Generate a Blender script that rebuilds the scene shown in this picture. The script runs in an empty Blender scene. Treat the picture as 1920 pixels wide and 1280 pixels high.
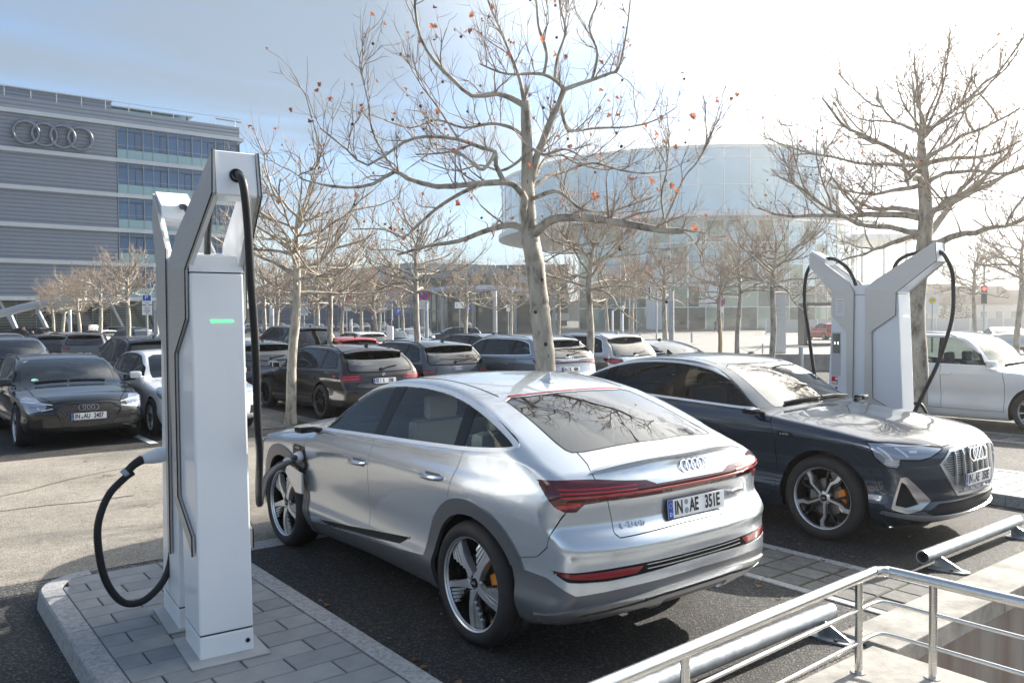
import bpy, bmesh, math, random
import numpy as np
from mathutils import Matrix, Vector
random.seed(7); RNG = np.random.default_rng(11)
R = math.radians
sc = bpy.context.scene
COL = sc.collection
# ------------------------------------------------------------------ camera
CAM_H = 2.027
cam_d = bpy.data.cameras.new('camera'); cam = bpy.data.objects.new('camera', cam_d); COL.objects.link(cam)
cam_d.sensor_width = 36; cam_d.lens = 28.836; cam_d.clip_end = 3000; cam_d.clip_start = .05
PITCH, ROLL = .0276, -.0071
_f = Vector((0, math.cos(PITCH), -math.sin(PITCH))); _r0 = Vector((1, 0, 0)); _u0 = Vector((0, math.sin(PITCH), math.cos(PITCH)))
_r = _r0*math.cos(ROLL)+_u0*math.sin(ROLL); _u = -_r0*math.sin(ROLL)+_u0*math.cos(ROLL)
_m = Matrix((( _r.x, _u.x, -_f.x), (_r.y, _u.y, -_f.y), (_r.z, _u.z, -_f.z))).to_4x4(); _m.translation = (0, 0, CAM_H)
cam.matrix_world = _m
sc.camera = cam
sc.render.resolution_x = 1024; sc.render.resolution_y = 682
# ------------------------------------------------------------------ light: low winter sun from the right, beyond the frame
SUN_AZ, SUN_EL = 52.0, 27.0           # degrees to the right of the view axis, height
to_sun = Vector((math.sin(R(SUN_AZ))*math.cos(R(SUN_EL)), math.cos(R(SUN_AZ))*math.cos(R(SUN_EL)), math.sin(R(SUN_EL))))
sun_d = bpy.data.lights.new('sun', 'SUN'); sun_d.energy = 5.0; sun_d.angle = R(.55); sun_d.color = (1, .93, .82)
sun = bpy.data.objects.new('sun', sun_d); COL.objects.link(sun); sun.rotation_euler = (-to_sun).to_track_quat('-Z', 'Y').to_euler(); sun.location = (20, 20, 30)
w = bpy.data.worlds.new('World'); sc.world = w; w.use_nodes = True
nt = w.node_tree; nt.nodes.clear(); N = nt.nodes.new; L = nt.links.new
out = N('ShaderNodeOutputWorld'); bg = N('ShaderNodeBackground'); bg.inputs['Strength'].default_value = .095; L(bg.outputs[0], out.inputs[0])
sky = N('ShaderNodeTexSky'); sky.sky_type = 'NISHITA'; sky.sun_disc = False; sky.sun_elevation = R(SUN_EL); sky.sun_rotation = R(SUN_AZ)
sky.air_density = 1.0; sky.dust_density = .8; sky.ozone_density = 2.0; sky.altitude = 1500
tc = N('ShaderNodeTexCoord')
mp = N('ShaderNodeMapping'); mp.inputs['Scale'].default_value = (1.0, 1.6, 7.0); mp.inputs['Rotation'].default_value = (0, R(-16), R(25)); L(tc.outputs['Generated'], mp.inputs['Vector'])
nz = N('ShaderNodeTexNoise'); nz.inputs['Scale'].default_value = 1.7; nz.inputs['Detail'].default_value = 7; nz.inputs['Roughness'].default_value = .55; nz.inputs['Distortion'].default_value = .5; L(mp.outputs[0], nz.inputs['Vector'])
rp = N('ShaderNodeMapRange'); rp.inputs[1].default_value = .40; rp.inputs[2].default_value = .62; rp.inputs[3].default_value = .20; rp.inputs[4].default_value = .80; L(nz.outputs['Fac'], rp.inputs[0])
# thin cloud lit from behind: brighter the nearer to the sun
dt = N('ShaderNodeVectorMath'); dt.operation = 'DOT_PRODUCT'; nm = N('ShaderNodeVectorMath'); nm.operation = 'NORMALIZE'; L(tc.outputs['Generated'], nm.inputs[0]); L(nm.outputs[0], dt.inputs[0]); dt.inputs[1].default_value = to_sun
m1 = N('ShaderNodeMapRange'); m1.inputs[1].default_value = .54; m1.inputs[2].default_value = .97; m1.inputs[3].default_value = 0; m1.inputs[4].default_value = 1; L(dt.outputs['Value'], m1.inputs[0])
pw = N('ShaderNodeMath'); pw.operation = 'POWER'; pw.inputs[1].default_value = 1.5; L(m1.outputs[0], pw.inputs[0])
cb = N('ShaderNodeMapRange'); cb.inputs[3].default_value = 2.2; cb.inputs[4].default_value = 19.0; L(pw.outputs[0], cb.inputs[0])
cc = N('ShaderNodeVectorMath'); cc.operation = 'SCALE'; wc = N('ShaderNodeMix'); wc.data_type = 'RGBA'; wc.inputs[6].default_value = (.74, .88, 1.0, 1); wc.inputs[7].default_value = (1.0, .945, .84, 1); L(m1.outputs[0], wc.inputs[0]); L(wc.outputs[2], cc.inputs[0]); L(cb.outputs[0], cc.inputs['Scale'])
fm = N('ShaderNodeMath'); fm.operation = 'MAXIMUM'; L(rp.outputs[0], fm.inputs[0]); L(pw.outputs[0], fm.inputs[1])
mx = N('ShaderNodeMix'); mx.data_type = 'RGBA'; L(fm.outputs[0], mx.inputs[0]); L(sky.outputs[0], mx.inputs[6]); L(cc.outputs[0], mx.inputs[7]); L(mx.outputs[2], bg.inputs[0])
sc.view_settings.view_transform = 'Standard'; sc.view_settings.look = 'None'; sc.view_settings.gamma = 1; sc.view_settings.use_curve_mapping = False
sc.view_settings.exposure = 1.38
# ------------------------------------------------------------------ bay coordinates: u along the parking bays, v across them
YAW = R(128.0); OX, OY = -.4268, 6.7803
CU, SU = math.cos(YAW), math.sin(YAW)
def W(u, v, z=0.0): return Vector((OX+u*CU-v*SU, OY+u*SU+v*CU, z))
def at(px, py, D):
    """point D metres ahead of the eye point, seen in the direction of photograph pixel (px, py)"""
    x, y = px-960, py-640
    a = x*math.cos(ROLL)+y*math.sin(ROLL); b = -x*math.sin(ROLL)+y*math.cos(ROLL); f = 1537.9
    d = _r0*a+_f*f-_u0*b
    return Vector((0, 0, CAM_H))+d*(D/d.y)
def gx(px, D): p = at(px, 597, D); return Vector((p.x, p.y, 0))
# ------------------------------------------------------------------ materials
MATS = {}
def mat(name, col, rough=.6, metal=0.0, var=0.0, vscale=6.0, bump=0.0, bscale=60.0, coat=0.0, spec=.5, trans=0.0, alpha=1.0, emit=None, estr=0.0, col2=None, det=6, flake=0.0, rvar=0.0, ior=1.45, mapscale=None):
    if name in MATS: return MATS[name]
    m = bpy.data.materials.new(name); m.use_nodes = True; t = m.node_tree; b = t.nodes['Principled BSDF']; N = t.nodes.new; L = t.links.new
    b.inputs['Base Color'].default_value = (*col, 1); b.inputs['Roughness'].default_value = rough; b.inputs['Metallic'].default_value = metal
    b.inputs['Specular IOR Level'].default_value = spec; b.inputs['IOR'].default_value = ior
    if coat: b.inputs['Coat Weight'].default_value = coat; b.inputs['Coat Roughness'].default_value = .03
    if trans: b.inputs['Transmission Weight'].default_value = trans
    if alpha < 1: b.inputs['Alpha'].default_value = alpha
    if emit: b.inputs['Emission Color'].default_value = (*emit, 1); b.inputs['Emission Strength'].default_value = estr
    tc = N('ShaderNodeTexCoord'); src = tc.outputs['Object']
    if mapscale: mp = N('ShaderNodeMapping'); mp.inputs['Scale'].default_value = mapscale; L(src, mp.inputs[0]); src = mp.outputs[0]
    if var or col2 or rvar:
        n = N('ShaderNodeTexNoise'); n.inputs['Scale'].default_value = vscale; n.inputs['Detail'].default_value = det; n.inputs['Roughness'].default_value = .62; L(src, n.inputs['Vector'])
        if var or col2:
            r = N('ShaderNodeValToRGB'); c2 = col2 if col2 else tuple(min(1, c*(1+var)) for c in col); c1 = col if col2 else tuple(c*(1-var) for c in col)
            r.color_ramp.elements[0].position = .32; r.color_ramp.elements[1].position = .68; r.color_ramp.elements[0].color = (*c1, 1); r.color_ramp.elements[1].color = (*c2, 1)
            L(n.outputs['Fac'], r.inputs[0]); L(r.outputs[0], b.inputs['Base Color'])
        if rvar:
            q = N('ShaderNodeMapRange'); q.inputs[1].default_value = .3; q.inputs[2].default_value = .7; q.inputs[3].default_value = max(0, rough-rvar); q.inputs[4].default_value = rough+rvar; L(n.outputs['Fac'], q.inputs[0]); L(q.outputs[0], b.inputs['Roughness'])
    if bump or flake:
        n2 = N('ShaderNodeTexNoise'); n2.inputs['Scale'].default_value = bscale; n2.inputs['Detail'].default_value = 4; L(src, n2.inputs['Vector'])
        bp = N('ShaderNodeBump'); bp.inputs['Strength'].default_value = bump or flake; bp.inputs['Distance'].default_value = .01; L(n2.outputs['Fac'], bp.inputs['Height']); L(bp.outputs[0], b.inputs['Normal'])
    MATS[name] = m; return m
def paint(name, col, metal=.75, rough=.32):
    m = mat(name, col, rough=rough+.02, metal=metal, coat=1.0)
    return m
def glass(name, tint, refl=.0):
    """thin pane: tinted see-through plus mirror reflection by angle"""
    if name in MATS: return MATS[name]
    m = bpy.data.materials.new(name); m.use_nodes = True; t = m.node_tree; t.nodes.clear(); N = t.nodes.new; L = t.links.new
    o = N('ShaderNodeOutputMaterial'); tr = N('ShaderNodeBsdfTransparent'); tr.inputs[0].default_value = (*tint, 1)
    g = N('ShaderNodeBsdfGlossy'); g.inputs['Roughness'].default_value = .02; g.inputs[0].default_value = (1, 1, 1, 1)
    f = N('ShaderNodeFresnel'); f.inputs['IOR'].default_value = 1.48
    a = N('ShaderNodeMath'); a.operation = 'MULTIPLY_ADD'; a.inputs[1].default_value = 1.0; a.inputs[2].default_value = refl; a.use_clamp = True; L(f.outputs[0], a.inputs[0])
    mx = N('ShaderNodeMixShader'); L(a.outputs[0], mx.inputs[0]); L(tr.outputs[0], mx.inputs[1]); L(g.outputs[0], mx.inputs[2]); L(mx.outputs[0], o.inputs[0])
    MATS[name] = m; return m
# ------------------------------------------------------------------ mesh helpers
def nm_ok(o, label=None, cat=None, group=None, kind=None):
    if label: o['label'] = label
    if cat: o['category'] = cat
    if group: o['group'] = group
    if kind: o['kind'] = kind
    return o
tag = nm_ok
def empty(name, loc=(0, 0, 0), rz=0.0, label=None, cat=None, group=None):
    o = bpy.data.objects.new(name, None); COL.objects.link(o); o.location = loc; o.rotation_euler = (0, 0, rz); o.empty_display_size = .2
    return tag(o, label, cat, group)
def link(name, me, m=None, parent=None, loc=None, rot=None):
    if m is not None and not me.materials: me.materials.append(m)
    o = bpy.data.objects.new(name, me); COL.objects.link(o)
    if parent: o.parent = parent
    if loc is not None: o.location = loc
    if rot is not None: o.rotation_euler = rot
    return o
def mesh_np(name, V, F, m=None, smooth=True, normals=None):
    V = np.asarray(V, np.float32); F = np.asarray(F, np.int32); me = bpy.data.meshes.new(name); k = F.shape[1]
    me.vertices.add(len(V)); me.vertices.foreach_set('co', V.ravel()); me.loops.add(F.size); me.loops.foreach_set('vertex_index', F.ravel())
    me.polygons.add(len(F)); me.polygons.foreach_set('loop_start', np.arange(0, F.size, k, dtype=np.int32)); me.polygons.foreach_set('loop_total', np.full(len(F), k, np.int32))
    me.polygons.foreach_set('use_smooth', np.full(len(F), smooth)); me.update(calc_edges=True); me.validate()
    if normals is not None and len(me.polygons) == len(F): me.normals_split_custom_set_from_vertices(np.asarray(normals, float).tolist())
    if m: me.materials.append(m)
    return me
class MB:
    """collects simple shapes into one mesh"""
    def __init__(s): s.v = []; s.f = []; s.sm = []
    def add(s, vs, fs, smooth=False):
        b = len(s.v); s.v += [tuple(v) for v in vs]; s.f += [tuple(i+b for i in f) for f in fs]; s.sm += [smooth]*len(fs); return s
    def box(s, c, d, rz=0.0, M=None):
        hx, hy, hz = d[0]/2, d[1]/2, d[2]/2; cr, sr = math.cos(rz), math.sin(rz); vs = []
        for z in (-hz, hz):
            for x, y in ((-hx, -hy), (hx, -hy), (hx, hy), (-hx, hy)):
                p = Vector((c[0]+x*cr-y*sr, c[1]+x*sr+y*cr, c[2]+z)); vs.append(M @ p if M else p)
        return s.add(vs, [(3, 2, 1, 0), (4, 5, 6, 7), (0, 1, 5, 4), (1, 2, 6, 5), (2, 3, 7, 6), (3, 0, 4, 7)])
    def bbox(s, c, d, r=.01, rz=0.0, M=None):
        """box with chamfered edges"""
        hx, hy, hz = d[0]/2, d[1]/2, d[2]/2; r = min(r, hx*.95, hy*.95, hz*.95); bm = bmesh.new(); bmesh.ops.create_cube(bm, size=1)
        for v in bm.verts: v.co = Vector((v.co.x*d[0], v.co.y*d[1], v.co.z*d[2]))
        bmesh.ops.bevel(bm, geom=bm.edges[:], offset=r, segments=2, affect='EDGES', profile=.6)
        T = Matrix.Translation(c) @ Matrix.Rotation(rz, 4, 'Z'); T = M @ T if M else T
        bm.verts.index_update(); s.add([T @ v.co for v in bm.verts], [[v.index for v in f.verts] for f in bm.faces]); bm.free(); return s
    def prism(s, poly, axis, a, b, M=None, smooth=False):
        """extrude 2-D polygon; axis 'y' => poly (x,z) from y=a to b; 'z' => (x,y); 'x' => (y,z)"""
        n = len(poly); f = {'y': lambda p, t: (p[0], t, p[1]), 'z': lambda p, t: (p[0], p[1], t), 'x': lambda p, t: (t, p[0], p[1])}[axis]
        vs = [Vector(f(p, a)) for p in poly]+[Vector(f(p, b)) for p in poly]
        if M: vs = [M @ v for v in vs]
        return s.add(vs, [tuple(range(n-1, -1, -1)), tuple(range(n, 2*n))], False).add(vs, [(i, (i+1) % n, n+(i+1) % n, n+i) for i in range(n)], smooth)
    def tube(s, pts, r, seg=10, cap=True, smooth=True):
        P = [Vector(p) for p in pts]; n = len(P); rr = r if hasattr(r, '__len__') else [r]*n; vs = []
        T = [(P[min(i+1, n-1)]-P[max(i-1, 0)]).normalized() for i in range(n)]
        a = T[0].orthogonal().normalized()
        for i in range(n):
            if i: a = (a-T[i]*a.dot(T[i])); a = a.normalized() if a.length > 1e-6 else T[i].orthogonal().normalized()
            b = T[i].cross(a)
            for k in range(seg):
                t = 2*math.pi*k/seg; vs.append(P[i]+(a*math.cos(t)+b*math.sin(t))*rr[i])
        s.add(vs, [(i*seg+k, i*seg+(k+1) % seg, (i+1)*seg+(k+1) % seg, (i+1)*seg+k) for i in range(n-1) for k in range(seg)], smooth)
        if cap: s.add(vs[:seg], [tuple(range(seg-1, -1, -1))]); s.add(vs[-seg:], [tuple(range(seg))])
        return s
    def cyl(s, a, b, r, seg=16, r2=None): return s.tube([a, b], [r, r if r2 is None else r2], seg)
    def lathe(s, prof, seg=32, M=None, axis='z', closed=False):
        """prof: list of (r, h) turned about the axis"""
        n = len(prof); vs = []
        for k in range(seg):
            t = 2*math.pi*k/seg; c, q = math.cos(t), math.sin(t)
            for r, h in prof:
                p = Vector((r*c, r*q, h) if axis == 'z' else (r*c, h, r*q)); vs.append(M @ p if M else p)
        m = n if closed else n-1
        return s.add(vs, [(k*n+i, ((k+1) % seg)*n+i, ((k+1) % seg)*n+(i+1) % n, k*n+(i+1) % n)[::(1 if axis == 'z' else -1)] for k in range(seg) for i in range(m)], True)
    def torus(s, c, R_, r, seg=32, s2=8, M=None, axis='x', flat=1.0):
        vs = []
        for k in range(seg):
            t = 2*math.pi*k/seg
            for j in range(s2):
                q = 2*math.pi*j/s2; rad = R_+r*math.cos(q); h = r*math.sin(q)*flat
                p = (h, rad*math.cos(t), rad*math.sin(t)) if axis == 'x' else ((rad*math.cos(t), h, rad*math.sin(t)) if axis == 'y' else (rad*math.cos(t), rad*math.sin(t), h))
                p = Vector(p)+Vector(c); vs.append(M @ p if M else p)
        return s.add(vs, [(k*s2+j, ((k+1) % seg)*s2+j, ((k+1) % seg)*s2+(j+1) % s2, k*s2+(j+1) % s2) for k in range(seg) for j in range(s2)], True)
    def mesh(s, name, m=None, flip=False):
        me = bpy.data.meshes.new(name); me.from_pydata(s.v, [], s.f); me.polygons.foreach_set('use_smooth', s.sm)
        me.update()
        bm = bmesh.new(); bm.from_mesh(me); bmesh.ops.remove_doubles(bm, verts=bm.verts, dist=1e-6); bmesh.ops.recalc_face_normals(bm, faces=bm.faces); bm.to_mesh(me); bm.free()
        if any(s.sm):
            try: me.set_sharp_from_angle(angle=R(42))
            except Exception: pass
        if m: me.materials.append(m)
        return me
    def obj(s, name, m=None, parent=None, loc=None, rot=None): return link(name, s.mesh(name, m), None, parent, loc, rot)
def text_mesh(txt, size, depth=.001, spacing=1.0, xscale=1.0, bold=0.0):
    c = bpy.data.curves.new('txt', 'FONT'); c.body = txt; c.size = size; c.extrude = depth; c.align_x = 'CENTER'; c.align_y = 'CENTER'; c.space_character = spacing; c.resolution_u = 3; c.offset = bold
    o = bpy.data.objects.new('txt', c); me = bpy.data.meshes.new_from_object(o); bpy.data.objects.remove(o)
    me.transform(Matrix.Diagonal((xscale, 1, 1, 1))); return me
def text_obj(name, txt, size, m, parent, M, depth=.001, spacing=1.0, xscale=1.0, bold=0.0):
    """M maps text plane (x right, y up, z towards reader) into the parent's space"""
    me = text_mesh(txt, size, depth, spacing, xscale, bold); me.transform(M); me.materials.append(m); return link(name, me, None, parent)
def frame(o, right, up):
    r = Vector(right).normalized(); u = Vector(up).normalized(); n = r.cross(u)
    m = Matrix(((r.x, u.x, n.x), (r.y, u.y, n.y), (r.z, u.z, n.z))).to_4x4(); m.translation = Vector(o); return m
def smooth_path(pts, n=8):
    P = [Vector(p) for p in pts]; o = []
    for i in range(len(P)-1):
        a = P[max(i-1, 0)]; b = P[i]; c = P[i+1]; d = P[min(i+2, len(P)-1)]
        for k in range(n):
            t = k/n; o.append(.5*((2*b)+(c-a)*t+(2*a-5*b+4*c-d)*t*t+(3*b-a-3*c+d)*t**3))
    o.append(P[-1]); return o
# ------------------------------------------------------------------ car body surface (implicit, numpy)
def smax(a, b, k):
    h = np.maximum(k-np.abs(a-b), 0.0)/k
    return np.maximum(a, b)+h*h*k*0.25
def cub(x, xs, ys):
    """smooth monotone-ish cubic (finite difference tangents) through knots, xs ascending"""
    xs = np.asarray(xs, float); ys = np.asarray(ys, float)
    x = np.clip(x, xs[0], xs[-1])
    i = np.clip(np.searchsorted(xs, x, side='right')-1, 0, len(xs)-2)
    h = np.diff(xs); d = np.diff(ys)/h
    m = np.zeros(len(xs)); m[1:-1] = (d[:-1]*h[1:]+d[1:]*h[:-1])/(h[1:]+h[:-1]); m[0] = d[0]; m[-1] = d[-1]
    t = (x-xs[i])/h[i]
    return ((2*t**3-3*t**2+1)*ys[i]+(t**3-2*t**2+t)*h[i]*m[i]+(-2*t**3+3*t**2)*ys[i+1]+(t**3-t**2)*h[i]*m[i+1])
def kn(tbl):
    o = []
    for t in sorted(tbl):
        if not o or t[0]-o[-1][0] > .012: o.append(t)
    tbl = o; return [p[0] for p in tbl], [p[1] for p in tbl]
class Body:
    def __init__(s, sp):
        s.sp = sp
        s.top = kn(sp['top']); s.W = kn(sp['W']); s.belt = kn(sp['belt']); s.sec = kn(sp['sec'])
        s.front = kn(sp['front']); s.rear = kn(sp['rear']); s.bot = kn(sp['bot'])
        g = np.linspace(s.top[0][0], s.top[0][-1], 400); z = cub(g, *s.top)
        sl = np.gradient(z, g); s._gx = g; s._gs = 1/np.sqrt(1+np.clip(sl, -3, 3)**2)
    def sideY(s, x, z):
        zb = cub(x, *s.belt); e_ = z-(zb-.03); up = .5*((z-zb)+np.sqrt((z-zb)**2+.0006))-.012*np.exp(-((z-zb)/.05)**2); up = np.maximum(up, 0)
        return cub(x, *s.W)+cub(zb-.03+.5*(e_-np.sqrt(e_*e_+.0012)), *s.sec)-(s.sp.get('tumble', .42)*up+s.sp.get('tcurve', .10)*up*up)
    def F(s, x, y, z):
        sp = s.sp; ay = np.abs(y)
        zb = cub(x, *s.belt)
        W = cub(x, *s.W)
        tb = sp.get('tumble', .42)
        e_ = z-(zb-.03); side = W+cub(zb-.03+.5*(e_-np.sqrt(e_*e_+.0012)), *s.sec)
        up = .5*((z-zb)+np.sqrt((z-zb)**2+.0006))-.012*np.exp(-((z-zb)/.05)**2); up = np.maximum(up, 0)
        cur = sp.get('tcurve', .10)
        Y = side-(tb*up+cur*up*up)
        # soft step at the belt
        fy = (ay-Y)*(1-.08*np.clip((z-zb+.04)/.08, 0, 1))
        for (bx, bz, rx, rz, a) in sp.get('bulge', []):
            fy = fy-a*np.exp(-((x-bx)/rx)**2-((z-bz)/rz)**2)
        xs = x+sp.get('xsweep', .16)*(ay/.8)**2*np.where(x > -.2, 1, -.0)*np.clip((x+.2)/.8, 0, 1)
        xs = xs-sp.get('xsweepr', .10)*(ay/.8)**2*np.clip((-x-.6)/.8, 0, 1)
        zt = cub(xs, *s.top)
        hood = np.clip((x-.7)/.5, 0, 1)
        crown = sp.get('crown', .03)*(ay/.65)**2*(1-hood)+sp.get('hcrown', .045)*(ay/.8)**2.5*hood
        crown = crown+sp.get('rcrown', .03)*(ay/.8)**2*np.clip((-x-1.3)/.6, 0, 1)
        ft = (z-(zt-crown))*np.interp(xs, s._gx, s._gs)
        for (bx, by, rx, ry, a) in sp.get('tbulge', []):
            ft = ft-a*np.exp(-((x-bx)/rx)**2-((ay-by)/ry)**2)
        ff = x-(cub(z, *s.front)-sp.get('fround', .34)*(ay/.95)**sp.get('fpow', 3.2))
        fr = (cub(z, *s.rear)+sp.get('rround', .22)*(ay/.93)**sp.get('rpow', 3.4))-x
        fb = cub(x, *s.bot)-z
        k = sp.get('k', .07)
        r = smax(fy, ft, k)
        r = smax(r, ff*.9, sp.get('kf', .09))
        r = smax(r, fr*.9, sp.get('kr', .07))
        return smax(r, fb, .06)
    def grad(s, P, e=1.5e-3):
        x, y, z = P[:, 0], P[:, 1], P[:, 2]
        return np.stack([s.F(x+e, y, z)-s.F(x-e, y, z), s.F(x, y+e, z)-s.F(x, y-e, z), s.F(x, y, z+e)-s.F(x, y, z-e)], 1)/(2*e)
    def project(s, P, n=5, keep_y0=None):
        for _ in range(n):
            f = s.F(P[:, 0], P[:, 1], P[:, 2]); g = s.grad(P)
            if keep_y0 is not None: g[keep_y0, 1] = 0
            d = (f/np.maximum((g**2).sum(1), .05))[:, None]*g
            l = np.linalg.norm(d, axis=1)[:, None]
            P = P-d*np.minimum(1, .04/np.maximum(l, 1e-9))
        return P
    def normals(s, P):
        g = s.grad(P, 2.5e-3); y0 = np.abs(P[:, 1]) < 1e-6; g[y0, 1] = 0
        return g/np.maximum(np.linalg.norm(g, axis=1), 1e-9)[:, None]
    def mesh(s, res):
        sp = s.sp
        xs = np.arange(s.rear[1] and min(s.rear[1])-.06, max(s.front[1])+.1, res)
        ys = np.arange(-1.5*res, max(s.W[1])+.12, res); zs = np.arange(min(s.bot[1])-.06, max(s.top[1])+.08, res)
        X, Y, Z = np.meshgrid(xs, ys, zs, indexing='ij')
        v = s.F(X, Y, Z); ins = v < 0
        c = ins[:-1, :-1, :-1].astype(np.int8)
        n = c.copy()
        for a, b, d in ((1, 0, 0), (0, 1, 0), (0, 0, 1), (1, 1, 0), (1, 0, 1), (0, 1, 1), (1, 1, 1)):
            n += ins[a:ins.shape[0]-1+a, b:ins.shape[1]-1+b, d:ins.shape[2]-1+d]
        act = (n > 0) & (n < 8)
        idx = -np.ones(act.shape, int); idx[act] = np.arange(act.sum())
        I = np.argwhere(act)
        acc = np.zeros(act.shape+(3,)); num = np.zeros(act.shape)
        for ax in range(3):
            sl0 = [slice(None)]*3; sl1 = [slice(None)]*3; sl0[ax] = slice(0, -1); sl1[ax] = slice(1, None)
            v0 = v[tuple(sl0)]; v1 = v[tuple(sl1)]; cr = (v0 < 0) != (v1 < 0); J = np.argwhere(cr); tt = v0[cr]/(v0[cr]-v1[cr])
            p = np.stack([xs[J[:, 0]], ys[J[:, 1]], zs[J[:, 2]]], 1); p[:, ax] += tt*res
            o1, o2 = [a for a in range(3) if a != ax]
            for d1 in (0, 1):
                for d2 in (0, 1):
                    K = J.copy(); K[:, o1] -= d1; K[:, o2] -= d2
                    ok = (K >= 0).all(1) & (K < np.array(act.shape)).all(1); Kk = tuple(K[ok].T); np.add.at(acc, Kk, p[ok]); np.add.at(num, Kk, 1)
        P = acc[act]/np.maximum(num[act], 1)[:, None]
        P = s.project(P, 4)
        Q = []
        def quads(cr, flip, sl):
            a = [idx[t][cr] for t in sl]
            q = np.stack(a, 1); f = flip[cr]
            q[f] = q[f][:, ::-1]
            Q.append(q[(q >= 0).all(1)])
        e = ins[:-1, 1:-1, 1:-1] != ins[1:, 1:-1, 1:-1]
        quads(e, ~ins[:-1, 1:-1, 1:-1], [np.s_[:, :-1, :-1], np.s_[:, 1:, :-1], np.s_[:, 1:, 1:], np.s_[:, :-1, 1:]])
        e = ins[1:-1, :-1, 1:-1] != ins[1:-1, 1:, 1:-1]
        quads(e, ins[1:-1, :-1, 1:-1], [np.s_[:-1, :, :-1], np.s_[1:, :, :-1], np.s_[1:, :, 1:], np.s_[:-1, :, 1:]])
        e = ins[1:-1, 1:-1, :-1] != ins[1:-1, 1:-1, 1:]
        quads(e, ~ins[1:-1, 1:-1, :-1], [np.s_[:-1, :-1, :], np.s_[1:, :-1, :], np.s_[1:, 1:, :], np.s_[:-1, 1:, :]])
        Q = np.concatenate(Q)
        T = np.concatenate([Q[:, [0, 1, 2]], Q[:, [0, 2, 3]]])
        return P, T
def cut(V, T, g, tol=3e-4):
    """split triangles along g=0 (g per vertex, linear); returns V,T,parent-safe arrays and list of new verts' range"""
    g = np.where(np.abs(g) < tol, 0.0, g)
    s = np.sign(g)[T]
    mix = (s.max(1) > 0) & (s.min(1) < 0)
    if not mix.any(): return V, T, len(V)
    Tm = T[mix]; keep = T[~mix]
    E = np.concatenate([Tm[:, [0, 1]], Tm[:, [1, 2]], Tm[:, [2, 0]]]); E.sort(axis=1)
    ge = g[E]; cr = (ge[:, 0]*ge[:, 1]) < 0
    Eu, inv = np.unique(E[cr], axis=0, return_inverse=True); inv = inv.ravel()
    t = (g[Eu[:, 0]]/(g[Eu[:, 0]]-g[Eu[:, 1]]))[:, None]
    nv = V[Eu[:, 0]]*(1-t)+V[Eu[:, 1]]*t
    base = len(V); V2 = np.concatenate([V, nv])
    m = -np.ones(len(E), int); m[cr] = base+inv
    m = m.reshape(3, -1).T      # per tri: new vert on edge 01,12,20
    out = [keep]
    nc = (m >= 0).sum(1)
    # two crossed edges: rotate so crossed edges are e0 (01) and e2 (20): lone vertex 0
    a = nc == 2
    if a.any():
        Ta = Tm[a]; ma = m[a]
        for r in range(3):
            sel = (ma[:, r] >= 0) & (ma[:, (r+2) % 3] >= 0)
            t_ = Ta[sel]; p = t_[:, r]; q = t_[:, (r+1) % 3]; w = t_[:, (r+2) % 3]
            e0 = ma[sel, r]; e2 = ma[sel, (r+2) % 3]
            out += [np.stack([p, e0, e2], 1), np.stack([e0, q, w], 1), np.stack([e0, w, e2], 1)]
    b = nc == 1
    if b.any():
        Tb = Tm[b]; mb = m[b]
        for r in range(3):
            sel = mb[:, r] >= 0
            t_ = Tb[sel]; p = t_[:, r]; q = t_[:, (r+1) % 3]; w = t_[:, (r+2) % 3]; e0 = mb[sel, r]
            out += [np.stack([p, e0, w], 1), np.stack([e0, q, w], 1)]
    return V2, np.concatenate(out), base
def sdf(px, py, poly):
    """signed distance to a closed polygon, negative inside"""
    P = np.asarray(poly, float); n = len(P); d = np.full(px.shape, 1e9); s = np.ones(px.shape)
    for i in range(n):
        a = P[i]; b = P[i-1]; e = b-a; wx = px-a[0]; wy = py-a[1]
        t = np.clip((wx*e[0]+wy*e[1])/max(e@e, 1e-12), 0, 1)
        bx = wx-e[0]*t; by = wy-e[1]*t; d = np.minimum(d, bx*bx+by*by)
        c1 = py >= a[1]; c2 = py < b[1]; c3 = e[0]*wy > e[1]*wx
        s = np.where((c1 & c2 & c3) | (~c1 & ~c2 & ~c3), -s, s)
    return s*np.sqrt(d)
def dline(px, py, pts):
    d = np.full(px.shape, 1e9)
    for a, b in zip(pts[:-1], pts[1:]):
        a = np.array(a, float); e = np.array(b, float)-a; wx = px-a[0]; wy = py-a[1]
        t = np.clip((wx*e[0]+wy*e[1])/max(e@e, 1e-12), 0, 1)
        d = np.minimum(d, (wx-e[0]*t)**2+(wy-e[1]*t)**2)
    return np.sqrt(d)
def sline(px, py, pts):
    d = np.full(px.shape, 1e9); sg = np.ones(px.shape)
    for a, b in zip(pts[:-1], pts[1:]):
        a = np.array(a, float); e = np.array(b, float)-a; wx = px-a[0]; wy = py-a[1]
        t = np.clip((wx*e[0]+wy*e[1])/max(e@e, 1e-12), 0, 1); q = (wx-e[0]*t)**2+(wy-e[1]*t)**2
        m = q < d-1e-12; d = np.where(m, q, d); sg = np.where(m, np.sign(e[0]*wy-e[1]*wx), sg)
    return np.sqrt(d)*np.where(sg == 0, 1, sg)
def rounded(poly, n=2, q=.25):
    """chaikin corner rounding of a closed polygon"""
    P = np.asarray(poly, float)
    for _ in range(n):
        N = np.roll(P, -1, 0); P = np.stack([P*(1-q)+N*q, P*q+N*(1-q)], 1).reshape(-1, 2)
    return P
def proj2(kind, V):
    x, y, z = V[:, 0], V[:, 1], V[:, 2]
    if kind == 'side': return x, z, np.full(len(V), -9.0)
    if kind == 'top': return x, np.abs(y), np.full(len(V), -9.0)
    if kind == 'front': return np.abs(y), z, 1.2-x
    if kind == 'rear': return np.abs(y), z, x+1.2
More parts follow.
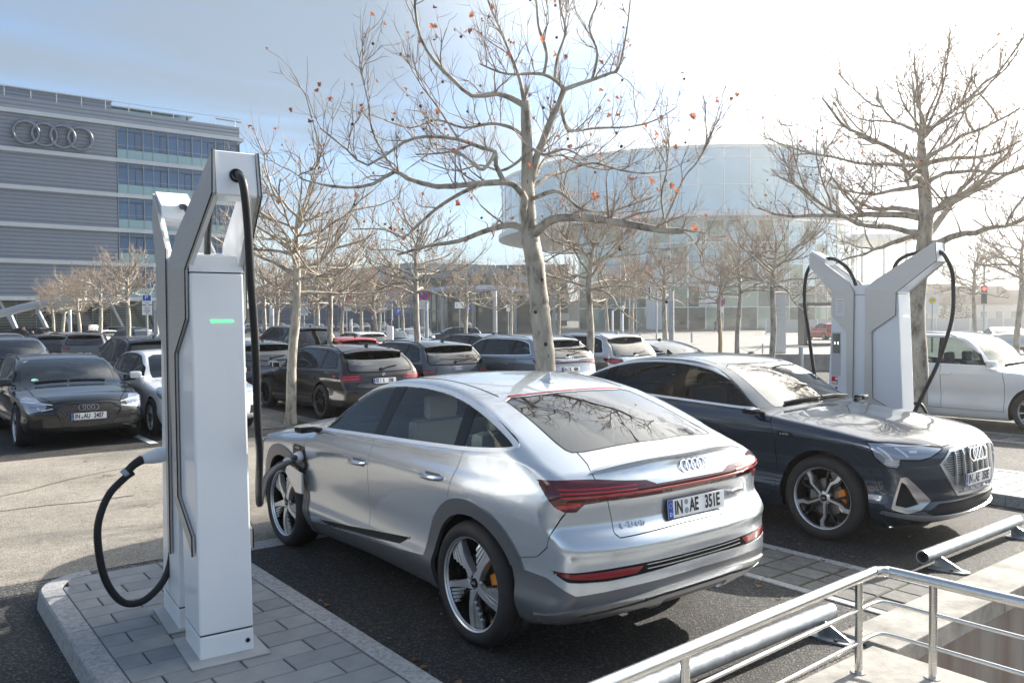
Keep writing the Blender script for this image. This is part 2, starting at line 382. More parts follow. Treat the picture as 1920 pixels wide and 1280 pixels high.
# ---- the coupe-backed electric SUV that stands in the photograph twice
COUPE = dict(
  top=[(2.46, .90), (2.36, .945), (2.2, .995), (1.9, 1.052), (1.5, 1.102), (1.15, 1.135), (1.0, 1.155), (.9, 1.20), (.6, 1.355), (.3, 1.488), (.05, 1.562), (-.15, 1.596), (-.4, 1.614), (-.75, 1.612),
       (-1.05, 1.583), (-1.35, 1.53), (-1.65, 1.452), (-1.95, 1.352), (-2.2, 1.262), (-2.36, 1.212), (-2.5, 1.205)],
  W=[(-2.55, .90), (-2.2, .935), (-1.8, .957), (-1.46, .966), (-1, .962), (0, .955), (1, .956), (1.46, .962), (1.9, .945), (2.2, .91), (2.45, .86)],
  belt=[(-2.5, 1.15), (-1.8, 1.19), (-1.0, 1.155), (0, 1.13), (.8, 1.10), (1.3, 1.10), (2.4, 1.0)],
  sec=[(.12, -.16), (.25, -.075), (.33, -.035), (.42, -.012), (.50, -.030), (.60, -.036), (.75, -.018), (.90, -.002), (.97, 0), (1.04, -.010), (1.09, -.030), (1.17, -.050), (1.25, -.06)],
  front=[(.1, 2.1), (.2, 2.25), (.30, 2.375), (.36, 2.40), (.45, 2.385), (.55, 2.40), (.75, 2.395), (.88, 2.37), (.96, 2.30), (1.1, 2.1)],
  rear=[(.1, -2.05), (.28, -2.25), (.36, -2.40), (.45, -2.47), (.56, -2.485), (.70, -2.475), (.755, -2.485), (.82, -2.45), (.86, -2.415), (.93, -2.405), (1.0, -2.41), (1.06, -2.43), (1.10, -2.415), (1.15, -2.385), (1.19, -2.40), (1.215, -2.43), (1.3, -2.44)],
  bot=[(-2.5, .36), (-2.2, .30), (-1.8, .24), (0, .22), (2, .2), (2.4, .24)],
  bulge=[(-1.5, .96, .75, .11, .012), (1.5, .93, .6, .09, .010)],
  tbulge=[(1.7, .30, .75, .18, .010)],
  fround=.36, fpow=2.9, rround=.20, rpow=3.0)
DLO = [(0.88,1.122),(0.66,1.243),(0.47,1.35),(0.28,1.438),(0.10,1.498),(-.10,1.535),(-.36,1.556),(-.65,1.560),(-.95,1.541),(-1.20,1.500),(-1.42,1.442),(-1.62,1.372),(-1.76,1.314),(-1.83,1.275),(-1.80,1.247),(-1.70,1.232),(-1.38,1.202),(-.85,1.178),(-.32,1.160),(.2,1.140),(.55,1.128)]
# ------------------------------------------------------------------ cars: splitting the body into parts
def ushape(x, z, cx, cz, r, flare=0.0):
    """distance to a wheel-arch outline: circle above the hub, slightly flared straight sides below"""
    zz = np.maximum(z-cz, 0); xx = np.abs(x-cx)-np.maximum(cz-z, 0)*flare
    return np.sqrt(np.maximum(xx, 0)**2+zz**2)*1.0-r
def islands(V, T, Nn, nt, bu, b0, b1):
    """separate pieces of a part: join rim vertices to the skin they border, then label connected pieces"""
    lab = np.arange(len(V)); link_ = np.concatenate([np.stack([bu, np.arange(b0, b0+len(bu))], 1), np.stack([bu, np.arange(b1, b1+len(bu))], 1)])
    E = np.concatenate([T[:, [0, 1]], T[:, [1, 2]], link_])
    while True:
        m = np.minimum(lab[E[:, 0]], lab[E[:, 1]]); l2 = lab.copy(); np.minimum.at(l2, E[:, 0], m); np.minimum.at(l2, E[:, 1], m); l2 = l2[l2]
        if (l2 == lab).all(): break
        lab = l2
    out = []
    for k in np.unique(lab[T[:, 0]]):
        t = T[lab[T[:, 0]] == k]
        if len(t) < 40: continue
        u = np.unique(t); mm = -np.ones(len(V), int); mm[u] = np.arange(len(u)); out.append((V[u], mm[t], Nn[u]))
    return out
def build_parts(sp, res):
    bd = Body(sp); V, T = bd.mesh(res)
    V, T, b = cut(V, T, -V[:, 1]); V[np.abs(V[:, 1]) < 4e-4, 1] = 0
    T = T[V[T].mean(1)[:, 1] > 0]
    used = np.unique(T); rm = -np.ones(len(V), int); rm[used] = np.arange(len(used)); V = V[used]; T = rm[T]
    def coords(kind, V):
        x, y, z = V[:, 0], np.abs(V[:, 1]), V[:, 2]
        if kind == 's': return x, z
        if kind == 't': return x, y
        if kind == 'r': return y+(x-sp['xr']), z
        if kind == 'f': return y+(sp['xf']-x), z
    def cond(kind, V):
        x, y, z = V[:, 0], np.abs(V[:, 1]), V[:, 2]
        if kind == 's':
            return (bd.sideY(x, z)-y)-.06
        if kind == 't': return .55-z if True else None
        if kind == 'r': return x+sp.get('rlim', 1.2)
        if kind == 'f': return sp.get('flim', 1.2)-x
    A1, A2 = sp['axles']; cz = sp['wr']
    def arch(V, r, ox=0):
        g = np.minimum(ushape(V[:, 0], V[:, 2], A1, cz, r, .06), ushape(V[:, 0], V[:, 2], A2, cz, r, .06))
        return np.maximum(g, sp.get('archy', .58)-np.abs(V[:, 1]))
    arch.side = lambda V, m=.045: (bd.sideY(V[:, 0], V[:, 2])-np.abs(V[:, 1]))-m
    def G(reg, V):
        if 'g' in reg: return reg['g'](V, arch)
        a, b = coords(reg['p'], V); d = sdf(a, b, reg['poly'])+reg.get('grow', 0)*-1
        return np.maximum(d, cond(reg['p'], V))
    def docut(g_of):
        nonlocal V, T
        V2, T2, base = cut(V, T, g_of(V))
        if len(V2) > base:
            nv = V2[base:]; y0 = np.abs(nv[:, 1]) < 1e-6
            V2[base:] = bd.project(nv, 2, y0)
        V, T = V2, T2
    regs = sp['regions']; lines = sp.get('lines', []); gw = sp.get('gap', .0028)
    for r in regs:
        if 'cuts' in r:
            for c_ in r['cuts']: docut(lambda Q: c_(Q, arch))
        docut(lambda Q: G(r, Q))
    def lg(V):
        g = np.full(len(V), 9.0)
        for k, pts in lines:
            a, b = coords(k, V); c_ = (.5-np.abs(V[:, 1])) if k == 's' else cond(k, V); g = np.minimum(g, np.maximum(dline(a, b, pts)-gw, c_))
        return g
    for k, pts in lines:
        def cc(V, k=k): return (.5-np.abs(V[:, 1])) if k == 's' else cond(k, V)
        docut(lambda Q: np.maximum(sline(*coords(k, Q), pts)-gw, np.maximum(cc(Q), dline(*coords(k, Q), pts)-.08)))
        docut(lambda Q: np.maximum(-sline(*coords(k, Q), pts)-gw, np.maximum(cc(Q), dline(*coords(k, Q), pts)-.08)))
    C = V[T].mean(1); rid = np.full(len(T), len(regs)); free = np.ones(len(T), bool)
    for i, r in enumerate(regs):
        hit = free & (G(r, C) < 0); rid[hit] = i; free &= ~hit
    if lines:
        nolines = np.isin(rid, [i for i, r in enumerate(regs) if r.get('over')])
        rid[(lg(C) < 0) & ~nolines] = -1
    Nn = bd.normals(V)
    parts = []; inner = []
    def extract(sel):
        t = T[sel]; u = np.unique(t); m = -np.ones(len(V), int); m[u] = np.arange(len(u)); return V[u].copy(), m[t], Nn[u].copy()
    for i, r in list(enumerate(regs))+[(len(regs), dict(n='body', m='paint'))]:
        sel = rid == i
        if not sel.any() or r.get('m') is None: continue
        v, t, n = extract(sel)
        off = r.get('off', 0.0)
        E = np.concatenate([t[:, [0, 1]], t[:, [1, 2]], t[:, [2, 0]]]); Es = np.sort(E, 1)
        _, inv, cnt = np.unique(Es, axis=0, return_inverse=True, return_counts=True); be = E[cnt[inv.ravel()] == 1]
        be = be[~((v[be[:, 0], 1] < 1e-6) & (v[be[:, 1], 1] < 1e-6))]
        top = v+n*off; th = r.get('t', .012)
        bu = np.unique(be); m = -np.ones(len(v), int); m[bu] = np.arange(len(bu))
        a = top[bu]; lo = v[bu]+n[bu]*(off-th)
        # outward direction of the rim for the skirt's shading
        rn = np.zeros((len(v), 3)); ed = v[be[:, 1]]-v[be[:, 0]]; cr = np.cross(ed, n[be[:, 0]])
        np.add.at(rn, be[:, 0], cr); np.add.at(rn, be[:, 1], cr); rn = rn[bu]; rn /= np.maximum(np.linalg.norm(rn, axis=1), 1e-9)[:, None]
        b0 = len(top); b1 = b0+len(bu)
        sk = np.concatenate([np.stack([b0+m[be[:, 1]], b0+m[be[:, 0]], b1+m[be[:, 0]]], 1), np.stack([b0+m[be[:, 1]], b1+m[be[:, 0]], b1+m[be[:, 1]]], 1)])
        v2 = np.concatenate([top, a, lo]); n2 = np.concatenate([n, rn, rn]); t2 = np.concatenate([t, sk])
        for v3, t3, n3 in (islands(v2, t2, n2, len(top), bu, b0, b1) if r.get('split') else [(v2, t2, n2)]): parts.append((r, v3, t3, n3))
    gl = [i for i, r in enumerate(regs) if r.get('see') or r.get('m') is None]
    v, t, n = extract(~np.isin(rid, gl)); v = v-n*.016
    parts.append((dict(n='inner_shell', m='dark'), v, t, n))
    return bd, parts
def side_y(bd, x, z):
    y = np.full(np.shape(x), .9); x = np.asarray(x, float); z = np.asarray(z, float); lo = np.zeros_like(y); hi = np.full_like(y, 1.15)
    for _ in range(22):
        mid = (lo+hi)/2; f = bd.F(x, mid, z); lo = np.where(f < 0, mid, lo); hi = np.where(f < 0, hi, mid)
    return lo
def end_x(bd, y, z, front=True):
    y = np.asarray(y, float); z = np.asarray(z, float); lo = np.zeros_like(y)+(1.3 if front else -1.3); hi = np.zeros_like(y)+(2.9 if front else -2.9)
    for _ in range(22):
        mid = (lo+hi)/2; f = bd.F(mid, y, z); lo = np.where(f < 0, mid, lo); hi = np.where(f < 0, hi, mid)
    return lo
def top_z(bd, x, y):
    x = np.asarray(x, float); y = np.asarray(y, float); lo = np.zeros_like(x)+.6; hi = np.zeros_like(x)+2.3
    for _ in range(22):
        mid = (lo+hi)/2; f = bd.F(x, y, mid); lo = np.where(f < 0, mid, lo); hi = np.where(f < 0, hi, mid)
    return lo
# ---- wheels (built about the origin, axle along y, outside face towards +y)
def spoke(mb, pts, y0, y1, M, bevel=.004):
    """pts: closed outline (radial, sideways) of a spoke; y grows outward"""
    c = Vector((sum(p[0] for p in pts)/len(pts), sum(p[1] for p in pts)/len(pts)))
    n = len(pts); ins = []
    for p in pts:
        d = Vector((p[0]-c.x, p[1]-c.y)); l = d.length; ins.append((p[0]-d.x/l*bevel, p[1]-d.y/l*bevel))
    def y_at(r, b): return b-.030*max(0, (.16-r)/.16)**2*1.0-(.018*max(0, (r-.20)/.09))
    vs = [M @ Vector((p[0], y0, p[1])) for p in pts]+[M @ Vector((p[0], y_at(p[0], y1)-bevel, p[1])) for p in pts]+[M @ Vector((p[0], y_at(p[0], y1), p[1])) for p in ins]
    fs = [(i, (i+1) % n, n+(i+1) % n, n+i) for i in range(n)]+[(n+i, n+(i+1) % n, 2*n+(i+1) % n, 2*n+i) for i in range(n)]+[tuple(2*n+i for i in range(n))]
    mb.add(vs, fs)
def wheel_meshes(style, Rt, Rr, wd, seg=56):
    """returns list of (name, mesh, matkey) ; first is the tyre"""
    o = []
    h = wd/2
    t = MB(); g = .006 if seg > 40 else 0
    prof = [(Rr-.012, -h*.80), (Rr+.004, -h*.90), (Rr+.02, -h*.97), (Rr+(Rt-Rr)*.5, -h*1.0), (Rt-.03, -h*.93), (Rt-.012, -h*.80), (Rt-.003, -h*.62)]
    tr = [(Rt, -h*.5), (Rt, -h*.36), (Rt-g, -h*.355), (Rt-g, -h*.28), (Rt, -h*.275), (Rt+.001, -h*.05), (Rt-g, -h*.045), (Rt-g, h*.045), (Rt+.001, h*.05), (Rt, h*.275), (Rt-g, h*.28), (Rt-g, h*.355), (Rt, h*.36), (Rt, h*.5)]
    prof = prof+tr+[(a, -b) for a, b in prof[::-1]]
    t.lathe(prof, seg, axis='y'); o.append(('wheel', t.mesh('tyre'), 'rubber'))
    rim = MB(); ro = h*.86
    rim.lathe([(Rr+.006, ro-.004), (Rr+.008, ro), (Rr+.002, ro+.003), (Rr-.008, ro-.002), (Rr-.012, ro-.012), (Rr-.016, ro-.022)], seg, axis='y')
    br = MB().lathe([(Rr-.016, ro-.022), (Rr-.03, ro-.10), (Rr-.035, -ro*.6), (Rr, -ro)], seg, axis='y')
    o.append(('rim_lip', rim.mesh('rim_lip'), 'rimface')); o.append(('rim_barrel', br.mesh('rim_barrel'), 'rimdark'))  # black barrel colour stands in for the shadow behind the spokes
    a = MB(); b = MB(); face = ro-.012
    for k in range(5):
        M = Matrix.Rotation(R(72*k+(90 if style == 'turbine' else 97)), 4, 'Y')
        s = Rr/.292
        if style == 'turbine':
            spoke(a, [(x*s, y*s) for x, y in [(.035, -.032), (.05, .034), (.12, .030), (.20, .030), (.285, .036), (.289, -.006), (.20, -.006), (.12, -.012)]], face-.05, face+.002, M)
            for q in range(4):
                y = -.024-.0225*q; r0 = .105+.030*q
                spoke(a, [(r0*s, (y+.008)*s), (r0*s+.01, (y-.008)*s), (.284*s-.006*q, (y-.008)*s), (.286*s-.006*q, (y+.008)*s)], face-.03, face-.002, M, .003)
            spoke(b, [(x*s, y*s) for x, y in [(.10, -.012), (.13, -.04), (.20, -.096), (.272, -.100), (.285, -.01), (.18, -.01)]], face-.05, face-.018, M)
            spoke(b, [(x*s, y*s) for x, y in [(.04, -.045), (.05, -.02), (.12, -.012), (.19, -.07), (.17, -.085), (.10, -.045)]], face-.06, face-.02, M)
        elif style == 'ydark':
            spoke(a, [(x*s, y*s) for x, y in [(.036, -.011), (.036, .011), (.16, .011), (.212, .050), (.284, .062), (.290, .040), (.291, -.045), (.280, -.045), (.272, .020), (.222, .018), (.175, -.009)]], face-.03, face+.001, M, .002)
            spoke(b, [(x*s, y*s) for x, y in [(.03, -.034), (.03, .024), (.15, .026), (.20, .070), (.285, .075), (.287, -.055), (.25, -.062), (.215, -.01), (.15, -.030)]], face-.05, face-.012, M)
            spoke(b, [(x*s, y*s) for x, y in [(.06, -.03), (.10, -.03), (.19, -.085), (.255, -.10), (.25, -.075), (.19, -.06), (.12, -.012)]], face-.05, face-.018, M)
        else:
            for sg in (-1, 1):
                M2 = Matrix.Rotation(R(72*k+sg*15), 4, 'Y')
                spoke(a, [(x*s, y*s) for x, y in [(.035, -.018), (.035, .018), (.15, .011), (.285, .015), (.285, -.015), (.15, -.011)]], face-.04, face, M2)
    mb = MB().lathe([(.0, face-.022), (.052*Rr/.29, face-.024), (.062*Rr/.29, face-.03), (.07*Rr/.29, face-.06), (.0, face-.06)], 24, axis='y')
    for m_ in (mb,): a.add(m_.v, m_.f, True)
    o.append(('rim', a.mesh('rim'), 'rimface'))
    if b.v: o.append(('rim_inner', b.mesh('rim_inner'), 'rimdark'))
    if seg > 40:
        lb = MB()
        for k in range(5):
            t_ = R(72*k+36+90); lb.cyl((.047*math.cos(t_), face-.040, .047*math.sin(t_)), (.047*math.cos(t_), face-.018, .047*math.sin(t_)), .0095, 8)
        o.append(('wheel_bolts', lb.mesh('bolts'), 'black'))
        cp = MB().lathe([(0, face-.012), (.028, face-.012), (.031, face-.016), (.031, face-.03), (0, face-.03)], 24, axis='y'); o.append(('centre_cap', cp.mesh('cap'), 'black'))
        rg = MB()
        for q in range(4): rg.torus((-.0135+.009*q, face-.011, 0), .0065, .0011, 16, 5, axis='y')
        o.append(('cap_emblem', rg.mesh('cap_emblem'), 'chrome'))
        cal = MB()
        A = [R(a) for a in range(150, 215, 8)]
        cal.add(*_arc_box(.125, .195, -.01, .045, A)); o.append(('brake_caliper', cal.mesh('caliper'), 'caliper'))
        vl = MB().cyl((Rr-.045, face-.035, .02), (Rr-.05, face-.008, .02), .004, 6); o.append(('valve', vl.mesh('valve'), 'black'))
    dk = MB().lathe([(.0, .02), (.17, .02), (.17, -.005), (0, -.005)], 32, axis='y'); o.append(('brake_disc', dk.mesh('disc'), 'steel'))
    return o
def _arc_box(r0, r1, y0, y1, A):
    vs = []
    for a in A:
        for r, y in ((r0, y0), (r1, y0), (r1, y1-.006), (r1-.008, y1), (r0+.008, y1), (r0, y1-.006)): vs.append((r*math.cos(a), y, r*math.sin(a)))
    n = 6; fs = [(i*n+j, i*n+(j+1) % n, (i+1)*n+(j+1) % n, (i+1)*n+j) for i in range(len(A)-1) for j in range(n)]+[tuple(range(n)), tuple(range((len(A)-1)*n, len(A)*n))]
    return vs, fs
CACHE = {}
def std_mats():
    return dict(
        chrome=mat('chrome', (.75, .76, .78), .12, 1.0), wtrim=mat('bright_trim', (.86, .87, .88), .38, .75), satin=mat('satin_aluminium', (.62, .63, .65), .28, .95), black=mat('gloss_black', (.009, .009, .010), .14, 0, coat=.0, spec=.25),
        plastic=mat('dark_plastic', (.035, .036, .04), .5, 0, bump=.05, bscale=400), dark=mat('cabin_black', (.012, .012, .013), .8), rubber=mat('tyre_rubber', (.022, .022, .024), .68, 0, var=.25, vscale=9, bump=.04, bscale=90),
        rim=mat('rim_silver', (.50, .52, .55), .3, .9), rimface=mat('rim_machined', (.66, .68, .71), .34, .8), rimdark=mat('rim_black', (.015, .015, .017), .25, .2, coat=.5), steel=mat('brake_steel', (.25, .25, .26), .4, .9, rvar=.1),
        caliper=mat('orange_caliper', (.75, .23, .02), .35), lampR=mat('rear_lamp_red', (.085, .003, .008), .10, 0, coat=1.0), lampRb=mat('rear_lamp_bright', (.50, .008, .018), .12, 0, coat=1.0), lampF=mat('head_lamp_lens', (.30, .35, .43), .14, .35, coat=1.0),
        lampFb=mat('head_lamp_inner', (.72, .76, .82), .2, .3, coat=1.0), lampRw=mat('rear_lamp_clear', (.55, .40, .42), .15, .1, coat=1), glass=glass('car_glass', (.46, .52, .51), .0), glassd=glass('tinted_glass', (.05, .055, .06), .012), screen=glass('windscreen_glass', (.40, .46, .45), .10), rearglass=glass('rear_glass', (.10, .11, .115), .10),
        seat=mat('seat_leather', (.055, .053, .052), .55), white=mat('plate_white', (.82, .83, .84), .35), blue=mat('plate_blue', (.01, .08, .42), .35), ink=mat('plate_ink', (.012, .012, .014), .4), reflector=mat('reflector_red', (.22, .006, .012), .15, 0, coat=1), trim=mat('wheel_arch_grey', (.10, .105, .115), .38, .5, coat=.3),
        mirror=mat('mirror_face', (.6, .62, .65), .03, 1.0), amber=mat('amber', (.7, .25, .02), .3), yellow=mat('plate_sticker', (.7, .55, .05), .4), seal=mat('plate_seal', (.25, .32, .42), .4, .3), star=mat('flag_yellow', (.85, .65, .05), .4))
def make_car(key, sp, res, over, label, loc, yaw, group=None, wheels=('five', .34, .235, .225), plate=None, seats=True, name='parked_car', cat='car', steer=0.0, detail=None, skipwheels=False):
    MT = dict(std_mats()); MT.update(over)
    root = empty(name, (loc[0], loc[1], loc[2] if len(loc) > 2 else 0), yaw, label, cat, group)
    if key not in CACHE:
        bd, parts = build_parts(sp, res); ms = []
        for r, v, t, n in parts:
            mv = v*np.array([1, -1, 1]); mn = n*np.array([1, -1, 1]); mt = t[:, ::-1]
            if r.get('lr'):
                ms.append((r, mesh_np(r['n'], v, t, MT[r['m']], True, n), 1)); ms.append((r, mesh_np(r['n'], mv, mt, MT[r['m']], True, mn), -1))
            else:
                ms.append((r, mesh_np(r['n'], np.concatenate([v, mv]), np.concatenate([t, mt+len(v)]), MT[r['m']], True, np.concatenate([n, mn])), 0))
        CACHE[key] = (bd, ms)
    bd, ms = CACHE[key]
    def setm(o, k):
        if o.data.materials[0] is not MT[k]: o.material_slots[0].link = 'OBJECT'; o.material_slots[0].material = MT[k]
        return o
    P = {}
    for r, me, s in ms:
        par = P.get((r.get('parent'), s)) or P.get((r.get('parent'), 0)) or root
        o = link(r['n'], me, None, par); setm(o, r['m']); P[(r['n'], s)] = o
    A1, A2 = sp['axles']; cz = sp['wr']
    # wheel housings
    wk = (key, 'well')
    if wk not in CACHE:
        rr = sp['arch']+.012; yo = sp.get('track', .93)-.045; yi = .52; CACHE[wk] = []
        for A in (A1, A2):
            for sg in (1, -1):
                mb = MB(); ang = [math.pi*i/16 for i in range(17)]
                pts = [(A+rr*1.03, .25)]+[(A+rr*math.cos(a), cz+rr*math.sin(a)) for a in ang]+[(A-rr*1.03, .25)]
                n = len(pts); vs = [(p[0], sg*yo, p[1]) for p in pts]+[(p[0], sg*yi, p[1]) for p in pts]
                mb.add(vs, [(i, i+1, n+i+1, n+i) for i in range(n-1)]+[tuple(n+i for i in range(n))]); CACHE[wk].append(mb.mesh('wheel_housing', MT['dark']))
    for me_ in CACHE[wk]: link('wheel_housing', me_, None, root)
    if not skipwheels:
        ck = ('wheel',)+tuple(wheels)
        if ck not in CACHE: CACHE[ck] = wheel_meshes(wheels[0], wheels[1], wheels[2], wheels[3], 56 if res < .025 else 32)
        for A in (A1, A2):
            for sg in (1, -1):
                wp = None
                for i, (nm, me, mk) in enumerate(CACHE[ck]):
                    if not me.materials: me.materials.append(MT[mk])
                    if i == 0:
                        y = sp.get('track', .93)-wheels[3]/2*.86
                        o = link(nm, me, None, root, (A, sg*y, wheels[1]), (0, R(RNG.uniform(-36, 36)) if res > .025 else 0, (0 if sg > 0 else math.pi)+(R(steer) if A == A1 else 0))); wp = o
                        o.rotation_mode = 'YXZ' if False else 'XYZ'
                    else: o = link(nm, me, None, wp)
                    setm(o, mk)
    # cabin
    if seats:
        k2 = (key, 'seat')
        if k2 not in CACHE:
            mb = MB(); mb.bbox((0, 0, .42), (.50, .50, .16), .05).bbox((-.27, 0, .74), (.15, .48, .60), .06, M=Matrix.Rotation(0, 4, 'Y'))
            CACHE[k2] = mb.mesh('seat', MT['seat']); hb = MB().bbox((-.31, 0, 1.135+sp.get('seatz', 0)), (.11, .27, .19), .05); hb.cyl((-.30, .06, 1.0), (-.30, .06, 1.1), .008, 6).cyl((-.30, -.06, 1.0), (-.30, -.06, 1.1), .008, 6)
            CACHE[k2+('h',)] = hb.mesh('headrest', MT['seat'])
        dz = sp.get('seatdz', 0)
        for sx, sy in ((.10, .37), (.10, -.37), (-.78, .40), (-.78, -.40)):
            o = link('seat', CACHE[k2], None, root, (sx+sp.get('seatx', 0), sy, dz)); setm(o, 'seat'); h_ = link('headrest', CACHE[k2+('h',)], None, o); setm(h_, 'seat')
        k3 = (key, 'dash')
        if k3 not in CACHE:
            sx = sp.get('seatx', 0)
            zc = float(top_z(bd, [.95], [0.0])[0])-.13; mb = MB().bbox((.76+sx, 0, zc), (.42, 1.30, .16), .06).bbox((.45+sx, 0, .70+dz), (.9, .24, .30), .05).box((-.2, 0, .30), (2.6, 1.4, .03))
            mb.torus((0, 0, 0), .18, .016, 28, 8, axis='x', M=Matrix.Translation((.48+sx, .37, zc)) @ Matrix.Rotation(R(-25), 4, 'Y')).cyl((.48+sx, .37, zc), (.7+sx, .37, zc-.06), .035, 8)
            mb.bbox((.58+sx, 0, zc+.06), (.04, .24, .10), .012)
            CACHE[k3] = mb.mesh('dashboard', MT['dark'])
        link('dashboard', CACHE[k3], None, root)
    if plate:
        for pl in plate:
            txt, front, z, y0 = pl[:4]; add_plate(root, bd, MT, txt, front, z, y0)
    if detail: detail(root, bd, MT)
    return root, bd, MT, P
def add_plate(root, bd, MT, txt, front, z, y0=0.0):
    xs = end_x(bd, [y0, y0, y0, y0-.25, y0+.25], [z-.05, z, z+.05, z, z], front); x = (max(xs) if front else min(xs))+(.006 if front else -.006)
    tilt = math.atan2(xs[0]-xs[2], .10)*.7
    up = (-math.sin(tilt), 0, math.cos(tilt))
    M = frame((x, y0, z), (0, 1, 0), up) if front else frame((x, y0, z), (0, -1, 0), up)
    o = MB().bbox((0, 0, 0), (.525, .115, .010), .004, M=M).obj('license_plate', MT['ink'], root)
    MB().bbox((0, 0, .0052), (.517, .107, .006), .003, M=M).obj('plate_face', MT['white'], o)
    MB().box((-.2365, 0, .0086), (.042, .105, .001), M=M).obj('country_band', MT['blue'], o)
    text_obj('country_letter', 'D', .032, MT['white'], o, M @ Matrix.Translation((-.2365, -.030, .0095)), .0003)
    st = MB()
    for k in range(12):
        a = R(30*k); st.prism([(-.2365+.0135*math.cos(a)+.0024*math.cos(b), .022+.0135*math.sin(a)+.0024*math.sin(b)) for b in [R(90*j+45) for j in range(4)]], 'z', .0091, .0096, M=M)
    st.obj('star_circle', MT['star'], o)
    a, b, c = txt
    text_obj('plate_letters', a, .108, MT['ink'], o, M @ Matrix.Translation((-.166 if len(a) == 2 else -.17, 0, .0093)), .0005, xscale=.66 if len(a) < 3 else .6, bold=.0032)
    MB().cyl((0, 0, 0), (0, 0, .001), .016, 16).obj('test_seal', MT['seal' if not front else 'white'], o).data.transform(M @ Matrix.Translation((-.098, .028, .009)))
    MB().cyl((0, 0, 0), (0, 0, .001), .018, 16).obj('city_seal', MT['seal'], o).data.transform(M @ Matrix.Translation((-.098, -.022, .009)))
    text_obj('plate_letters', b, .108, MT['ink'], o, M @ Matrix.Translation((-.028, 0, .0093)), .0005, xscale=.64, bold=.0032)
    text_obj('plate_letters', c, .108, MT['ink'], o, M @ Matrix.Translation((.142, 0, .0093)), .0005, xscale=.66, bold=.0032)
    return o
def rings(root, bd, MT, front, z, y0, r, pitch, tube, mk='chrome', off=.004, tiltk=1.0):
    xs = end_x(bd, [y0, y0], [z-r, z+r], front); sg = 1 if front else -1
    up = Vector((xs[1]-xs[0], 0, 2*r)).normalized()
    for q in range(4):
        y = y0+(q-1.5)*pitch; x = end_x(bd, [y], [z], front)[0]+sg*off
        M = frame((x, y, z), (0, sg, 0), up)
        mb = MB().torus((0, 0, 0), r, tube, 32, 8, axis='z', flat=.7, M=M); mb.obj('emblem_ring', MT[mk], root)
def surf_strip(bd, pts, wd, th, kind, off=0.0):
    """thin moulding following the body; pts in (a,b): side=(x,z) rear/front=(y,z) top=(x,y)"""
    P = []
    for a, b in pts:
        if kind == 's': p = Vector((a, float(side_y(bd, [a], [b])[0]), b))
        elif kind == 't': p = Vector((a, b, float(top_z(bd, [a], [b])[0])))
        else: p = Vector((float(end_x(bd, [a], [b], kind == 'f')[0]), a, b))
        P.append(p)
    Nn = bd.normals(np.array([tuple(p) for p in P])); vs = []; n = len(P)
    for i, p in enumerate(P):
        t = (P[min(i+1, n-1)]-P[max(i-1, 0)]).normalized(); nn = Vector(Nn[i]); s = nn.cross(t).normalized()*wd/2
        for q in (p-s+nn*off, p-s*.8+nn*(off+th), p+s*.8+nn*(off+th), p+s+nn*off): vs.append(q)
    fs = [(i*4+j, i*4+j+1, i*4+j+5, i*4+j+4) for i in range(n-1) for j in range(3)]+[(3, 2, 1, 0), tuple((n-1)*4+j for j in range(4))]
    return vs, fs
# ------------------------------------------------------------------ the two coupe SUVs
def circle_band(x0, z0, r0, r1): return None
def S_poly(p, q=2): return rounded(p, q, .2)
COUPE.update(axles=(1.464, -1.464), wr=.386, arch=.435, xr=-2.43, xf=2.38, track=.945, seatx=-.05, seatdz=.22, rlim=1.75, flim=1.7)
def _inset(poly, d):
    """offset polygon inward by d (approximate, using sdf later) """
    return poly
LAMPR = [(-.1, 1.012), (.71, 1.012), (.89, 1.0), (.95, .958), (1.04, .962), (1.12, .994), (1.27, 1.124), (1.0, 1.131), (.80, 1.13), (.55, 1.112), (.40, 1.103), (.31, 1.076), (-.1, 1.077)]
LAMPF = [(1.43, .938), (1.36, .82), (1.245, .748), (1.13, .738), (1.10, .812), (.86, .808), (.73, .828), (.54, .892), (.9, .922), (1.2, .938)]
GRILLE = [(-.1, .900), (.16, .897), (.46, .875), (.62, .762), (.44, .56), (.345, .475), (-.1, .470)]
INTAKE = [(1.20, .385), (1.10, .655), (1.03, .665), (.93, .60), (.72, .455), (.86, .38), (1.03, .352)]
def chrome_g(poly, kind, w):
    return None
def band(kind, poly, a, b, n, m, **k):
    """region lying between offsets a and b of a polygon outline"""
    def g(V, arch):
        x, y, z = V[:, 0], np.abs(V[:, 1]), V[:, 2]
        u, v = {'s': (x, z), 't': (x, y), 'r': (y+x+2.43, z), 'f': (y+2.38-x, z)}[kind]
        d = sdf(u, v, poly); lim = {'s': arch.side(V), 't': .55-z, 'r': x+1.75, 'f': 1.7-x}[kind]
        return np.maximum(np.maximum(d-b, a-d), lim)
    def one(off, sgn):
        def c(V, arch):
            x, y, z = V[:, 0], np.abs(V[:, 1]), V[:, 2]; u, v = {'s': (x, z), 't': (x, y), 'r': (y+x+2.43, z), 'f': (y+2.38-x, z)}[kind]
            return np.maximum(sdf(u, v, poly)-off, {'s': arch.side(V), 't': .55-z, 'r': x+1.75, 'f': 1.7-x}[kind])
        return c
    return dict(n=n, m=m, g=g, cuts=[one(a, 1), one(b, 1)], **k)
DR = rounded(DLO, 1, .2)
def side_guard(V): return np.abs(V[:, 1])
FD = [(.93, 1.13), (.985, .85), (.99, .375), (-.12, .45), (-.135, .7), (-.16, .95), (-.205, 1.15), (-.26, 1.62), (.9, 1.62)]
RD = [(-.12, .45), (-.135, .7), (-.16, .95), (-.205, 1.15), (-.26, 1.2), (-1.36, 1.21), (-1.30, 1.0), (-1.255, .88), (-.95, .52)]
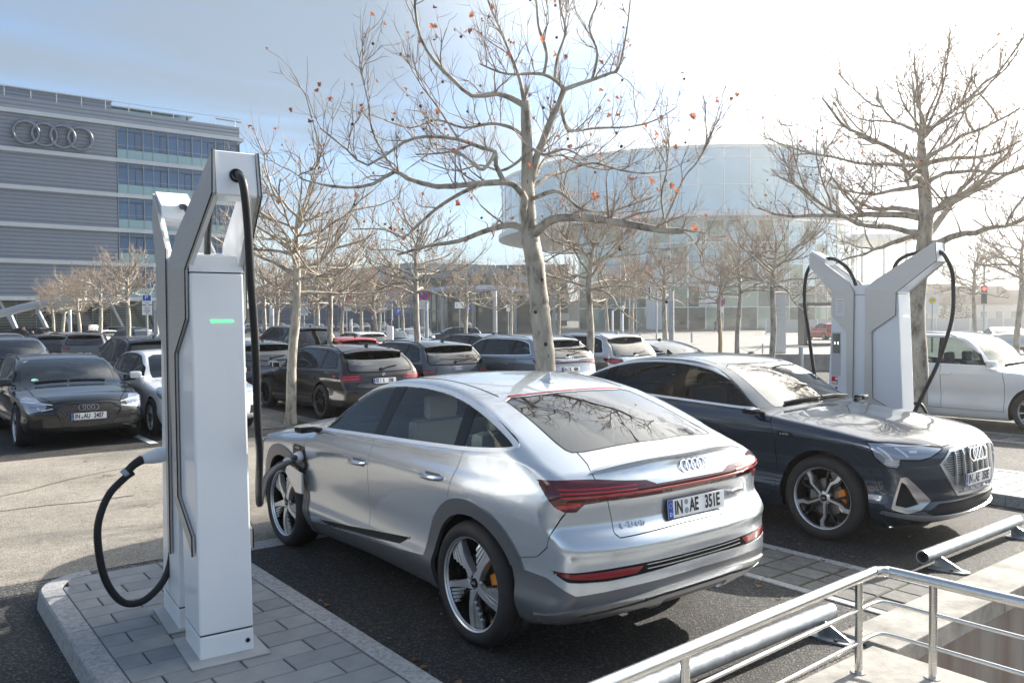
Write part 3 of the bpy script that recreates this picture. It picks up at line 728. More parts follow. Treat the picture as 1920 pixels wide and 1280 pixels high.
REAR_G = [(-1.40, -.1), (-1.39, .35), (-1.33, .565), (-1.5, .585), (-1.75, .612), (-2.0, .64), (-2.07, .615), (-2.12, .4), (-2.165, 0), (-2.165, -.1)]
WIND = [(.18, -.1), (.17, .3), (.09, .55), (.35, .60), (.62, .655), (.78, .695), (.835, .685), (.93, .4), (.985, 0), (.985, -.1)]
def _pillar(V, arch):   # black uprights inside the side glass
    x, z = V[:, 0], V[:, 2]; d = sdf(x, z, DR)
    b = np.minimum(np.minimum(sdf(x, z, [(-.15, 1.0), (-.24, 1.7), (-.41, 1.7), (-.27, 1.0)]), sdf(x, z, [(-1.24, 1.0), (-1.20, 1.7), (-1.33, 1.7), (-1.345, 1.0)])), sdf(x, z, [(.98, 1.0), (.62, 1.5), (.98, 1.5)]) + .0)
    return np.maximum(np.maximum(d, b), arch.side(V))
REG = [
  dict(n='arch_hole', m=None, g=lambda V, arch: arch(V, .435)),
  band('s', DR, -.022, 0, 'window_trim', 'wtrim', off=.004, t=.02, lr=True, over=True),
  dict(n='door_pillar', m='black', g=_pillar, off=-.002, t=.01, lr=True, split=True, over=True),
  dict(n='door_window', m='glass', p='s', poly=DR, off=-.004, t=.004, lr=True, see=True, over=True),
  dict(n='windscreen', m='screen', p='t', poly=rounded(WIND, 1), off=-.003, t=.004, see=True, over=True),
  dict(n='rear_window', m='rearglass', p='t', poly=rounded(REAR_G, 1), off=-.003, t=.004, see=True, over=True),
  band('t', rounded(REAR_G, 1), 0, .014, 'rear_window_seal', 'black', off=-.002, t=.01, over=True),
  band('t', rounded(WIND, 1), 0, .012, 'windscreen_seal', 'black', off=-.002, t=.01, over=True),
  dict(n='rear_lamp', m='lampR', p='r', poly=LAMPR, off=.003, t=.012, over=True, guard=1),
  band('f', GRILLE, -.022, 0, 'grille_frame', 'satin', off=.010, t=.03, over=True),
  dict(n='grille', m='grille', p='f', poly=GRILLE, off=-.012, t=.004, over=True),
  band('f', LAMPF, 0, .011, 'headlamp_surround', 'black', off=.001, t=.012, lr=True, over=True),
  dict(n='headlamp', m='lampF', p='f', poly=LAMPF, off=-.001, t=.012, lr=True, over=True),
  dict(n='intake_opening', m='dark', p='f', poly=[(1.155, .42), (1.09, .625), (1.04, .60), (.95, .50), (.88, .43), (1.03, .40)], off=-.02, t=.004, lr=True, over=True),
  dict(n='intake_frame', m='satin', p='f', poly=INTAKE, off=.008, t=.03, lr=True, over=True),
  dict(n='front_lower_grille', m='plastic', p='f', poly=[(-.1, .43), (.60, .425), (.78, .36), (.70, .325), (-.1, .31)], off=-.02, t=.004, over=True),
  dict(n='front_lip', m='satin', p='f', poly=[(-.1, .31), (.72, .322), (1.30, .365), (1.30, .335), (.78, .272), (-.1, .25)], off=.006, t=.02, over=True),
  dict(n='bumper_reflector', m='reflector', p='r', poly=[(.47, .606), (.71, .600), (1.0, .606), (1.10, .630), (.62, .640), (.42, .640)], off=.001, t=.01, lr=True, over=True),
  dict(n='bumper_grille', m='black', p='r', poly=[(-.1, .606), (.14, .606), (.71, .584), (1.02, .588), (1.16, .636), (.62, .652), (.44, .654), (-.1, .653)], off=-.004, t=.004, over=True),
  dict(n='diffuser_slot', m='dark', p='r', poly=[(-.1, .470), (.26, .468), (.60, .440), (.90, .412), (.92, .400), (.60, .424), (.28, .450), (-.1, .452)], off=.0, t=.01, over=True),
  dict(n='diffuser_blade', m='satin', p='r', poly=[(-.1, .425), (.27, .420), (.31, .36), (.36, .355), (.42, .400), (.60, .388), (.85, .36), (1.20, .335), (1.32, .36), (1.0, .435), (.70, .465), (.30, .502), (-.1, .505)], off=.014, t=.04, over=True),
  dict(n='rear_apron', m='trim', p='r', poly=[(-.1, .550), (.5, .540), (.95, .515), (1.18, .585), (1.75, .60), (1.9, .30), (.9, .2), (-.1, .2)], off=0, t=.012),
  dict(n='wheel_arch_trim', m='trim', g=lambda V, arch: arch(V, .535), off=.009, t=.03, lr=True, split=True),
  dict(n='sill_recess', m='dark', p='s', poly=[(.74, .375), (.62, .385), (-.72, .520), (-.60, .455), (.60, .345)], off=-.012, t=.004, lr=True),
  dict(n='sill_blade', m='satin2', p='s', poly=[(1.02, .352), (.74, .377), (.60, .344), (-.60, .454), (-.74, .47), (-.97, .53), (-.97, .45), (-.55, .415), (1.02, .315)], off=.004, t=.012, lr=True),
  dict(n='sill', m='trim', p='s', poly=[(1.1, .318), (-.55, .42), (-1.1, .47), (-1.1, .1), (1.1, .1)], off=.002, t=.012, lr=True),
  dict(n='front_door', m='paint', p='s', poly=FD, lr=True),
  dict(n='rear_door', m='paint', p='s', poly=RD, lr=True),
  dict(n='bonnet', m='paint', p='t', poly=[(.80, -.1), (.87, .66), (1.2, .725), (1.746, .765), (2.1, .66), (2.30, .46), (2.335, .2), (2.345, -.1)]),
  dict(n='tailgate', m='paint', p='r', poly=[(-.1, .822), (.12, .822), (.61, .806), (.66, .837), (.706, 1.01), (.80, 1.126), (.87, 1.196), (.998, 1.265), (.98, 1.40), (-.1, 1.40)]),
]
# the lamp, grille etc. must not wrap on to the bonnet or roof, so keep end regions below the top surface
COUPE['regions'] = REG
COUPE['lines'] = [
  ('s', [(.90, 1.11), (.955, .98), (.98, .85), (.988, .60), (.985, .375)]), ('s', [(-.205, 1.15), (-.16, .95), (-.135, .7), (-.12, .45)]),
  ('s', [(-1.36, 1.20), (-1.31, 1.04), (-1.26, .90)]), ('s', [(-1.93, .655), (-2.08, .69), (-2.17, .76), (-2.25, .955)]),
  ('t', [(.86, .67), (1.2, .725), (1.746, .765), (2.1, .66), (2.30, .46), (2.335, .2), (2.345, -.01)]),
  ('r', [(1.03, 1.29), (.998, 1.265), (.87, 1.196), (.80, 1.126), (.706, 1.01), (.66, .837), (.61, .808), (.12, .824), (-.1, .824)]),
  ('s', [(1.97, .76), (1.93, .72), (1.90, .66)]),
]
def coupe_detail(rear_txt, door_open=False):
    def f(root, bd, MT):
        # rear
        rings(root, bd, MT, False, 1.142, -.045, .038, .050, .0052, 'chrome', .010)
        sp = MB()
        pts = [(y, 1.196-.10*max(0, abs(y)-.45)**1.0*.5) for y in np.linspace(-.72, .72, 25)]
        vs = []; n = len(pts)
        for y, z in pts:
            zt = 1.212-.075*(abs(y)/.72)**3; x0 = -2.26+.10*(abs(y)/.72)**2; x1 = -2.425+.17*(abs(y)/.72)**2.2
            k = 1 if abs(y) < .70 else .3
            vs += [(x0, y, zt-.004), (x1+.05, y, zt+.014*k), (x1, y, zt+.016*k), (x1+.004, y, zt+.006*k), (x1+.05, y, zt-.03)]
        sp.add(vs, [(i*5+j, (i+1)*5+j, (i+1)*5+(j+1) % 5, i*5+(j+1) % 5) for i in range(n-1) for j in range(5)]+[tuple(range(5)), tuple((n-1)*5+j for j in range(5))], True)
        sp.obj('spoiler', MT['paint'], root)
        for poly in ([(.86, 1.02), (.98, .972), (1.05, .985), (1.13, 1.02), (1.08, 1.03), (.96, 1.025)], [(1.02, 1.06), (.93, 1.045), (.80, 1.095), (.62, 1.088), (.62, 1.10), (.83, 1.112), (.95, 1.065)]):
            pass
        for s in (1, -1):
            for z0 in (1.045, 1.065, 1.085):
                vs, fs = surf_strip(bd, [(s*y, z0) for y in np.linspace(.45, .885, 14)], .010, .003, 'r', .0025); MB().add(vs, fs).obj('lamp_segment', MT['lampRb'], root)
            vs, fs = surf_strip(bd, [(s*y, 1.00+.04*(y-.78)/.12*0-.01*(y-.8)/.1) for y in np.linspace(.78, .895, 8)], .024, .003, 'r', .0025); MB().add(vs, fs).obj('lamp_segment', MT['lampRb'], root)
        vs, fs = surf_strip(bd, [(y, 1.045) for y in np.linspace(-.62, .62, 30)], .012, .002, 'r', .0025); MB().add(vs, fs).obj('light_bar', MT['lampRb'], root)
        for z0 in (.618, .640):
            vs, fs = surf_strip(bd, [(y, z0) for y in np.linspace(-.42, .42, 24)], .005, .006, 'r', -.006); MB().add(vs, fs).obj('bumper_slat', MT['satin'], root)
        for s_, y_, z_, sz in (('e-tron', .47, .868, .050), ('55 quattro', -.47, .925, .034)):
            x_ = float(end_x(bd, [y_], [z_], False)[0]); nn = Vector(bd.normals(np.array([[x_, y_, z_]]))[0]); rt = Vector((0, 0, 1)).cross(nn); text_obj('model_lettering', s_, sz, MT['chrome'], root, frame(Vector((x_, y_, z_))+nn*.006, rt, nn.cross(rt)), .006, 1.15, 1.15, .0012)
        # aerial
        z = float(top_z(bd, [-1.08], [0])[0])
        MB().prism([(-1.00, z-.005), (-1.05, z+.018), (-1.115, z+.062), (-1.135, z+.064), (-1.15, z-.005)], 'y', -.004, .004).prism([(-.98, z-.01), (-1.0, z+.008), (-1.16, z+.004), (-1.17, z-.01)], 'y', -.026, .026).obj('aerial_fin', MT['paint'], root)
        # roof frame line + panoramic roof
        vs, fs = surf_strip(bd, [(-1.355+.05*(y/.55)**2, y) for y in np.linspace(-.52, .52, 20)], .014, .004, 't', .001); MB().add(vs, fs).obj('brake_light', MT['lampRb'], root)
        for s in (1, -1):
            vs, fs = surf_strip(bd, [(x, s*(.575+.02*(x+1.3)/1.3)) for x in np.linspace(-1.28, .04, 24)], .012, .002, 't', .0); MB().add(vs, fs).obj('roof_seam', MT['black'], root)
            # handles
            for hx, hz in ((-.02, .955), (-1.08, 1.003)):
                y = float(side_y(bd, [hx], [hz])[0])
                mb = MB(); mb.tube([(hx+.115, s*(y+.004), hz-.004), (hx+.09, s*(y+.030), hz-.001), (hx, s*(y+.036), hz), (hx-.09, s*(y+.030), hz+.003), (hx-.115, s*(y+.004), hz+.004)], [.011, .016, .018, .016, .011], 10)
                for i in range(len(mb.v)): mb.v[i] = (mb.v[i][0], mb.v[i][1], hz+(mb.v[i][2]-hz)*1.15)
                mb.obj('door_handle', MT['paint' if not MT.get('handle') else 'handle'], root)
                MB().bbox((hx, s*(y-.001), hz), (.17, .012, .052), .006).obj('handle_recess', MT['trim'], root)
            # camera style mirror
            y = float(side_y(bd, [.80], [1.10])[0])
            mb = MB().tube([(.80, s*(y-.01), 1.10), (.81, s*(y+.07), 1.118), (.80, s*(y+.13), 1.125)], [.026, .022, .020], 8)
            mb.bbox((.775, s*(y+.155), 1.125), (.115, .13, .050), .018, rz=s*.12)
            mb.obj('side_camera', MT['black'], root)
            MB().bbox((.80, s*(y+.155), 1.147), (.07, .12, .012), .005, rz=s*.12).obj('side_camera_cap', MT['satin'], root)
            # headlamp inner pieces
            for y0, y1, z0, z1, w_ in ((.885, .905, .77, .93, .0),):
                pass
            for k in range(4):
                vs, fs = surf_strip(bd, [(s*yy, .762+.013*k+.004*(yy-.86)/.04) for yy in np.linspace(.855, .912, 6)], .006, .004, 'f', .001); MB().add(vs, fs).obj('headlamp_bar', MT['lampFb'], root)
            for a, b in (((.925, .905), (.885, .80)), ((.84, .905), (.80, .83))):
                vs, fs = surf_strip(bd, [(s*(a[0]+(b[0]-a[0])*t), a[1]+(b[1]-a[1])*t) for t in np.linspace(0, 1, 8)], .018, .003, 'f', .001); MB().add(vs, fs).obj('headlamp_bar', MT['lampFb'], root)
            vs, fs = surf_strip(bd, [(s*yy, .916) for yy in np.linspace(.56, .91, 14)], .006, .003, 'f', .001); MB().add(vs, fs).obj('headlamp_bar', MT['lampFb'], root)
            vs, fs = surf_strip(bd, [(s*yy, .873) for yy in np.linspace(.72, .775, 6)], .024, .003, 'f', .001); MB().add(vs, fs).obj('headlamp_bar', MT['lampFb'], root)
            t_ = 'e-tron'; xx = 1.10; yy = float(side_y(bd, [xx], [.935])[0])
            o = MB().prism([(1.02, .958), (1.16, .95), (1.19, .925), (1.02, .915)], 'y', s*(yy-.012), s*(yy+.004)).obj('fender_badge', MT['black'], root)
            text_obj('badge_lettering', t_, .032, MT['satin'], o, frame((xx-.01, s*(yy+.0045), .936), (-s, 0, 0), (0, 0, 1)), .0005, 1.1, 1.05)
            # wipers
        for y0, y1 in ((.60, -.02), (-.05, -.58)):
            P = [(.90-.10*(abs(y)/.7)**2+.01, y) for y in np.linspace(y0, y1, 9)]
            vs, fs = surf_strip(bd, P, .022, .022, 't', .006); MB().add(vs, fs).obj('wiper', MT['plastic'], root)
        # front
        for y in (-.36, -.235, -.12, 0, .12, .235, .36):
            zb = .50+max(0, abs(y)-.28)*.9
            vs, fs = surf_strip(bd, [(y, z) for z in np.linspace(zb, .878-.10*max(0, abs(y)-.30), 8)], .016, .016, 'f', -.006); MB().add(vs, fs).obj('grille_bar', MT['satin'], root)
        for k in range(11):
            z = .655+.0195*k; e = min(.45, .50-max(0, z-.76)*.9) if z > .76 else .50-(.76-z)*.9
            vs, fs = surf_strip(bd, [(y, z) for y in np.linspace(-e, e, 16)], .0075, .004, 'f', -.011); MB().add(vs, fs).obj('grille_slot', MT['dark'], root)
        rings(root, bd, MT, True, .812, 0, .058, .072, .0095, 'chrome', .018)
    return f
STD = std_mats()
SILVER = paint('silver_paint', (.60, .645, .70), .74, .25); BLUE = paint('dark_blue_paint', (.026, .043, .072), .5, .2)
MATS['grille_grey'] = None; del MATS['grille_grey']
GRG = mat('grille_platinum', (.34, .36, .38), .35, .7)
cs, bdC, MTs, _ = make_car('coupe', COUPE, .022, dict(paint=SILVER, grille=GRG, satin2=SILVER, trim=mat('contrast_grey', (.12, .127, .14), .38, .3, coat=.3), glass=glass('clear_side_glass', (.66, .72, .70)), seat=mat('grey_leather', (.52, .52, .50), .55), handle=mat('handle_silver', (.62, .66, .72), .2, .9)),
    'silver electric coupe SUV plugged in beside the nearest charger, its tail towards the viewer', (OX, OY), YAW, wheels=('turbine', .386, .292, .265),
    plate=[(('IN', 'AE', '351E'), False, .910, -.045)], detail=coupe_detail('e-tron'), cat='car', name='electric_car')
cb_, _, MTb, _ = make_car('coupe', COUPE, .022, dict(paint=BLUE, trim=BLUE, grille=GRG, screen=glass('bright_windscreen', (.45, .5, .5), .22), glass=glass('side_glass_dark', (.30, .34, .34)), satin2=mat('dark_blade', (.03, .04, .06), .3, .5, coat=.5), satin=mat('satin_front', (.55, .57, .60), .3, .9), seat=mat('beige_leather', (.22, .18, .13), .55)),
    'dark blue electric coupe SUV parked nose out beside the silver one', (2.6081, 9.1113), R(-51.08), wheels=('ydark', .386, .280, .265),
    plate=[(('IN', 'AE', '350E'), True, .600, 0)], detail=coupe_detail('x'), cat='car', name='electric_car', steer=0)
# ------------------------------------------------------------------ ground
def asphalt(name, base, stone, dens=.5, rough=.85, scale=1.0, patch=None, wet=0.0, crack=False):
    if name in MATS: return MATS[name]
    m = bpy.data.materials.new(name); m.use_nodes = True; t = m.node_tree; b = t.nodes['Principled BSDF']; N = t.nodes.new; L = t.links.new
    g = N('ShaderNodeNewGeometry'); P = g.outputs['Position']
    def noise(s, d=5, r=.6):
        n = N('ShaderNodeTexNoise'); n.inputs['Scale'].default_value = s; n.inputs['Detail'].default_value = d; n.inputs['Roughness'].default_value = r; L(P, n.inputs['Vector']); return n.outputs['Fac']
    def rng(a, lo, hi, o0=0, o1=1):
        r = N('ShaderNodeMapRange'); r.inputs[1].default_value = lo; r.inputs[2].default_value = hi; r.inputs[3].default_value = o0; r.inputs[4].default_value = o1; L(a, r.inputs[0]); return r.outputs[0]
    def mix(f, a, c, mode='MIX'):
        x = N('ShaderNodeMix'); x.data_type = 'RGBA'; x.blend_type = mode
        (L(f, x.inputs[0]) if not isinstance(f, float) else setattr(x.inputs[0], 'default_value', f))
        for k, v in ((6, a), (7, c)): (L(v, x.inputs[k]) if not isinstance(v, tuple) else setattr(x.inputs[k], 'default_value', (*v, 1)))
        return x.outputs[2]
    v = N('ShaderNodeTexVoronoi'); v.inputs['Scale'].default_value = 95*scale; L(P, v.inputs['Vector'])
    sep = N('ShaderNodeSeparateColor'); L(v.outputs['Color'], sep.inputs[0])
    st = rng(sep.outputs[0], 1-dens, 1-dens+.15)
    c = mix(st, base, stone)
    big = rng(noise(.55, 6, .65), .34, .66, .72, 1.22); med = rng(noise(9, 4), .3, .7, .86, 1.12)
    bb = N('ShaderNodeMath'); bb.operation = 'MULTIPLY'; L(big, bb.inputs[0]); L(med, bb.inputs[1])
    cc = N('ShaderNodeVectorMath'); cc.operation = 'SCALE'; L(c, cc.inputs[0]); L(bb.outputs[0], cc.inputs['Scale']); c = cc.outputs[0]
    if patch:
        pf = rng(noise(.8, 8, .7), patch[1], patch[1]+.03); c = mix(pf, c, patch[0])
    L(c, b.inputs['Base Color'])
    L(rng(noise(30, 3), .3, .7, rough-.12, rough+.08), b.inputs['Roughness'])
    bp = N('ShaderNodeBump'); bp.inputs['Strength'].default_value = .55; bp.inputs['Distance'].default_value = .006; L(v.outputs['Distance'], bp.inputs['Height'])
    n2 = N('ShaderNodeBump'); n2.inputs['Strength'].default_value = .3; n2.inputs['Distance'].default_value = .01; L(noise(14, 6), n2.inputs['Height']); L(bp.outputs[0], n2.inputs['Normal']); L(n2.outputs[0], b.inputs['Normal'])
    MATS[name] = m; return m
A_DARK = asphalt('asphalt_dark', (.015, .015, .017), (.085, .083, .08), .26, .8, patch=((.055, .048, .040), .60))
A_MID = asphalt('asphalt_worn', (.040, .039, .038), (.15, .145, .14), .42, .85)
A_LANE = asphalt('asphalt_light', (.13, .118, .10), (.36, .33, .285), .62, .85, 2.0, patch=((.085, .075, .062), .66))
PLAZA = asphalt('plaza_paving', (.22, .215, .205), (.36, .35, .33), .5, .8, .3)
CONC = mat('concrete', (.33, .32, .30), .85, var=.28, vscale=3, bump=.35, bscale=45, det=10)
CONC_L = mat('concrete_pale', (.27, .262, .245), .85, var=.42, vscale=4, bump=.3, bscale=60, det=10)
GRAN = mat('kerb_granite', (.31, .315, .325), .7, var=.35, vscale=38, bump=.25, bscale=120, det=8)
SLAB = mat('slab_concrete', (.25, .262, .272), .75, var=.14, vscale=5, bump=.12, bscale=220, det=9)
SLAB2 = mat('slab_concrete_b', (.275, .282, .288), .75, var=.14, vscale=4, bump=.12, bscale=220, det=9)
SLAB3 = mat('slab_concrete_c', (.225, .238, .248), .75, var=.14, vscale=6, bump=.12, bscale=220, det=9)
SETT = mat('paver_old', (.15, .148, .142), .82, var=.25, vscale=14, bump=.3, bscale=90, det=8)
MOSS = mat('joint_moss', (.05, .055, .022), .95, col2=(.03, .026, .02), vscale=6, bump=.5, bscale=80)
LINE = mat('line_paint', (.62, .62, .60), .7, var=.2, vscale=14, bump=.15, bscale=120)
def sheet(name, poly, z, m, parent=None):
    """flat polygon in bay coordinates"""
    vs = [W(u, v, z) for u, v in poly]; me = bpy.data.meshes.new(name); me.from_pydata([tuple(p) for p in vs], [], [tuple(range(len(vs)))]); me.update()
    if me.polygons[0].normal.z < 0: me.flip_normals()
    o = link(name, me, m, parent)
    if not parent: o['kind'] = 'structure'
    return o
B_ = 900
sheet('ground', [(-3.0, -B_), (-3.0, B_), (B_, B_), (B_, -B_)], 0, A_MID)
sheet('ground', [(-3.0, -.92), (-B_, -.92), (-B_, B_), (-3.0, B_)], 0, A_MID)
sheet('ground', [(-6.5, -.92), (-B_, -.92), (-B_, -B_), (-6.5, -B_)], 0, A_MID)
sheet('parking_bay', [(-3.0, 1.42), (-3.0, -1.50), (1.72, -1.50), (1.72, 1.42)], .004, A_DARK)
sheet('parking_bay', [(-3.0, -2.40), (-3.0, -5.62), (1.72, -5.62), (1.72, -2.40)], .004, A_DARK)
sheet('parking_bay', [(-3.0, 2.9), (1.42, 2.9), (1.42, 14), (-3.0, 14)], .004, A_DARK)
sheet('parking_bay', [(-3.0, -7.22), (1.72, -7.22), (1.72, -20), (-3.0, -20)], .004, A_MID)
sheet('drive_lane', [(1.72, -26), (1.72, 30), (8.3, 30), (8.3, -26)], .004, A_LANE)
sheet('gutter_strip', [(1.46, -1.6), (1.46, 1.42), (1.72, 1.42), (1.72, -1.6)], .008, GRAN)
sheet('gutter_strip', [(1.42, 2.9), (1.42, 12), (1.72, 12), (1.72, 2.9)], .008, A_MID)
sheet('bay_row_opposite', [(8.3, -26), (8.3, 30), (19.5, 30), (19.5, -26)], .004, A_DARK)
sheet('drive_lane', [(19.5, -26), (19.5, 40), (26, 40), (26, -26)], .004, A_LANE)
sheet('plaza', [(13, -26.5), (120, -26.5), (120, -160), (-30, -160), (-30, -26.5)], .02, PLAZA)
sheet('plaza', [(44, 30), (44, -26.5), (120, -26.5), (120, 30)], .02, PLAZA)
for v0 in (-13.4, 2.9, 5.4, 8, -5.3, -8.1, -10.9): sheet('bay_line', [(8.55, v0-.06+.2), (10.3, v0-.06+.2), (10.3, v0+.06+.2), (8.55, v0+.06+.2)], .010, LINE)
sheet('bay_line', [(8.7, .12), (10.35, .12), (10.35, .25), (8.7, .25)], .010, LINE)
sheet('bay_line', [(-1.2, 4.9), (1.4, 4.9), (1.4, 5.0), (-1.2, 5.0)], .012, LINE)
# ------------------------------------------------------------------ pavers
def slab_mesh(lx, ly, h, m, bev=.004, name='paving_slab'):
    mb = MB(); b = bev; x, y = lx/2, ly/2
    vs = [(-x, -y, -h), (x, -y, -h), (x, y, -h), (-x, y, -h), (-x, -y, -b), (x, -y, -b), (x, y, -b), (-x, y, -b), (-x+b, -y+b, 0), (x-b, -y+b, 0), (x-b, y-b, 0), (-x+b, y-b, 0)]
    mb.add(vs, [(0, 1, 5, 4), (1, 2, 6, 5), (2, 3, 7, 6), (3, 0, 4, 7), (4, 5, 9, 8), (5, 6, 10, 9), (6, 7, 11, 10), (7, 4, 8, 11), (8, 9, 10, 11)]); return mb.mesh(name, m)
SM = [slab_mesh(.191, .391, .05, m) for m in (SLAB, SLAB2, SLAB3)]; SH = [slab_mesh(.191, .191, .05, m) for m in (SLAB, SLAB2, SLAB3)]
def put(name, me, u, v, z, par, jit=.0012, rz=0.0):
    o = link(name, me, None, par, W(u, v, z+random.uniform(-jit, jit)), (random.uniform(-.002, .002), random.uniform(-.002, .002), YAW+rz+random.uniform(-.003, .003))); return o
def island(v0, v1, name, u0=-3.0, u1=1.36, detail=True):
    """raised island between bays, kerb all round, staggered slabs inside"""
    zt = .12; rc = .38; kw = .14
    def outline(d, n=7):
        a, b, c = v0+d, v1-d, u1-d; r = rc-d; P = [(u0, a)]
        for k in range(n): t = math.pi/2*k/(n-1); P.append((c-r+r*math.sin(t), a+r-r*math.cos(t)))
        for k in range(n): t = math.pi/2*k/(n-1); P.append((c-r+r*math.cos(t), b-r+r*math.sin(t)))
        P.append((u0, b)); return P
    bed = MB(); bed.prism([tuple(W(u, v)[:2]) for u, v in outline(kw-.01)][::-1], 'z', .0, zt-.022)
    isl = bed.obj(name, mat('joint_sand', (.045, .043, .04), .95, var=.3, vscale=30)); isl['kind'] = 'structure'
    # kerb stones
    oo = outline(-.02); o1 = outline(0); oi = outline(kw)
    def kerb(i0, i1, A, B, C):
        mb = MB(); vs = []
        for i in range(i0, i1+1):
            vs += [W(*A[i], 0), W(*B[i], zt-.012), W(B[i][0]*.92+C[i][0]*.08, B[i][1]*.92+C[i][1]*.08, zt), W(*C[i], zt), W(*C[i], 0)]
        n = i1-i0+1; mb.add(vs, [(k*5+j, k*5+j+1, (k+1)*5+j+1, (k+1)*5+j) for k in range(n-1) for j in range(4)]+[(0, 1, 2, 3, 4), tuple((n-1)*5+j for j in range(5))]); mb.obj('kerb_stone', GRAN, isl)
    for seg in (range(1, 5), range(4, 8), range(8, 12), range(11, 15)):
        s = list(seg); kerb(s[0], s[-1], oo, o1, oi)
    for side, (A, B, C) in ((0, (oo, o1, oi)), (-1, (oo, o1, oi))):
        ue = u1-rc; us = [ue]
        while us[-1] > u0+.05: us.append(max(u0, us[-1]-1.0+(.02 if len(us) == 1 else 0)))
        va, vb, vc = (A[0][1], B[0][1], C[0][1]) if side == 0 else (A[-1][1], B[-1][1], C[-1][1])
        for a, b in zip(us[:-1], us[1:]):
            a -= .003; b += .003; mb = MB(); vs = []
            for u in (a, b): vs += [W(u, va, 0), W(u, vb, zt-.012), W(u, vb*.92+vc*.08, zt), W(u, vc, zt), W(u, vc, 0)]
            mb.add(vs, [(j, j+1, j+6, j+5) for j in range(4)]+[(0, 1, 2, 3, 4), (5, 6, 7, 8, 9)]); mb.obj('kerb_stone', GRAN, isl)
    # slabs, rows run across the island
    a, b = v0+kw+.004, v1-kw-.004; rows = int((u1-kw-u0)/.2)
    for r in range(rows):
        u = u1-kw-.1-r*.2; ins = 0
        if r == 0: ins = .05
        v = a+ins; first = .2 if r % 2 else .4
        wds = []; pos = v
        lim = b-ins
        q = first
        while pos < lim-.02:
            wd = min(q, lim-pos); q = .4
            if wd > .03: wds.append((pos, wd))
            pos += wd
        for p, wd in wds:
            k = random.randrange(3)
            if abs(wd-.4) < .001: put('paving_slab', SM[k], u, p+.2, zt-.003, isl)
            elif abs(wd-.2) < .001: put('paving_slab', SH[k], u, p+.1, zt-.003, isl)
            else: put('paving_slab', slab_mesh(.191, wd-.009, .05, (SLAB, SLAB2, SLAB3)[k]), u, p+wd/2, zt-.003, isl)
    return isl
island(1.50, 2.94, 'traffic_island')
island(-7.20, -5.62, 'traffic_island')
SP = [slab_mesh(.226, .226, .05, m, .008, 'paver') for m in (SETT, mat('paver_old_b', (.125, .125, .122), .82, var=.25, vscale=12, bump=.3, bscale=90), mat('paver_old_c', (.175, .17, .16), .82, var=.22, vscale=12, bump=.3, bscale=90))]
EDG = slab_mesh(.99, .085, .05, GRAN, .006, 'edging_stone')
def strip(v0, v1, u0, u1, skip=None):
    o = sheet('paved_strip', [(u0, v0), (u0, v1), (u1, v1), (u1, v0)], .006, MOSS)
    n = 3; wv = (v1-v0-.19)/n
    k = int((u1-u0)/.245)
    for i in range(k):
        for j in range(n):
            u = u0+.125+i*.245; v = v0+.095+wv*(j+.5)
            if skip and math.hypot(u-skip[0], v-skip[1]) < .34: continue
            p = put('paver', SP[random.choice((0, 0, 1, 1, 2))], u, v, .013, o, .003); p.scale = (1, (wv-.012)/.226, 1)
    i = u0+.5
    while i < u1:
        for v in (v0+.045, v1-.045): put('edging_stone', EDG, i, v, .014, o)
        i += 1.0
    return o
TREE1 = (1.25, -1.93)
strip(-2.40, -1.50, -2.85, 1.72, TREE1)
strip(-11.4, -10.4, -2.2, 1.7, (1.34, -10.6))
so = sheet('paved_strip', [(9.25, -3.3), (9.25, -1.35), (14.5, -1.35), (14.5, -3.3)], .008, MOSS)
for i in range(12):
    for j in range(5):
        if math.hypot(9.45+i*.4-9.66, -3.1+j*.39+2.58) > .3: p = put('paver', SP[random.randrange(3)], 9.45+i*.4, -3.1+j*.39, .016, so); p.scale = (1.7, 1.66, 1)
# loose grit, dead leaves and oil spots lying about
mb = MB()
for _ in range(900):
    u = random.uniform(-2.9, 8); v = random.uniform(-6, 4.5); s_ = random.choice((.004, .005, .007, .010)); 
    if 1.5 < v < 2.95 and u < 1.4: continue
    c = W(u, v, .006+s_*.3); q = [c+Vector((random.uniform(-1, 1)*s_, random.uniform(-1, 1)*s_, random.uniform(-.5, .6)*s_)) for _ in range(4)]; mb.add(q, [(0, 1, 2), (0, 2, 3), (0, 3, 1), (1, 3, 2)])
mb.obj('grit', mat('grit_stone', (.45, .44, .42), .8))['kind'] = 'stuff'
mb = MB()
for _ in range(160):
    u = random.uniform(-2.8, 1.6) if random.random() < .7 else random.uniform(1.7, 8); v = random.choice((random.gauss(-1.5, .25), random.gauss(-2.45, .2), random.uniform(-6, 4), random.gauss(1.42, .1))); s_ = random.uniform(.012, .035)
    if 1.5 < v < 2.95 and u < 1.4: continue
    c = W(u, v, .012); a = random.uniform(0, 6.28); q = [c+Vector((math.cos(a+t)*s_*k, math.sin(a+t)*s_*k, random.uniform(0, .012))) for t, k in ((0, 1), (1.1, .6), (1.9, 1), (3.0, .5), (4.1, .9), (5.2, .6))]; mb.add(q, [(0, 1, 2), (0, 2, 3), (0, 3, 4), (0, 4, 5)])
mb.obj('leaf_litter', mat('litter_brown', (.16, .09, .045), .85, var=.4, vscale=3))['kind'] = 'stuff'
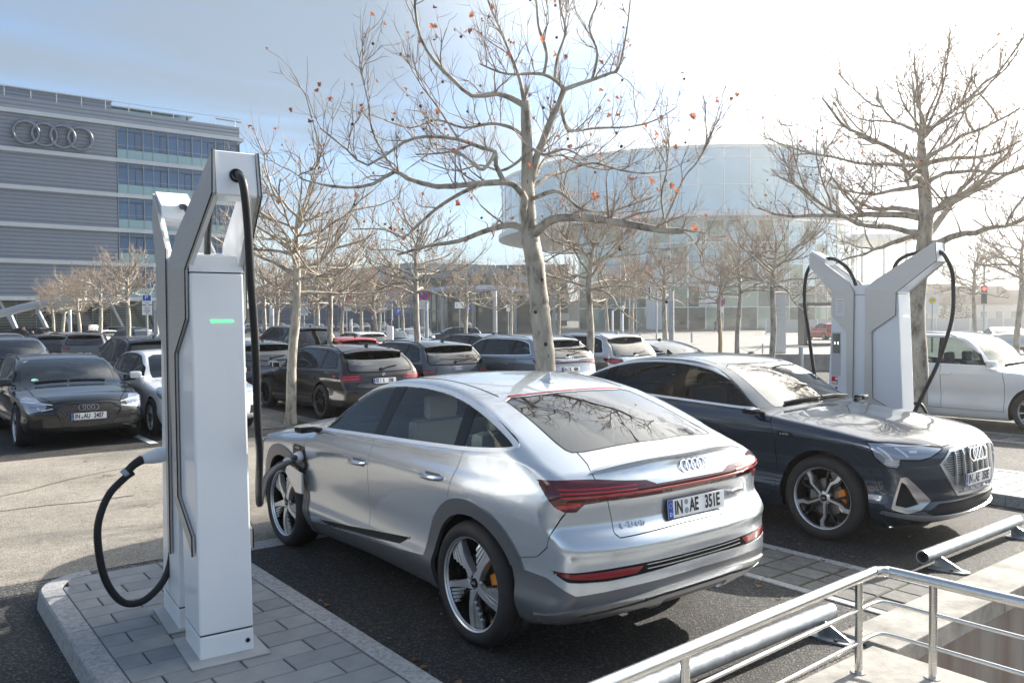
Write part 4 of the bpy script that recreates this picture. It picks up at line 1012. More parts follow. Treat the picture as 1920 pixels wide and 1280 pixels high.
# tar seams in the lane
TAR = mat('tar_seam', (.012, .012, .013), .45)
for u0, v0, u1, v1 in ((2.2, 8, 8.1, -1.2), (5.2, 14, 4.6, 1.5), (2.6, -3, 3.4, -12)):
    mb = MB(); pl_ = []; n = 30
    for i in range(n+1):
        t = i/n; j = random.gauss(0, .035); pl_.append((u0+(u1-u0)*t+j, v0+(v1-v0)*t+random.gauss(0, .03)))
    vs = []
    for i, (a, b) in enumerate(pl_): w_ = random.uniform(.008, .022); vs += [W(a-w_, b, .007), W(a+w_, b, .007)]
    mb.add(vs, [(2*i, 2*i+1, 2*i+3, 2*i+2) for i in range(n)]); o_ = mb.obj('tar_seam', TAR); o_['kind'] = 'structure'
# ------------------------------------------------------------------ chargers
WHITE = mat('charger_white', (.82, .845, .88), .32, .0, coat=.35, rvar=.05, vscale=2, bump=.006, bscale=12)
STEEL = mat('brushed_steel', (.50, .49, .47), .45, .35, rvar=.12, vscale=3, mapscale=(1, 1, 60))
STEELR = mat('brushed_steel_pale', (.66, .645, .615), .45, .25, rvar=.1, vscale=3, mapscale=(1, 1, 60))
BLK = mat('black_edge', (.012, .012, .013), .35); CABLE = mat('cable_rubber', (.018, .019, .021), .48, var=.2, vscale=30)
GREEN = mat('led_green', (.1, .8, .3), .4, emit=(.10, 1.0, .22), estr=.85); LEDW = mat('led_white', (.8, .9, .85), .4, emit=(.9, 1, .93), estr=1.0); BLUEL = mat('socket_blue', (.05, .2, .9), .3, emit=(.06, .22, 1), estr=1.1)
RED = mat('sticker_red', (.6, .02, .03), .4); PAPER = mat('sticker_paper', (.78, .78, .78), .5); SCR = mat('screen_glass_dark', (.09, .11, .12), .1, coat=1); GREY = mat('grey_print', (.3, .3, .31), .5)
def charger(name, pos, yaw, side_left, side_right, label, head_led, sm, front=.19):
    """local frame: +x towards the head, whole unit leans back slightly; side polygons in (x,z); +y = left side"""
    r = empty('charging_station', pos, yaw, label, 'charging station', 'charging stations in back to back pairs')
    hb, hy = .19, .150; zs, zt = 2.18, 2.28; hf = front
    LE = Matrix(((1, 0, -.045, 0), (0, 1, 0, 0), (0, 0, 1, 0), (0, 0, 0, 1)))
    def fin(mb, nm, m):
        mb.v = [tuple(LE @ Vector(v)) for v in mb.v]; return mb.obj(nm, m, r)
    cx = (hf-hb)/2; dx = hf+hb
    fin(MB().bbox((cx, 0, .0675), (dx, 2*hy, .13), .010), 'plinth', WHITE)
    fin(MB().bbox((cx, 0, (zs+.139)/2), (dx, 2*hy, zs-.139), .012), 'cabinet', WHITE)
    fin(MB().box((cx, 0, .137), (dx-.012, 2*hy-.012, .012)), 'plinth_joint', BLK)
    fin(MB().box((cx, 0, zs+.003), (dx-.02, 2*hy-.02, .010)), 'cap_joint', BLK)
    fin(MB().prism([(hf, zs+.006), (hf-.03, zt), (-hb+.02, zt+.04), (-hb, zs+.006)], 'y', -hy, hy), 'cap', WHITE)
    def bw(z): return .158-.052*min(1, max(0, (z-2.20)/.45))
    for s, poly, edge, foot in ((1,)+side_left, (-1,)+side_right):
        mb = MB(); n = len(poly); th = .012
        top = [(x, s*(bw(z)+th), z) for x, z in poly]; lo = [(x, s*(bw(z)-.002), z) for x, z in poly]
        mb.add(top+lo, [tuple(range(n)), tuple(range(2*n-1, n-1, -1))]+[(i, (i+1) % n, n+(i+1) % n, n+i) for i in range(n)])
        mb.v = [tuple(LE @ Vector(v)) for v in mb.v]
        me = mb.mesh('side_panel'); bm = bmesh.new(); bm.from_mesh(me); bmesh.ops.triangulate(bm, faces=[f for f in bm.faces if len(f.verts) > 4]); bm.to_mesh(me); bm.free()
        link('side_panel', me, sm, r)
        if edge: fin(MB().tube([(x, s*(bw(z)+th+.001), z) for x, z in edge], .0042, 6), 'edge_trim', BLK)
        mb = MB(); n = len(foot); th2 = .030
        a1 = [(x, s*(bw(z)-.002), z) for x, z in foot]; a2 = [(x, s*(bw(z)-th2), z) for x, z in foot]
        mb.add(a1+a2, [tuple(range(n)), tuple(range(2*n-1, n-1, -1))]+[(i, (i+1) % n, n+(i+1) % n, n+i) for i in range(n)]); fin(mb, 'arm_liner', WHITE)
    tx = max(p[0] for p in side_left[0])
    fin(MB().prism([(tx-.24, 2.60), (tx-.16, 2.555), (tx-.008, 2.560), (tx-.002, 2.57), (tx-.018, 2.792), (tx-.03, 2.798), (tx-.24, 2.68)], 'y', -.104, .104), 'head', WHITE)
    fin(MB().torus((tx-.006, 0, 2.67), .030, .007, 24, 8, axis='x'), 'cable_gland', BLK)
    fin(MB().bbox((hf+.001, .02, 1.905), (.006, .128, .014), .003), 'status_light', head_led)
    fin(MB().cyl((hf-.005, .115, .065), (hf+.004, .115, .065), .013, 16), 'lock', BLK)
    return r
def cv(P): return [(x-.09+.045*z, z) for x, z in P]
PA = cv([(.615, 2.80), (.635, 2.57), (.165, 2.20), (.16, 1.92), (-.145, 1.715), (-.135, .86), (.22, .69), (.22, .58), (-.245, .82), (-.245, 2.27), (-.105, 2.38)])
EA = PA[:8]
FA = cv([(.60, 2.775), (.62, 2.58), (.165, 2.22), (.05, 2.24), (-.20, 2.26), (-.105, 2.37)])
PB2 = [(.72, 2.79), (.71, 2.59), (.33, 2.23), (.33, 1.93), (.10, 1.70), (.03, .45), (-.05, .45), (.015, 2.22), (.10, 2.36)]
PB = [(.72, 2.79), (.71, 2.59), (.33, 2.23), (.33, 1.72), (-.02, 1.42), (-.04, .60), (.26, .45), (.26, .30), (-.10, .38), (.0, 2.22), (.10, 2.36)]
EB = [(-.05, .45), (.015, 2.22), (.10, 2.36)]
FB = [(.705, 2.77), (.695, 2.60), (.33, 2.24), (.10, 2.24), (.13, 2.35)]
PAL = cv([(.615, 2.80), (.635, 2.57), (.165, 2.20), (.16, 1.92), (-.145, 1.715), (-.135, .86), (.22, .69), (.22, .58), (-.245, .82), (-.325, 1.6), (-.345, 2.24), (-.20, 2.42)])
ya = math.atan2(.08, 1)    # the pairs stand slightly askew to the bays
chA = charger('a', W(-.765, 2.262, .12), YAW+math.pi-ya, (PA, EA, FA), (PAL, EA, FA), 'tall white charging station with glowing green bar, nearest one, its cable feeding the silver car', GREEN, STEEL)
# local +y of a station turned by 180 degrees faces -v, so both sides carry a panel
chB = charger('b', W(-.20, 2.215, .12), YAW-ya, (PB2, EB, FB), (PB, None, FB), 'white charging station standing behind the green-lit one, its plug holstered', LEDW, STEEL, .30)
chR = charger('c', W(-.41, -6.42, .12), YAW+math.pi, (PA, EA, FA), (PA, EA, FA), 'white charging station behind the blue car, arm reaching right before the thick trunk', LEDW, STEELR)
chL = charger('d', W(.155, -6.42, .12), YAW, (PB2, EB, FB), (PB, None, FB), 'white charging station with small screen and blue glowing socket, arm reaching left', LEDW, STEELR, .33)
# black edging runs on the visible (+v) side; base plates
for (u, v, t) in ((-.675, 2.255, 0), (-.10, 2.205, 0), (-.392, -6.42, 0), (.125, -6.42, 0)):
    pass
def add_base(r, d=(.585, .43)):
    MB().bbox((.035, .0, .003), (d[0]-.06, d[1], .010), .003).obj('base_plate', mat('base_plate', (.40, .41, .41), .5, .2, var=.1, vscale=5), r)
for r in (chA, chB, chR, chL): add_base(r)
# panels of the screen side (station d): local +y is the +v side
ys = .1505
def side_quad(r, x0, x1, z0, z1, m, name, t=.004, rr=.004):
    x0, x1 = x0+.03-.045*(z0+z1)/2+.04, x1+.03-.045*(z0+z1)/2+.04
    return MB().bbox(((x0+x1)/2, ys+t/2, (z0+z1)/2), (x1-x0, t, z1-z0), rr).obj(name, m, r)
o = side_quad(chL, .105, .235, 1.12, 1.70, mat('control_grey', (.52, .53, .55), .4), 'control_panel'); side_quad(chL, .115, .225, 1.42, 1.68, SCR, 'display', .007)
for k, dx in enumerate((-.025, .02)): MB().bbox((.17+dx, ys+.008, 1.555), (.014, .002, .035), .001).obj('display_symbol', LEDW, chL)
for dx, dz in ((-.03, 1.38), (.03, 1.38), (-.03, 1.28), (.03, 1.28)): MB().bbox((.17+dx, ys+.0045, dz), (.012, .002, .004), .0005).obj('reader_mark', GREY, chL)
side_quad(chL, .13, .215, 1.01, 1.11, RED, 'warning_sticker'); side_quad(chL, .13, .165, 1.065, 1.10, PAPER, 'warning_symbol', .006); side_quad(chL, .135, .21, 1.02, 1.045, PAPER, 'warning_text', .006, .001)
MB().cyl((.17, ys, .955), (.17, ys+.01, .955), .016, 16).obj('key_lock', BLK, chL)
MB().bbox((.17, ys+.01, .835), (.085, .03, .15), .03).obj('charging_socket', BLUEL, chL)
MB().torus((.17, ys+.026, .87), .022, .005, 20, 6, axis='y').obj('socket_rim', LEDW, chL); MB().torus((.17, ys+.026, .81), .024, .005, 20, 6, axis='y').obj('socket_rim', LEDW, chL)
MB().bbox((.11, .158+.0145, 2.03), (.13, .003, .24), .001).obj('notice_sheet', PAPER, chL)
for k in range(5): MB().box((.11, .158+.0165, 2.11-.035*k), (.09-.03*(k % 2), .001, .006)).obj('notice_text', GREY, chL)
def cable(pts, r, name, label, n=10): return tag(MB().tube(smooth_path([W(*p) for p in pts], n), r, 10).obj(name, CABLE), label, 'cable')
cable([(-1.24, 2.30, 2.80), (-1.31, 2.302, 2.79), (-1.385, 2.30, 2.73), (-1.37, 2.275, 2.53), (-1.32, 2.245, 2.26), (-1.2, 2.18, 1.88), (-1.04, 2.115, 1.48), (-.92, 2.06, 1.25), (-.82, 2.03, 1.03), (-.72, 1.99, .915), (-.58, 1.93, .90), (-.45, 1.87, .925), (-.2, 1.75, .95), (.2, 1.52, .94), (.6, 1.27, .895), (.88, 1.09, .86)], .0225, 'charging_cable', 'thick black charging cable hanging from the nearest station and plugged into the silver car')
cable([(-1.0, 2.27, 2.78), (-.85, 2.26, 2.77), (-.70, 2.25, 2.66), (-.64, 2.25, 2.50), (-.63, 2.25, 2.36)], .020, 'charging_cable', 'short black cable curving between the two arms of the green-lit station')
cable([(.40, 2.16, 2.77), (.15, 2.16, 2.80), (-.02, 2.165, 2.72), (-.08, 2.17, 2.55), (-.08, 2.17, 2.36)], .020, 'charging_cable', 'short black cable curving through the head of the rear left station')
# connector at the car and its neck
def handle(p0, p1, p2, label, grip=True):
    """white plug shell from p0 (mouth) to p1, black neck on to p2"""
    r = tag(MB().tube(smooth_path([p1, (Vector(p1)+Vector(p2))/2+Vector((0, 0, .01)), p2], 5), [.030, .030, .029, .028, .027, .026, .026, .025, .025, .024, .024], 12).obj('charging_plug', CABLE), label, 'plug')
    d = Vector(p1)-Vector(p0); mb = MB(); mb.tube([Vector(p0), Vector(p0)+d*.25, Vector(p0)+d*.6, Vector(p0)+d*1.0], [.046, .050, .044, .030], 14); mb.obj('plug_shell', WHITE, r)
    q = Vector(p2); e = (Vector(p1)-q).normalized(); MB().tube([q-e*.012, q+e*.018], .031, 14).obj('clamp_ring', mat('clamp_blue', (.35, .42, .50), .4, .5), r); return r
handle(W(1.035, .955, .862), W(.93, 1.06, .872), W(.70, 1.22, .893), 'white and black plug pushed into the side of the silver car')
# charge port on the silver car
bdC_ = bdC
mb = MB(); yq = .955
mb.prism([(1.20, .965), (.955, .955), (.945, .78), (1.02, .73), (1.16, .80)], 'y', .925, .965); mb.obj('charge_port', BLK, cs)
mb = MB(); mb.prism([(1.24, .775), (.955, .735), (.955, .555), (1.08, .55), (1.30, .70)], 'y', .972, .990, M=Matrix.Identity(4)); mb.obj('charge_flap', SILVER, cs)
MB().prism([(1.20, .79), (1.02, .762), (1.02, .735), (1.22, .762)], 'y', .960, .984).obj('flap_hinge', BLK, cs)
text_obj('badge_lettering', 'e-tron', .028, mat('orange_print', (.8, .3, .03), .4), cs, frame((1.12, .9845, .762), (-1, 0, 0), (0, 0, 1)), .0005)
# holstered plug of station b with its loop
cable([(-.08, 2.56, 1.08), (-.09, 2.61, 1.05), (-.1, 2.70, .965), (-.1, 2.758, .83), (-.1, 2.772, .69), (-.1, 2.745, .48), (-.1, 2.685, .335), (-.1, 2.61, .262), (-.1, 2.51, .262), (-.1, 2.41, .34), (-.1, 2.355, .45), (-.1, 2.33, .60)], .0225, 'charging_cable', 'black cable looping down over the paving from the holstered plug')
handle(W(-.08, 2.36, 1.175), W(-.08, 2.50, 1.155), W(-.08, 2.605, 1.075), 'white plug in its holster on the rear left station')
cable([(-.94, -6.42, 2.80), (-.99, -6.42, 2.76), (-1.06, -6.45, 2.58), (-1.08, -6.46, 2.36), (-1.07, -6.44, 1.97), (-.96, -6.34, 1.46), (-.86, -6.2, 1.1), (-.75, -6.05, .7), (-.7, -5.95, .35)], .024, 'charging_cable', 'black cable hanging from the right-reaching arm past the thick trunk')
cable([(-.40, -6.42, 2.42), (-.36, -6.42, 2.56), (-.42, -6.42, 2.72), (-.60, -6.42, 2.80), (-.86, -6.42, 2.82)], .024, 'charging_cable', 'black cable arching over the arm that reaches right')
cable([(.69, -6.42, 2.80), (.80, -6.42, 2.74), (.87, -6.40, 2.55), (.87, -6.38, 2.2), (.82, -6.38, 1.9), (.75, -6.35, 1.55), (.66, -6.3, 1.2), (.6, -6.3, .8)], .024, 'charging_cable', 'black cable hanging from the left-reaching arm beside the screen station')
cable([(.10, -6.38, 2.36), (.15, -6.38, 2.52), (.25, -6.38, 2.68), (.44, -6.38, 2.80), (.62, -6.40, 2.80)], .024, 'charging_cable', 'black cable arching over the arm that reaches left')
cable([(-.70, -6.30, .95), (-.80, -6.28, .93), (-.90, -6.25, .75), (-.93, -6.25, .5), (-.9, -6.25, .3)], .02, 'charging_cable', 'short black cable loop low on the right-hand station')
# ------------------------------------------------------------------ wheel stops, railing, stair edge
GALV = mat('galvanised_steel', (.42, .45, .48), .42, .85, var=.18, vscale=14, rvar=.12)
INOX = mat('stainless_steel', (.66, .65, .63), .24, .98, rvar=.06, vscale=4, mapscale=(1, 1, 30))
def wheel_stop(v0, v1, label, u=-2.38):
    r = empty('wheel_stop', W(u, (v0+v1)/2, 0), YAW, label, 'wheel stop', 'steel tube wheel stops across the bay heads'); h = abs(v1-v0)/2
    mb = MB(); ro, ri = .052, .044; seg = 20; vs = []
    for y in (-h, h):
        for rad in (ro, ri):
            for k in range(seg): t = 2*math.pi*k/seg; vs.append((rad*math.cos(t), y, .125+rad*math.sin(t)))
    f = []
    for k in range(seg):
        n = (k+1) % seg; f += [(k, n, 2*seg+n, 2*seg+k), (seg+k, 3*seg+k, 3*seg+n, seg+n), (k, seg+k, seg+n, n), (2*seg+k, 2*seg+n, 3*seg+n, 3*seg+k)]
    mb.add(vs, f, True); mb.obj('tube', GALV, r)
    for y in (-h+.14, h-.22):
        b = MB(); ov = [(-.03+.0, -.085), (-.10, -.085), (-.24, -.05), (-.27, 0), (-.24, .05), (-.10, .085), (.02, .085), (.02, -.085)]
        b.prism([(x, q+y) for x, q in ov][::-1], 'z', .006, .018); b.obj('foot_plate', GALV, r)
        g = MB(); g.prism([(.0, .018), (.0, .10), (-.05, .10), (-.22, .022)], 'y', y-.006, y+.006); g.obj('gusset', GALV, r)
        for q in (-.05, .05): MB().cyl((-.15, y+q, .018), (-.15, y+q, .030), .014, 6).obj('bolt', mat('rusty_bolt', (.06, .035, .02), .8), r)
    return r
wheel_stop(-2.66, -4.50, 'galvanised tube wheel stop on two feet before the dark blue car', u=-2.53)
wheel_stop(-1.02, .85, 'galvanised tube wheel stop half hidden behind the steel handrail', u=-2.72)
cop = sheet('stairwell_floor', [(-3.2, -.92), (-6.5, -.92), (-6.5, -14), (-3.2, -14)], -1.9, CONC)
wallm = mat('stained_wall', (.24, .235, .22), .9, col2=(.15, .10, .085), vscale=3, bump=.3, bscale=30, mapscale=(1, 1, .12), det=8)
def wall(u0, v0, u1, v1, z0, z1, th, m, name): 
    a, b = W(u0, v0), W(u1, v1); d = (b-a); l = d.length; mb = MB(); mb.box((0, 0, (z0+z1)/2), (l, th, z1-z0)); c = (a+b)/2
    o = mb.obj(name, m, None, (c.x, c.y, 0), (0, 0, math.atan2(d.y, d.x))); o['kind'] = 'structure'; return o
wall(-3.10, -.95, -3.10, -14, -1.9, .0, .14, wallm, 'stairwell_wall')
wall(-3.2, -.86, -6.5, -.86, -1.9, -.02, .12, wallm, 'stairwell_wall')
wall(-6.45, -.95, -6.45, -14, -1.9, -.01, .1, wallm, 'stairwell_wall')
def block(u0, u1, v0, v1, z0, z1, m, name, par=None, bev=.008):
    c = W((u0+u1)/2, (v0+v1)/2, (z0+z1)/2); o = MB().bbox((0, 0, 0), (abs(u1-u0), abs(v1-v0), z1-z0), bev).obj(name, m, par, c, (0, 0, YAW)); return o
cp_ = empty('stair_coping', W(-3.0, -6, 0)); cp_['label'] = 'pale concrete coping stones along the edge of the stairwell'; cp_['category'] = 'coping'
def sub(o, par): 
    o.parent = par; o.matrix_parent_inverse = Matrix.Translation(par.location).inverted(); return o
vv = -.95
for L_ in (1.55, 1.5, 1.5, 1.6, 1.6, 1.6, 1.6, 1.6):
    sub(block(-3.19, -2.83, vv-.004, vv-L_+.004, -.10, .035, CONC_L, 'coping_stone'), cp_); vv -= L_
cp2 = empty('landing', W(-4, .3, 0)); cp2['kind'] = 'structure'
vv = -.92
for L_ in (1.3, 1.3, 1.3): sub(block(-4.6, -3.06, vv+.004, vv+L_-.004, -.25, .03, CONC_L, 'landing_slab'), cp2); vv += L_
rail = empty('handrail', W(-3.2, -.73, 0), YAW+.032, 'polished stainless steel handrail with two thin rods turning a corner over the stairs', 'handrail')
def rl(name, pts, r, seg=14):
    mb = MB().tube(smooth_path(pts, 6) if len(pts) > 3 else pts, r, seg); mb.obj(name, INOX, rail)
zt = .565
rl('top_rail', [(0, 5.5, zt), (0, 4.0, zt), (0, 2.4, zt), (0, 1.2, zt), (0, .16, zt), (-.01, .07, zt), (-.045, .02, zt), (-.12, 0, zt), (-.8, 0, zt), (-1.6, 0, zt), (-2.2, 0, zt)], .030, 18)
for z in (.385, .20):
    for nm_, pts in (('rod', [(0, 4.0, z), (0, 1.6, z), (0, .24, z)]), ('rod', [(0, .24, z), (0, .12, z), (-.012, .04, z), (-.05, .01, z), (-.13, 0, z), (-.30, 0, z)]), ('rod', [(-.30, 0, z), (-.9, 0, z), (-2.2, 0, z)])):
        rl(nm_, pts, .0115, 10)
for x, y in ((0, .24), (-.30, 0), (0, 1.78), (-1.35, 0), (0, 3.2)):
    MB().cyl((x, y, .03), (x, y, zt-.02), .021, 16).obj('post', INOX, rail); MB().cyl((x, y, .03), (x, y, .036), .042, 20).obj('post_flange', INOX, rail)
# low wall before the plaza
lw = wall(15.8, -20.6, 9.0, -26.6, 0, .62, .30, CONC, 'low_wall'); 
# ------------------------------------------------------------------ plane trees in winter
BARK = bpy.data.materials.new('plane_bark'); BARK.use_nodes = True
def _bark(m, ca, cb, cd):
    t = m.node_tree; b = t.nodes['Principled BSDF']; N = t.nodes.new; L = t.links.new; tc = N('ShaderNodeTexCoord')
    mp = N('ShaderNodeMapping'); mp.inputs['Scale'].default_value = (7, 7, 2.6); L(tc.outputs['Object'], mp.inputs[0])
    n = N('ShaderNodeTexNoise'); n.inputs['Scale'].default_value = 1.3; n.inputs['Detail'].default_value = 8; n.inputs['Roughness'].default_value = .65; L(mp.outputs[0], n.inputs['Vector'])
    r = N('ShaderNodeValToRGB'); e = r.color_ramp.elements; e[0].position = .36; e[0].color = (*cd, 1); e[1].position = .66; e[1].color = (*cb, 1); x = r.color_ramp.elements.new(.47); x.color = (*ca, 1); L(n.outputs['Fac'], r.inputs[0])
    v = N('ShaderNodeTexVoronoi'); v.inputs['Scale'].default_value = 2.1; L(mp.outputs[0], v.inputs['Vector'])
    q = N('ShaderNodeMapRange'); q.inputs[1].default_value = .06; q.inputs[2].default_value = .16; L(v.outputs['Distance'], q.inputs[0])
    mx = N('ShaderNodeMix'); mx.data_type = 'RGBA'; mx.inputs[6].default_value = (*cd, 1); L(q.outputs[0], mx.inputs[0]); L(r.outputs[0], mx.inputs[7]); L(mx.outputs[2], b.inputs['Base Color'])
    b.inputs['Roughness'].default_value = .8; bp = N('ShaderNodeBump'); bp.inputs['Strength'].default_value = .5; bp.inputs['Distance'].default_value = .02; L(n.outputs['Fac'], bp.inputs['Height']); L(bp.outputs[0], b.inputs['Normal'])
_bark(BARK, (.36, .325, .27), (.50, .465, .395), (.15, .125, .10))
TWIG = mat('twig_bark', (.33, .265, .21), .8, var=.3, vscale=4)
LEAFM = [mat('dead_leaf', (.36, .115, .055), .7, var=.3, vscale=20), mat('dead_leaf_b', (.45, .17, .09), .7, var=.3, vscale=20), mat('dead_leaf_c', (.25, .10, .06), .7, var=.3, vscale=20)]
for m_, c_ in zip(LEAFM, ((.50, .17, .10), (.60, .25, .15), (.36, .17, .11))):
    t_ = m_.node_tree; tr_ = t_.nodes.new('ShaderNodeBsdfTranslucent'); tr_.inputs[0].default_value = (*c_, 1); mx_ = t_.nodes.new('ShaderNodeMixShader'); mx_.inputs[0].default_value = .3
    t_.links.new(t_.nodes['Principled BSDF'].outputs[0], mx_.inputs[1]); t_.links.new(tr_.outputs[0], mx_.inputs[2]); t_.links.new(mx_.outputs[0], t_.nodes['Material Output'].inputs[0])
BALL = mat('seed_ball', (.11, .065, .045), .9, bump=.6, bscale=300)
def tubes_np(segs, sides):
    """segs: list of (points Nx3, radii N) -> V,F arrays"""
    VV, FF = [], []; base = 0
    for P, r, k in segs:
        P = np.asarray(P, float); n = len(P); T = np.gradient(P, axis=0); T /= np.maximum(np.linalg.norm(T, axis=1), 1e-9)[:, None]
        up = np.array([0, 0, 1.0]) if abs(T[0, 2]) < .85 else np.array([1.0, 0, 0])
        A = np.cross(T, up); A /= np.maximum(np.linalg.norm(A, axis=1), 1e-9)[:, None]; B = np.cross(T, A)
        th = np.arange(k)*2*np.pi/k
        ring = P[:, None]+(A[:, None]*np.cos(th)[None, :, None]+B[:, None]*np.sin(th)[None, :, None])*np.asarray(r)[:, None, None]
        VV.append(ring.reshape(-1, 3)); i = np.arange(n-1)[:, None]*k; j = np.arange(k)[None]; j2 = (j+1) % k
        FF.append(np.stack([base+i+j, base+i+j2, base+i+k+j2, base+i+k+j], -1).reshape(-1, 4)); base += n*k
    return np.concatenate(VV), np.concatenate(FF)
def curve(p, d, L, rng, n=6, up=.25, wob=.18, sag=0.0):
    P = [np.array(p, float)]; d = np.array(d, float); d /= np.linalg.norm(d)
    for i in range(n):
        d = d+rng.normal(0, wob, 3)*.6+np.array([0, 0, up*(1 if i > 0 else .3)])*.35-np.array([0, 0, sag])*.3; d /= np.linalg.norm(d); P.append(P[-1]+d*L/n)
    return np.array(P)
def resample(P, n):
    P = [Vector(p) for p in P]; S = smooth_path(P, max(2, n//max(1, len(P)-1)))
    return np.array([tuple(s) for s in S])
def grow(limbs, rng, dens=1.0, twl=.55, thin=.004, sec_len=.8, nosec=1):
    """limbs: list of (points, r0, r1). returns limb segs, twig segs, tips"""
    big, small, tips = [], [], []
    for P, r0, r1 in limbs:
        n = len(P); rr = np.linspace(r0, r1, n)*(1+rng.normal(0, .05, n)); big.append((P, rr, 10 if r0 > .06 else 7))
        L = np.linalg.norm(np.diff(P, axis=0), axis=1).sum()
        if r0 > .085 and nosec: cnt = 0
        else: cnt = int(L*4.2*dens)+2
        for _ in range(cnt):
            t = rng.uniform(.18, 1)**.8*(n-1); i = int(min(t, n-2)); p = P[i]+(P[i+1]-P[i])*(t-i); d0 = P[i+1]-P[i]; d0 = d0/np.linalg.norm(d0)
            side = np.cross(d0, [0, 0, 1.0]); side /= max(np.linalg.norm(side), 1e-6)
            d = d0*rng.uniform(.2, .8)+side*rng.choice([-1, 1])*rng.uniform(.3, 1)+np.array([0, 0, rng.uniform(-.15, .9)])
            l = sec_len*rng.uniform(.4, 1.15)*(1-.35*t/(n-1)); Q = curve(p, d, l, rng, 6, rng.uniform(.0, .55), .30)
            rs = max(thin*1.6, rr[i]*.42); q = np.linspace(min(rs, .017), thin, 7); small.append((Q, q, 5))
            for _2 in range(int(rng.integers(3, 7)*dens)+1):
                k = rng.integers(1, 7); d2 = (Q[min(k, 6)]-Q[max(k-1, 0)]); d2 = d2/max(np.linalg.norm(d2), 1e-6)+rng.normal(0, .55, 3)+np.array([0, 0, .35]); tw = curve(Q[min(k, 6)], d2, twl*rng.uniform(.35, 1.1), rng, 4, .35, .25)
                small.append((tw, np.linspace(thin, thin*.4, 5), 3)); tips.append((tw[-1], tw[-1]-tw[-2]))
                for _3 in range(int(rng.integers(0, 3)*dens+.5)):
                    m = rng.integers(1, 5); d3 = (tw[m]-tw[m-1]); d3 = d3/max(np.linalg.norm(d3), 1e-6)+rng.normal(0, .6, 3); t3 = curve(tw[m], d3, twl*.45*rng.uniform(.4, 1), rng, 3, .3, .2)
                    small.append((t3, np.linspace(thin*.75, thin*.35, 4), 3)); tips.append((t3[-1], t3[-1]-t3[-2]))
    return big, small, tips
def leaf_mesh(m, s=.075):
    out = [(0, 0), (.22, .12), (.50, .05), (.40, .30), (.62, .42), (.36, .52), (.28, .80), (.08, .66), (0, 1.0), (-.08, .66), (-.28, .80), (-.36, .52), (-.62, .42), (-.40, .30), (-.50, .05), (-.22, .12)]
    vs = [(x*s, y*s, .22*s*math.sin(x*5+y*3)+.1*s*math.cos(y*6)) for x, y in out]+[(0, .40*s, -.10*s)]
    mb = MB().add(vs, [(i, (i+1) % 16, 16) for i in range(16)]); return mb.mesh('leaf', m)
LEAVES = [leaf_mesh(m) for m in LEAFM]
def ball_mesh(r=.016):
    bm = bmesh.new(); bmesh.ops.create_icosphere(bm, subdivisions=2, radius=r)
    for v in bm.verts: v.co *= random.uniform(.93, 1.06)
    me = bpy.data.meshes.new('seed_ball'); bm.to_mesh(me); bm.free(); me.polygons.foreach_set('use_smooth', [True]*len(me.polygons)); me.materials.append(BALL); return me
SEED = ball_mesh()
def bits_mesh(tips, rng, nl, nb, ls=.07, spread=1.0):
    """many tiny leaves and seed balls as joined geometry (too small to pick apart)"""
    V, F = [], []; b = 0
    out = np.array([(0, 0), (.5, .1), (.5, .5), (.2, .6), (0, 1.0), (-.2, .6), (-.5, .5), (-.5, .1)])
    idx = rng.choice(len(tips), min(nl, len(tips)), replace=False)
    for i in idx:
        a = rng.normal(0, 1, 3); a /= np.linalg.norm(a); c = np.cross(a, rng.normal(0, 1, 3)); c /= np.linalg.norm(c); s = ls*rng.uniform(.5, 1.2); p = tips[i][0]
        v = p+(out[:, :1]*a+out[:, 1:]*c)*s; V.append(v); F.append([b, b+1, b+2, b+3]); F.append([b, b+3, b+4, b+5]); F.append([b, b+5, b+6, b+7]); b += 8
    lv = (np.concatenate(V), np.array(F)) if V else None
    V, F = [], []; b = 0; o = np.array([(1, 0, 0), (-1, 0, 0), (0, 1, 0), (0, -1, 0), (0, 0, 1), (0, 0, -1)], float)
    for i in rng.choice(len(tips), min(nb, len(tips)), replace=False):
        p = tips[i][0]+np.array([0, 0, -.05]); V.append(p+o*.018); F += [(b, b+2, b+4), (b+2, b+1, b+4), (b+1, b+3, b+4), (b+3, b, b+4), (b+2, b, b+5), (b+1, b+2, b+5), (b+3, b+1, b+5), (b, b+3, b+5)]; b += 6
    return lv, (np.concatenate(V), np.array(F)) if V else None
def tree_from(name, trunk, big, small, root, mesh_cache=None):
    pass
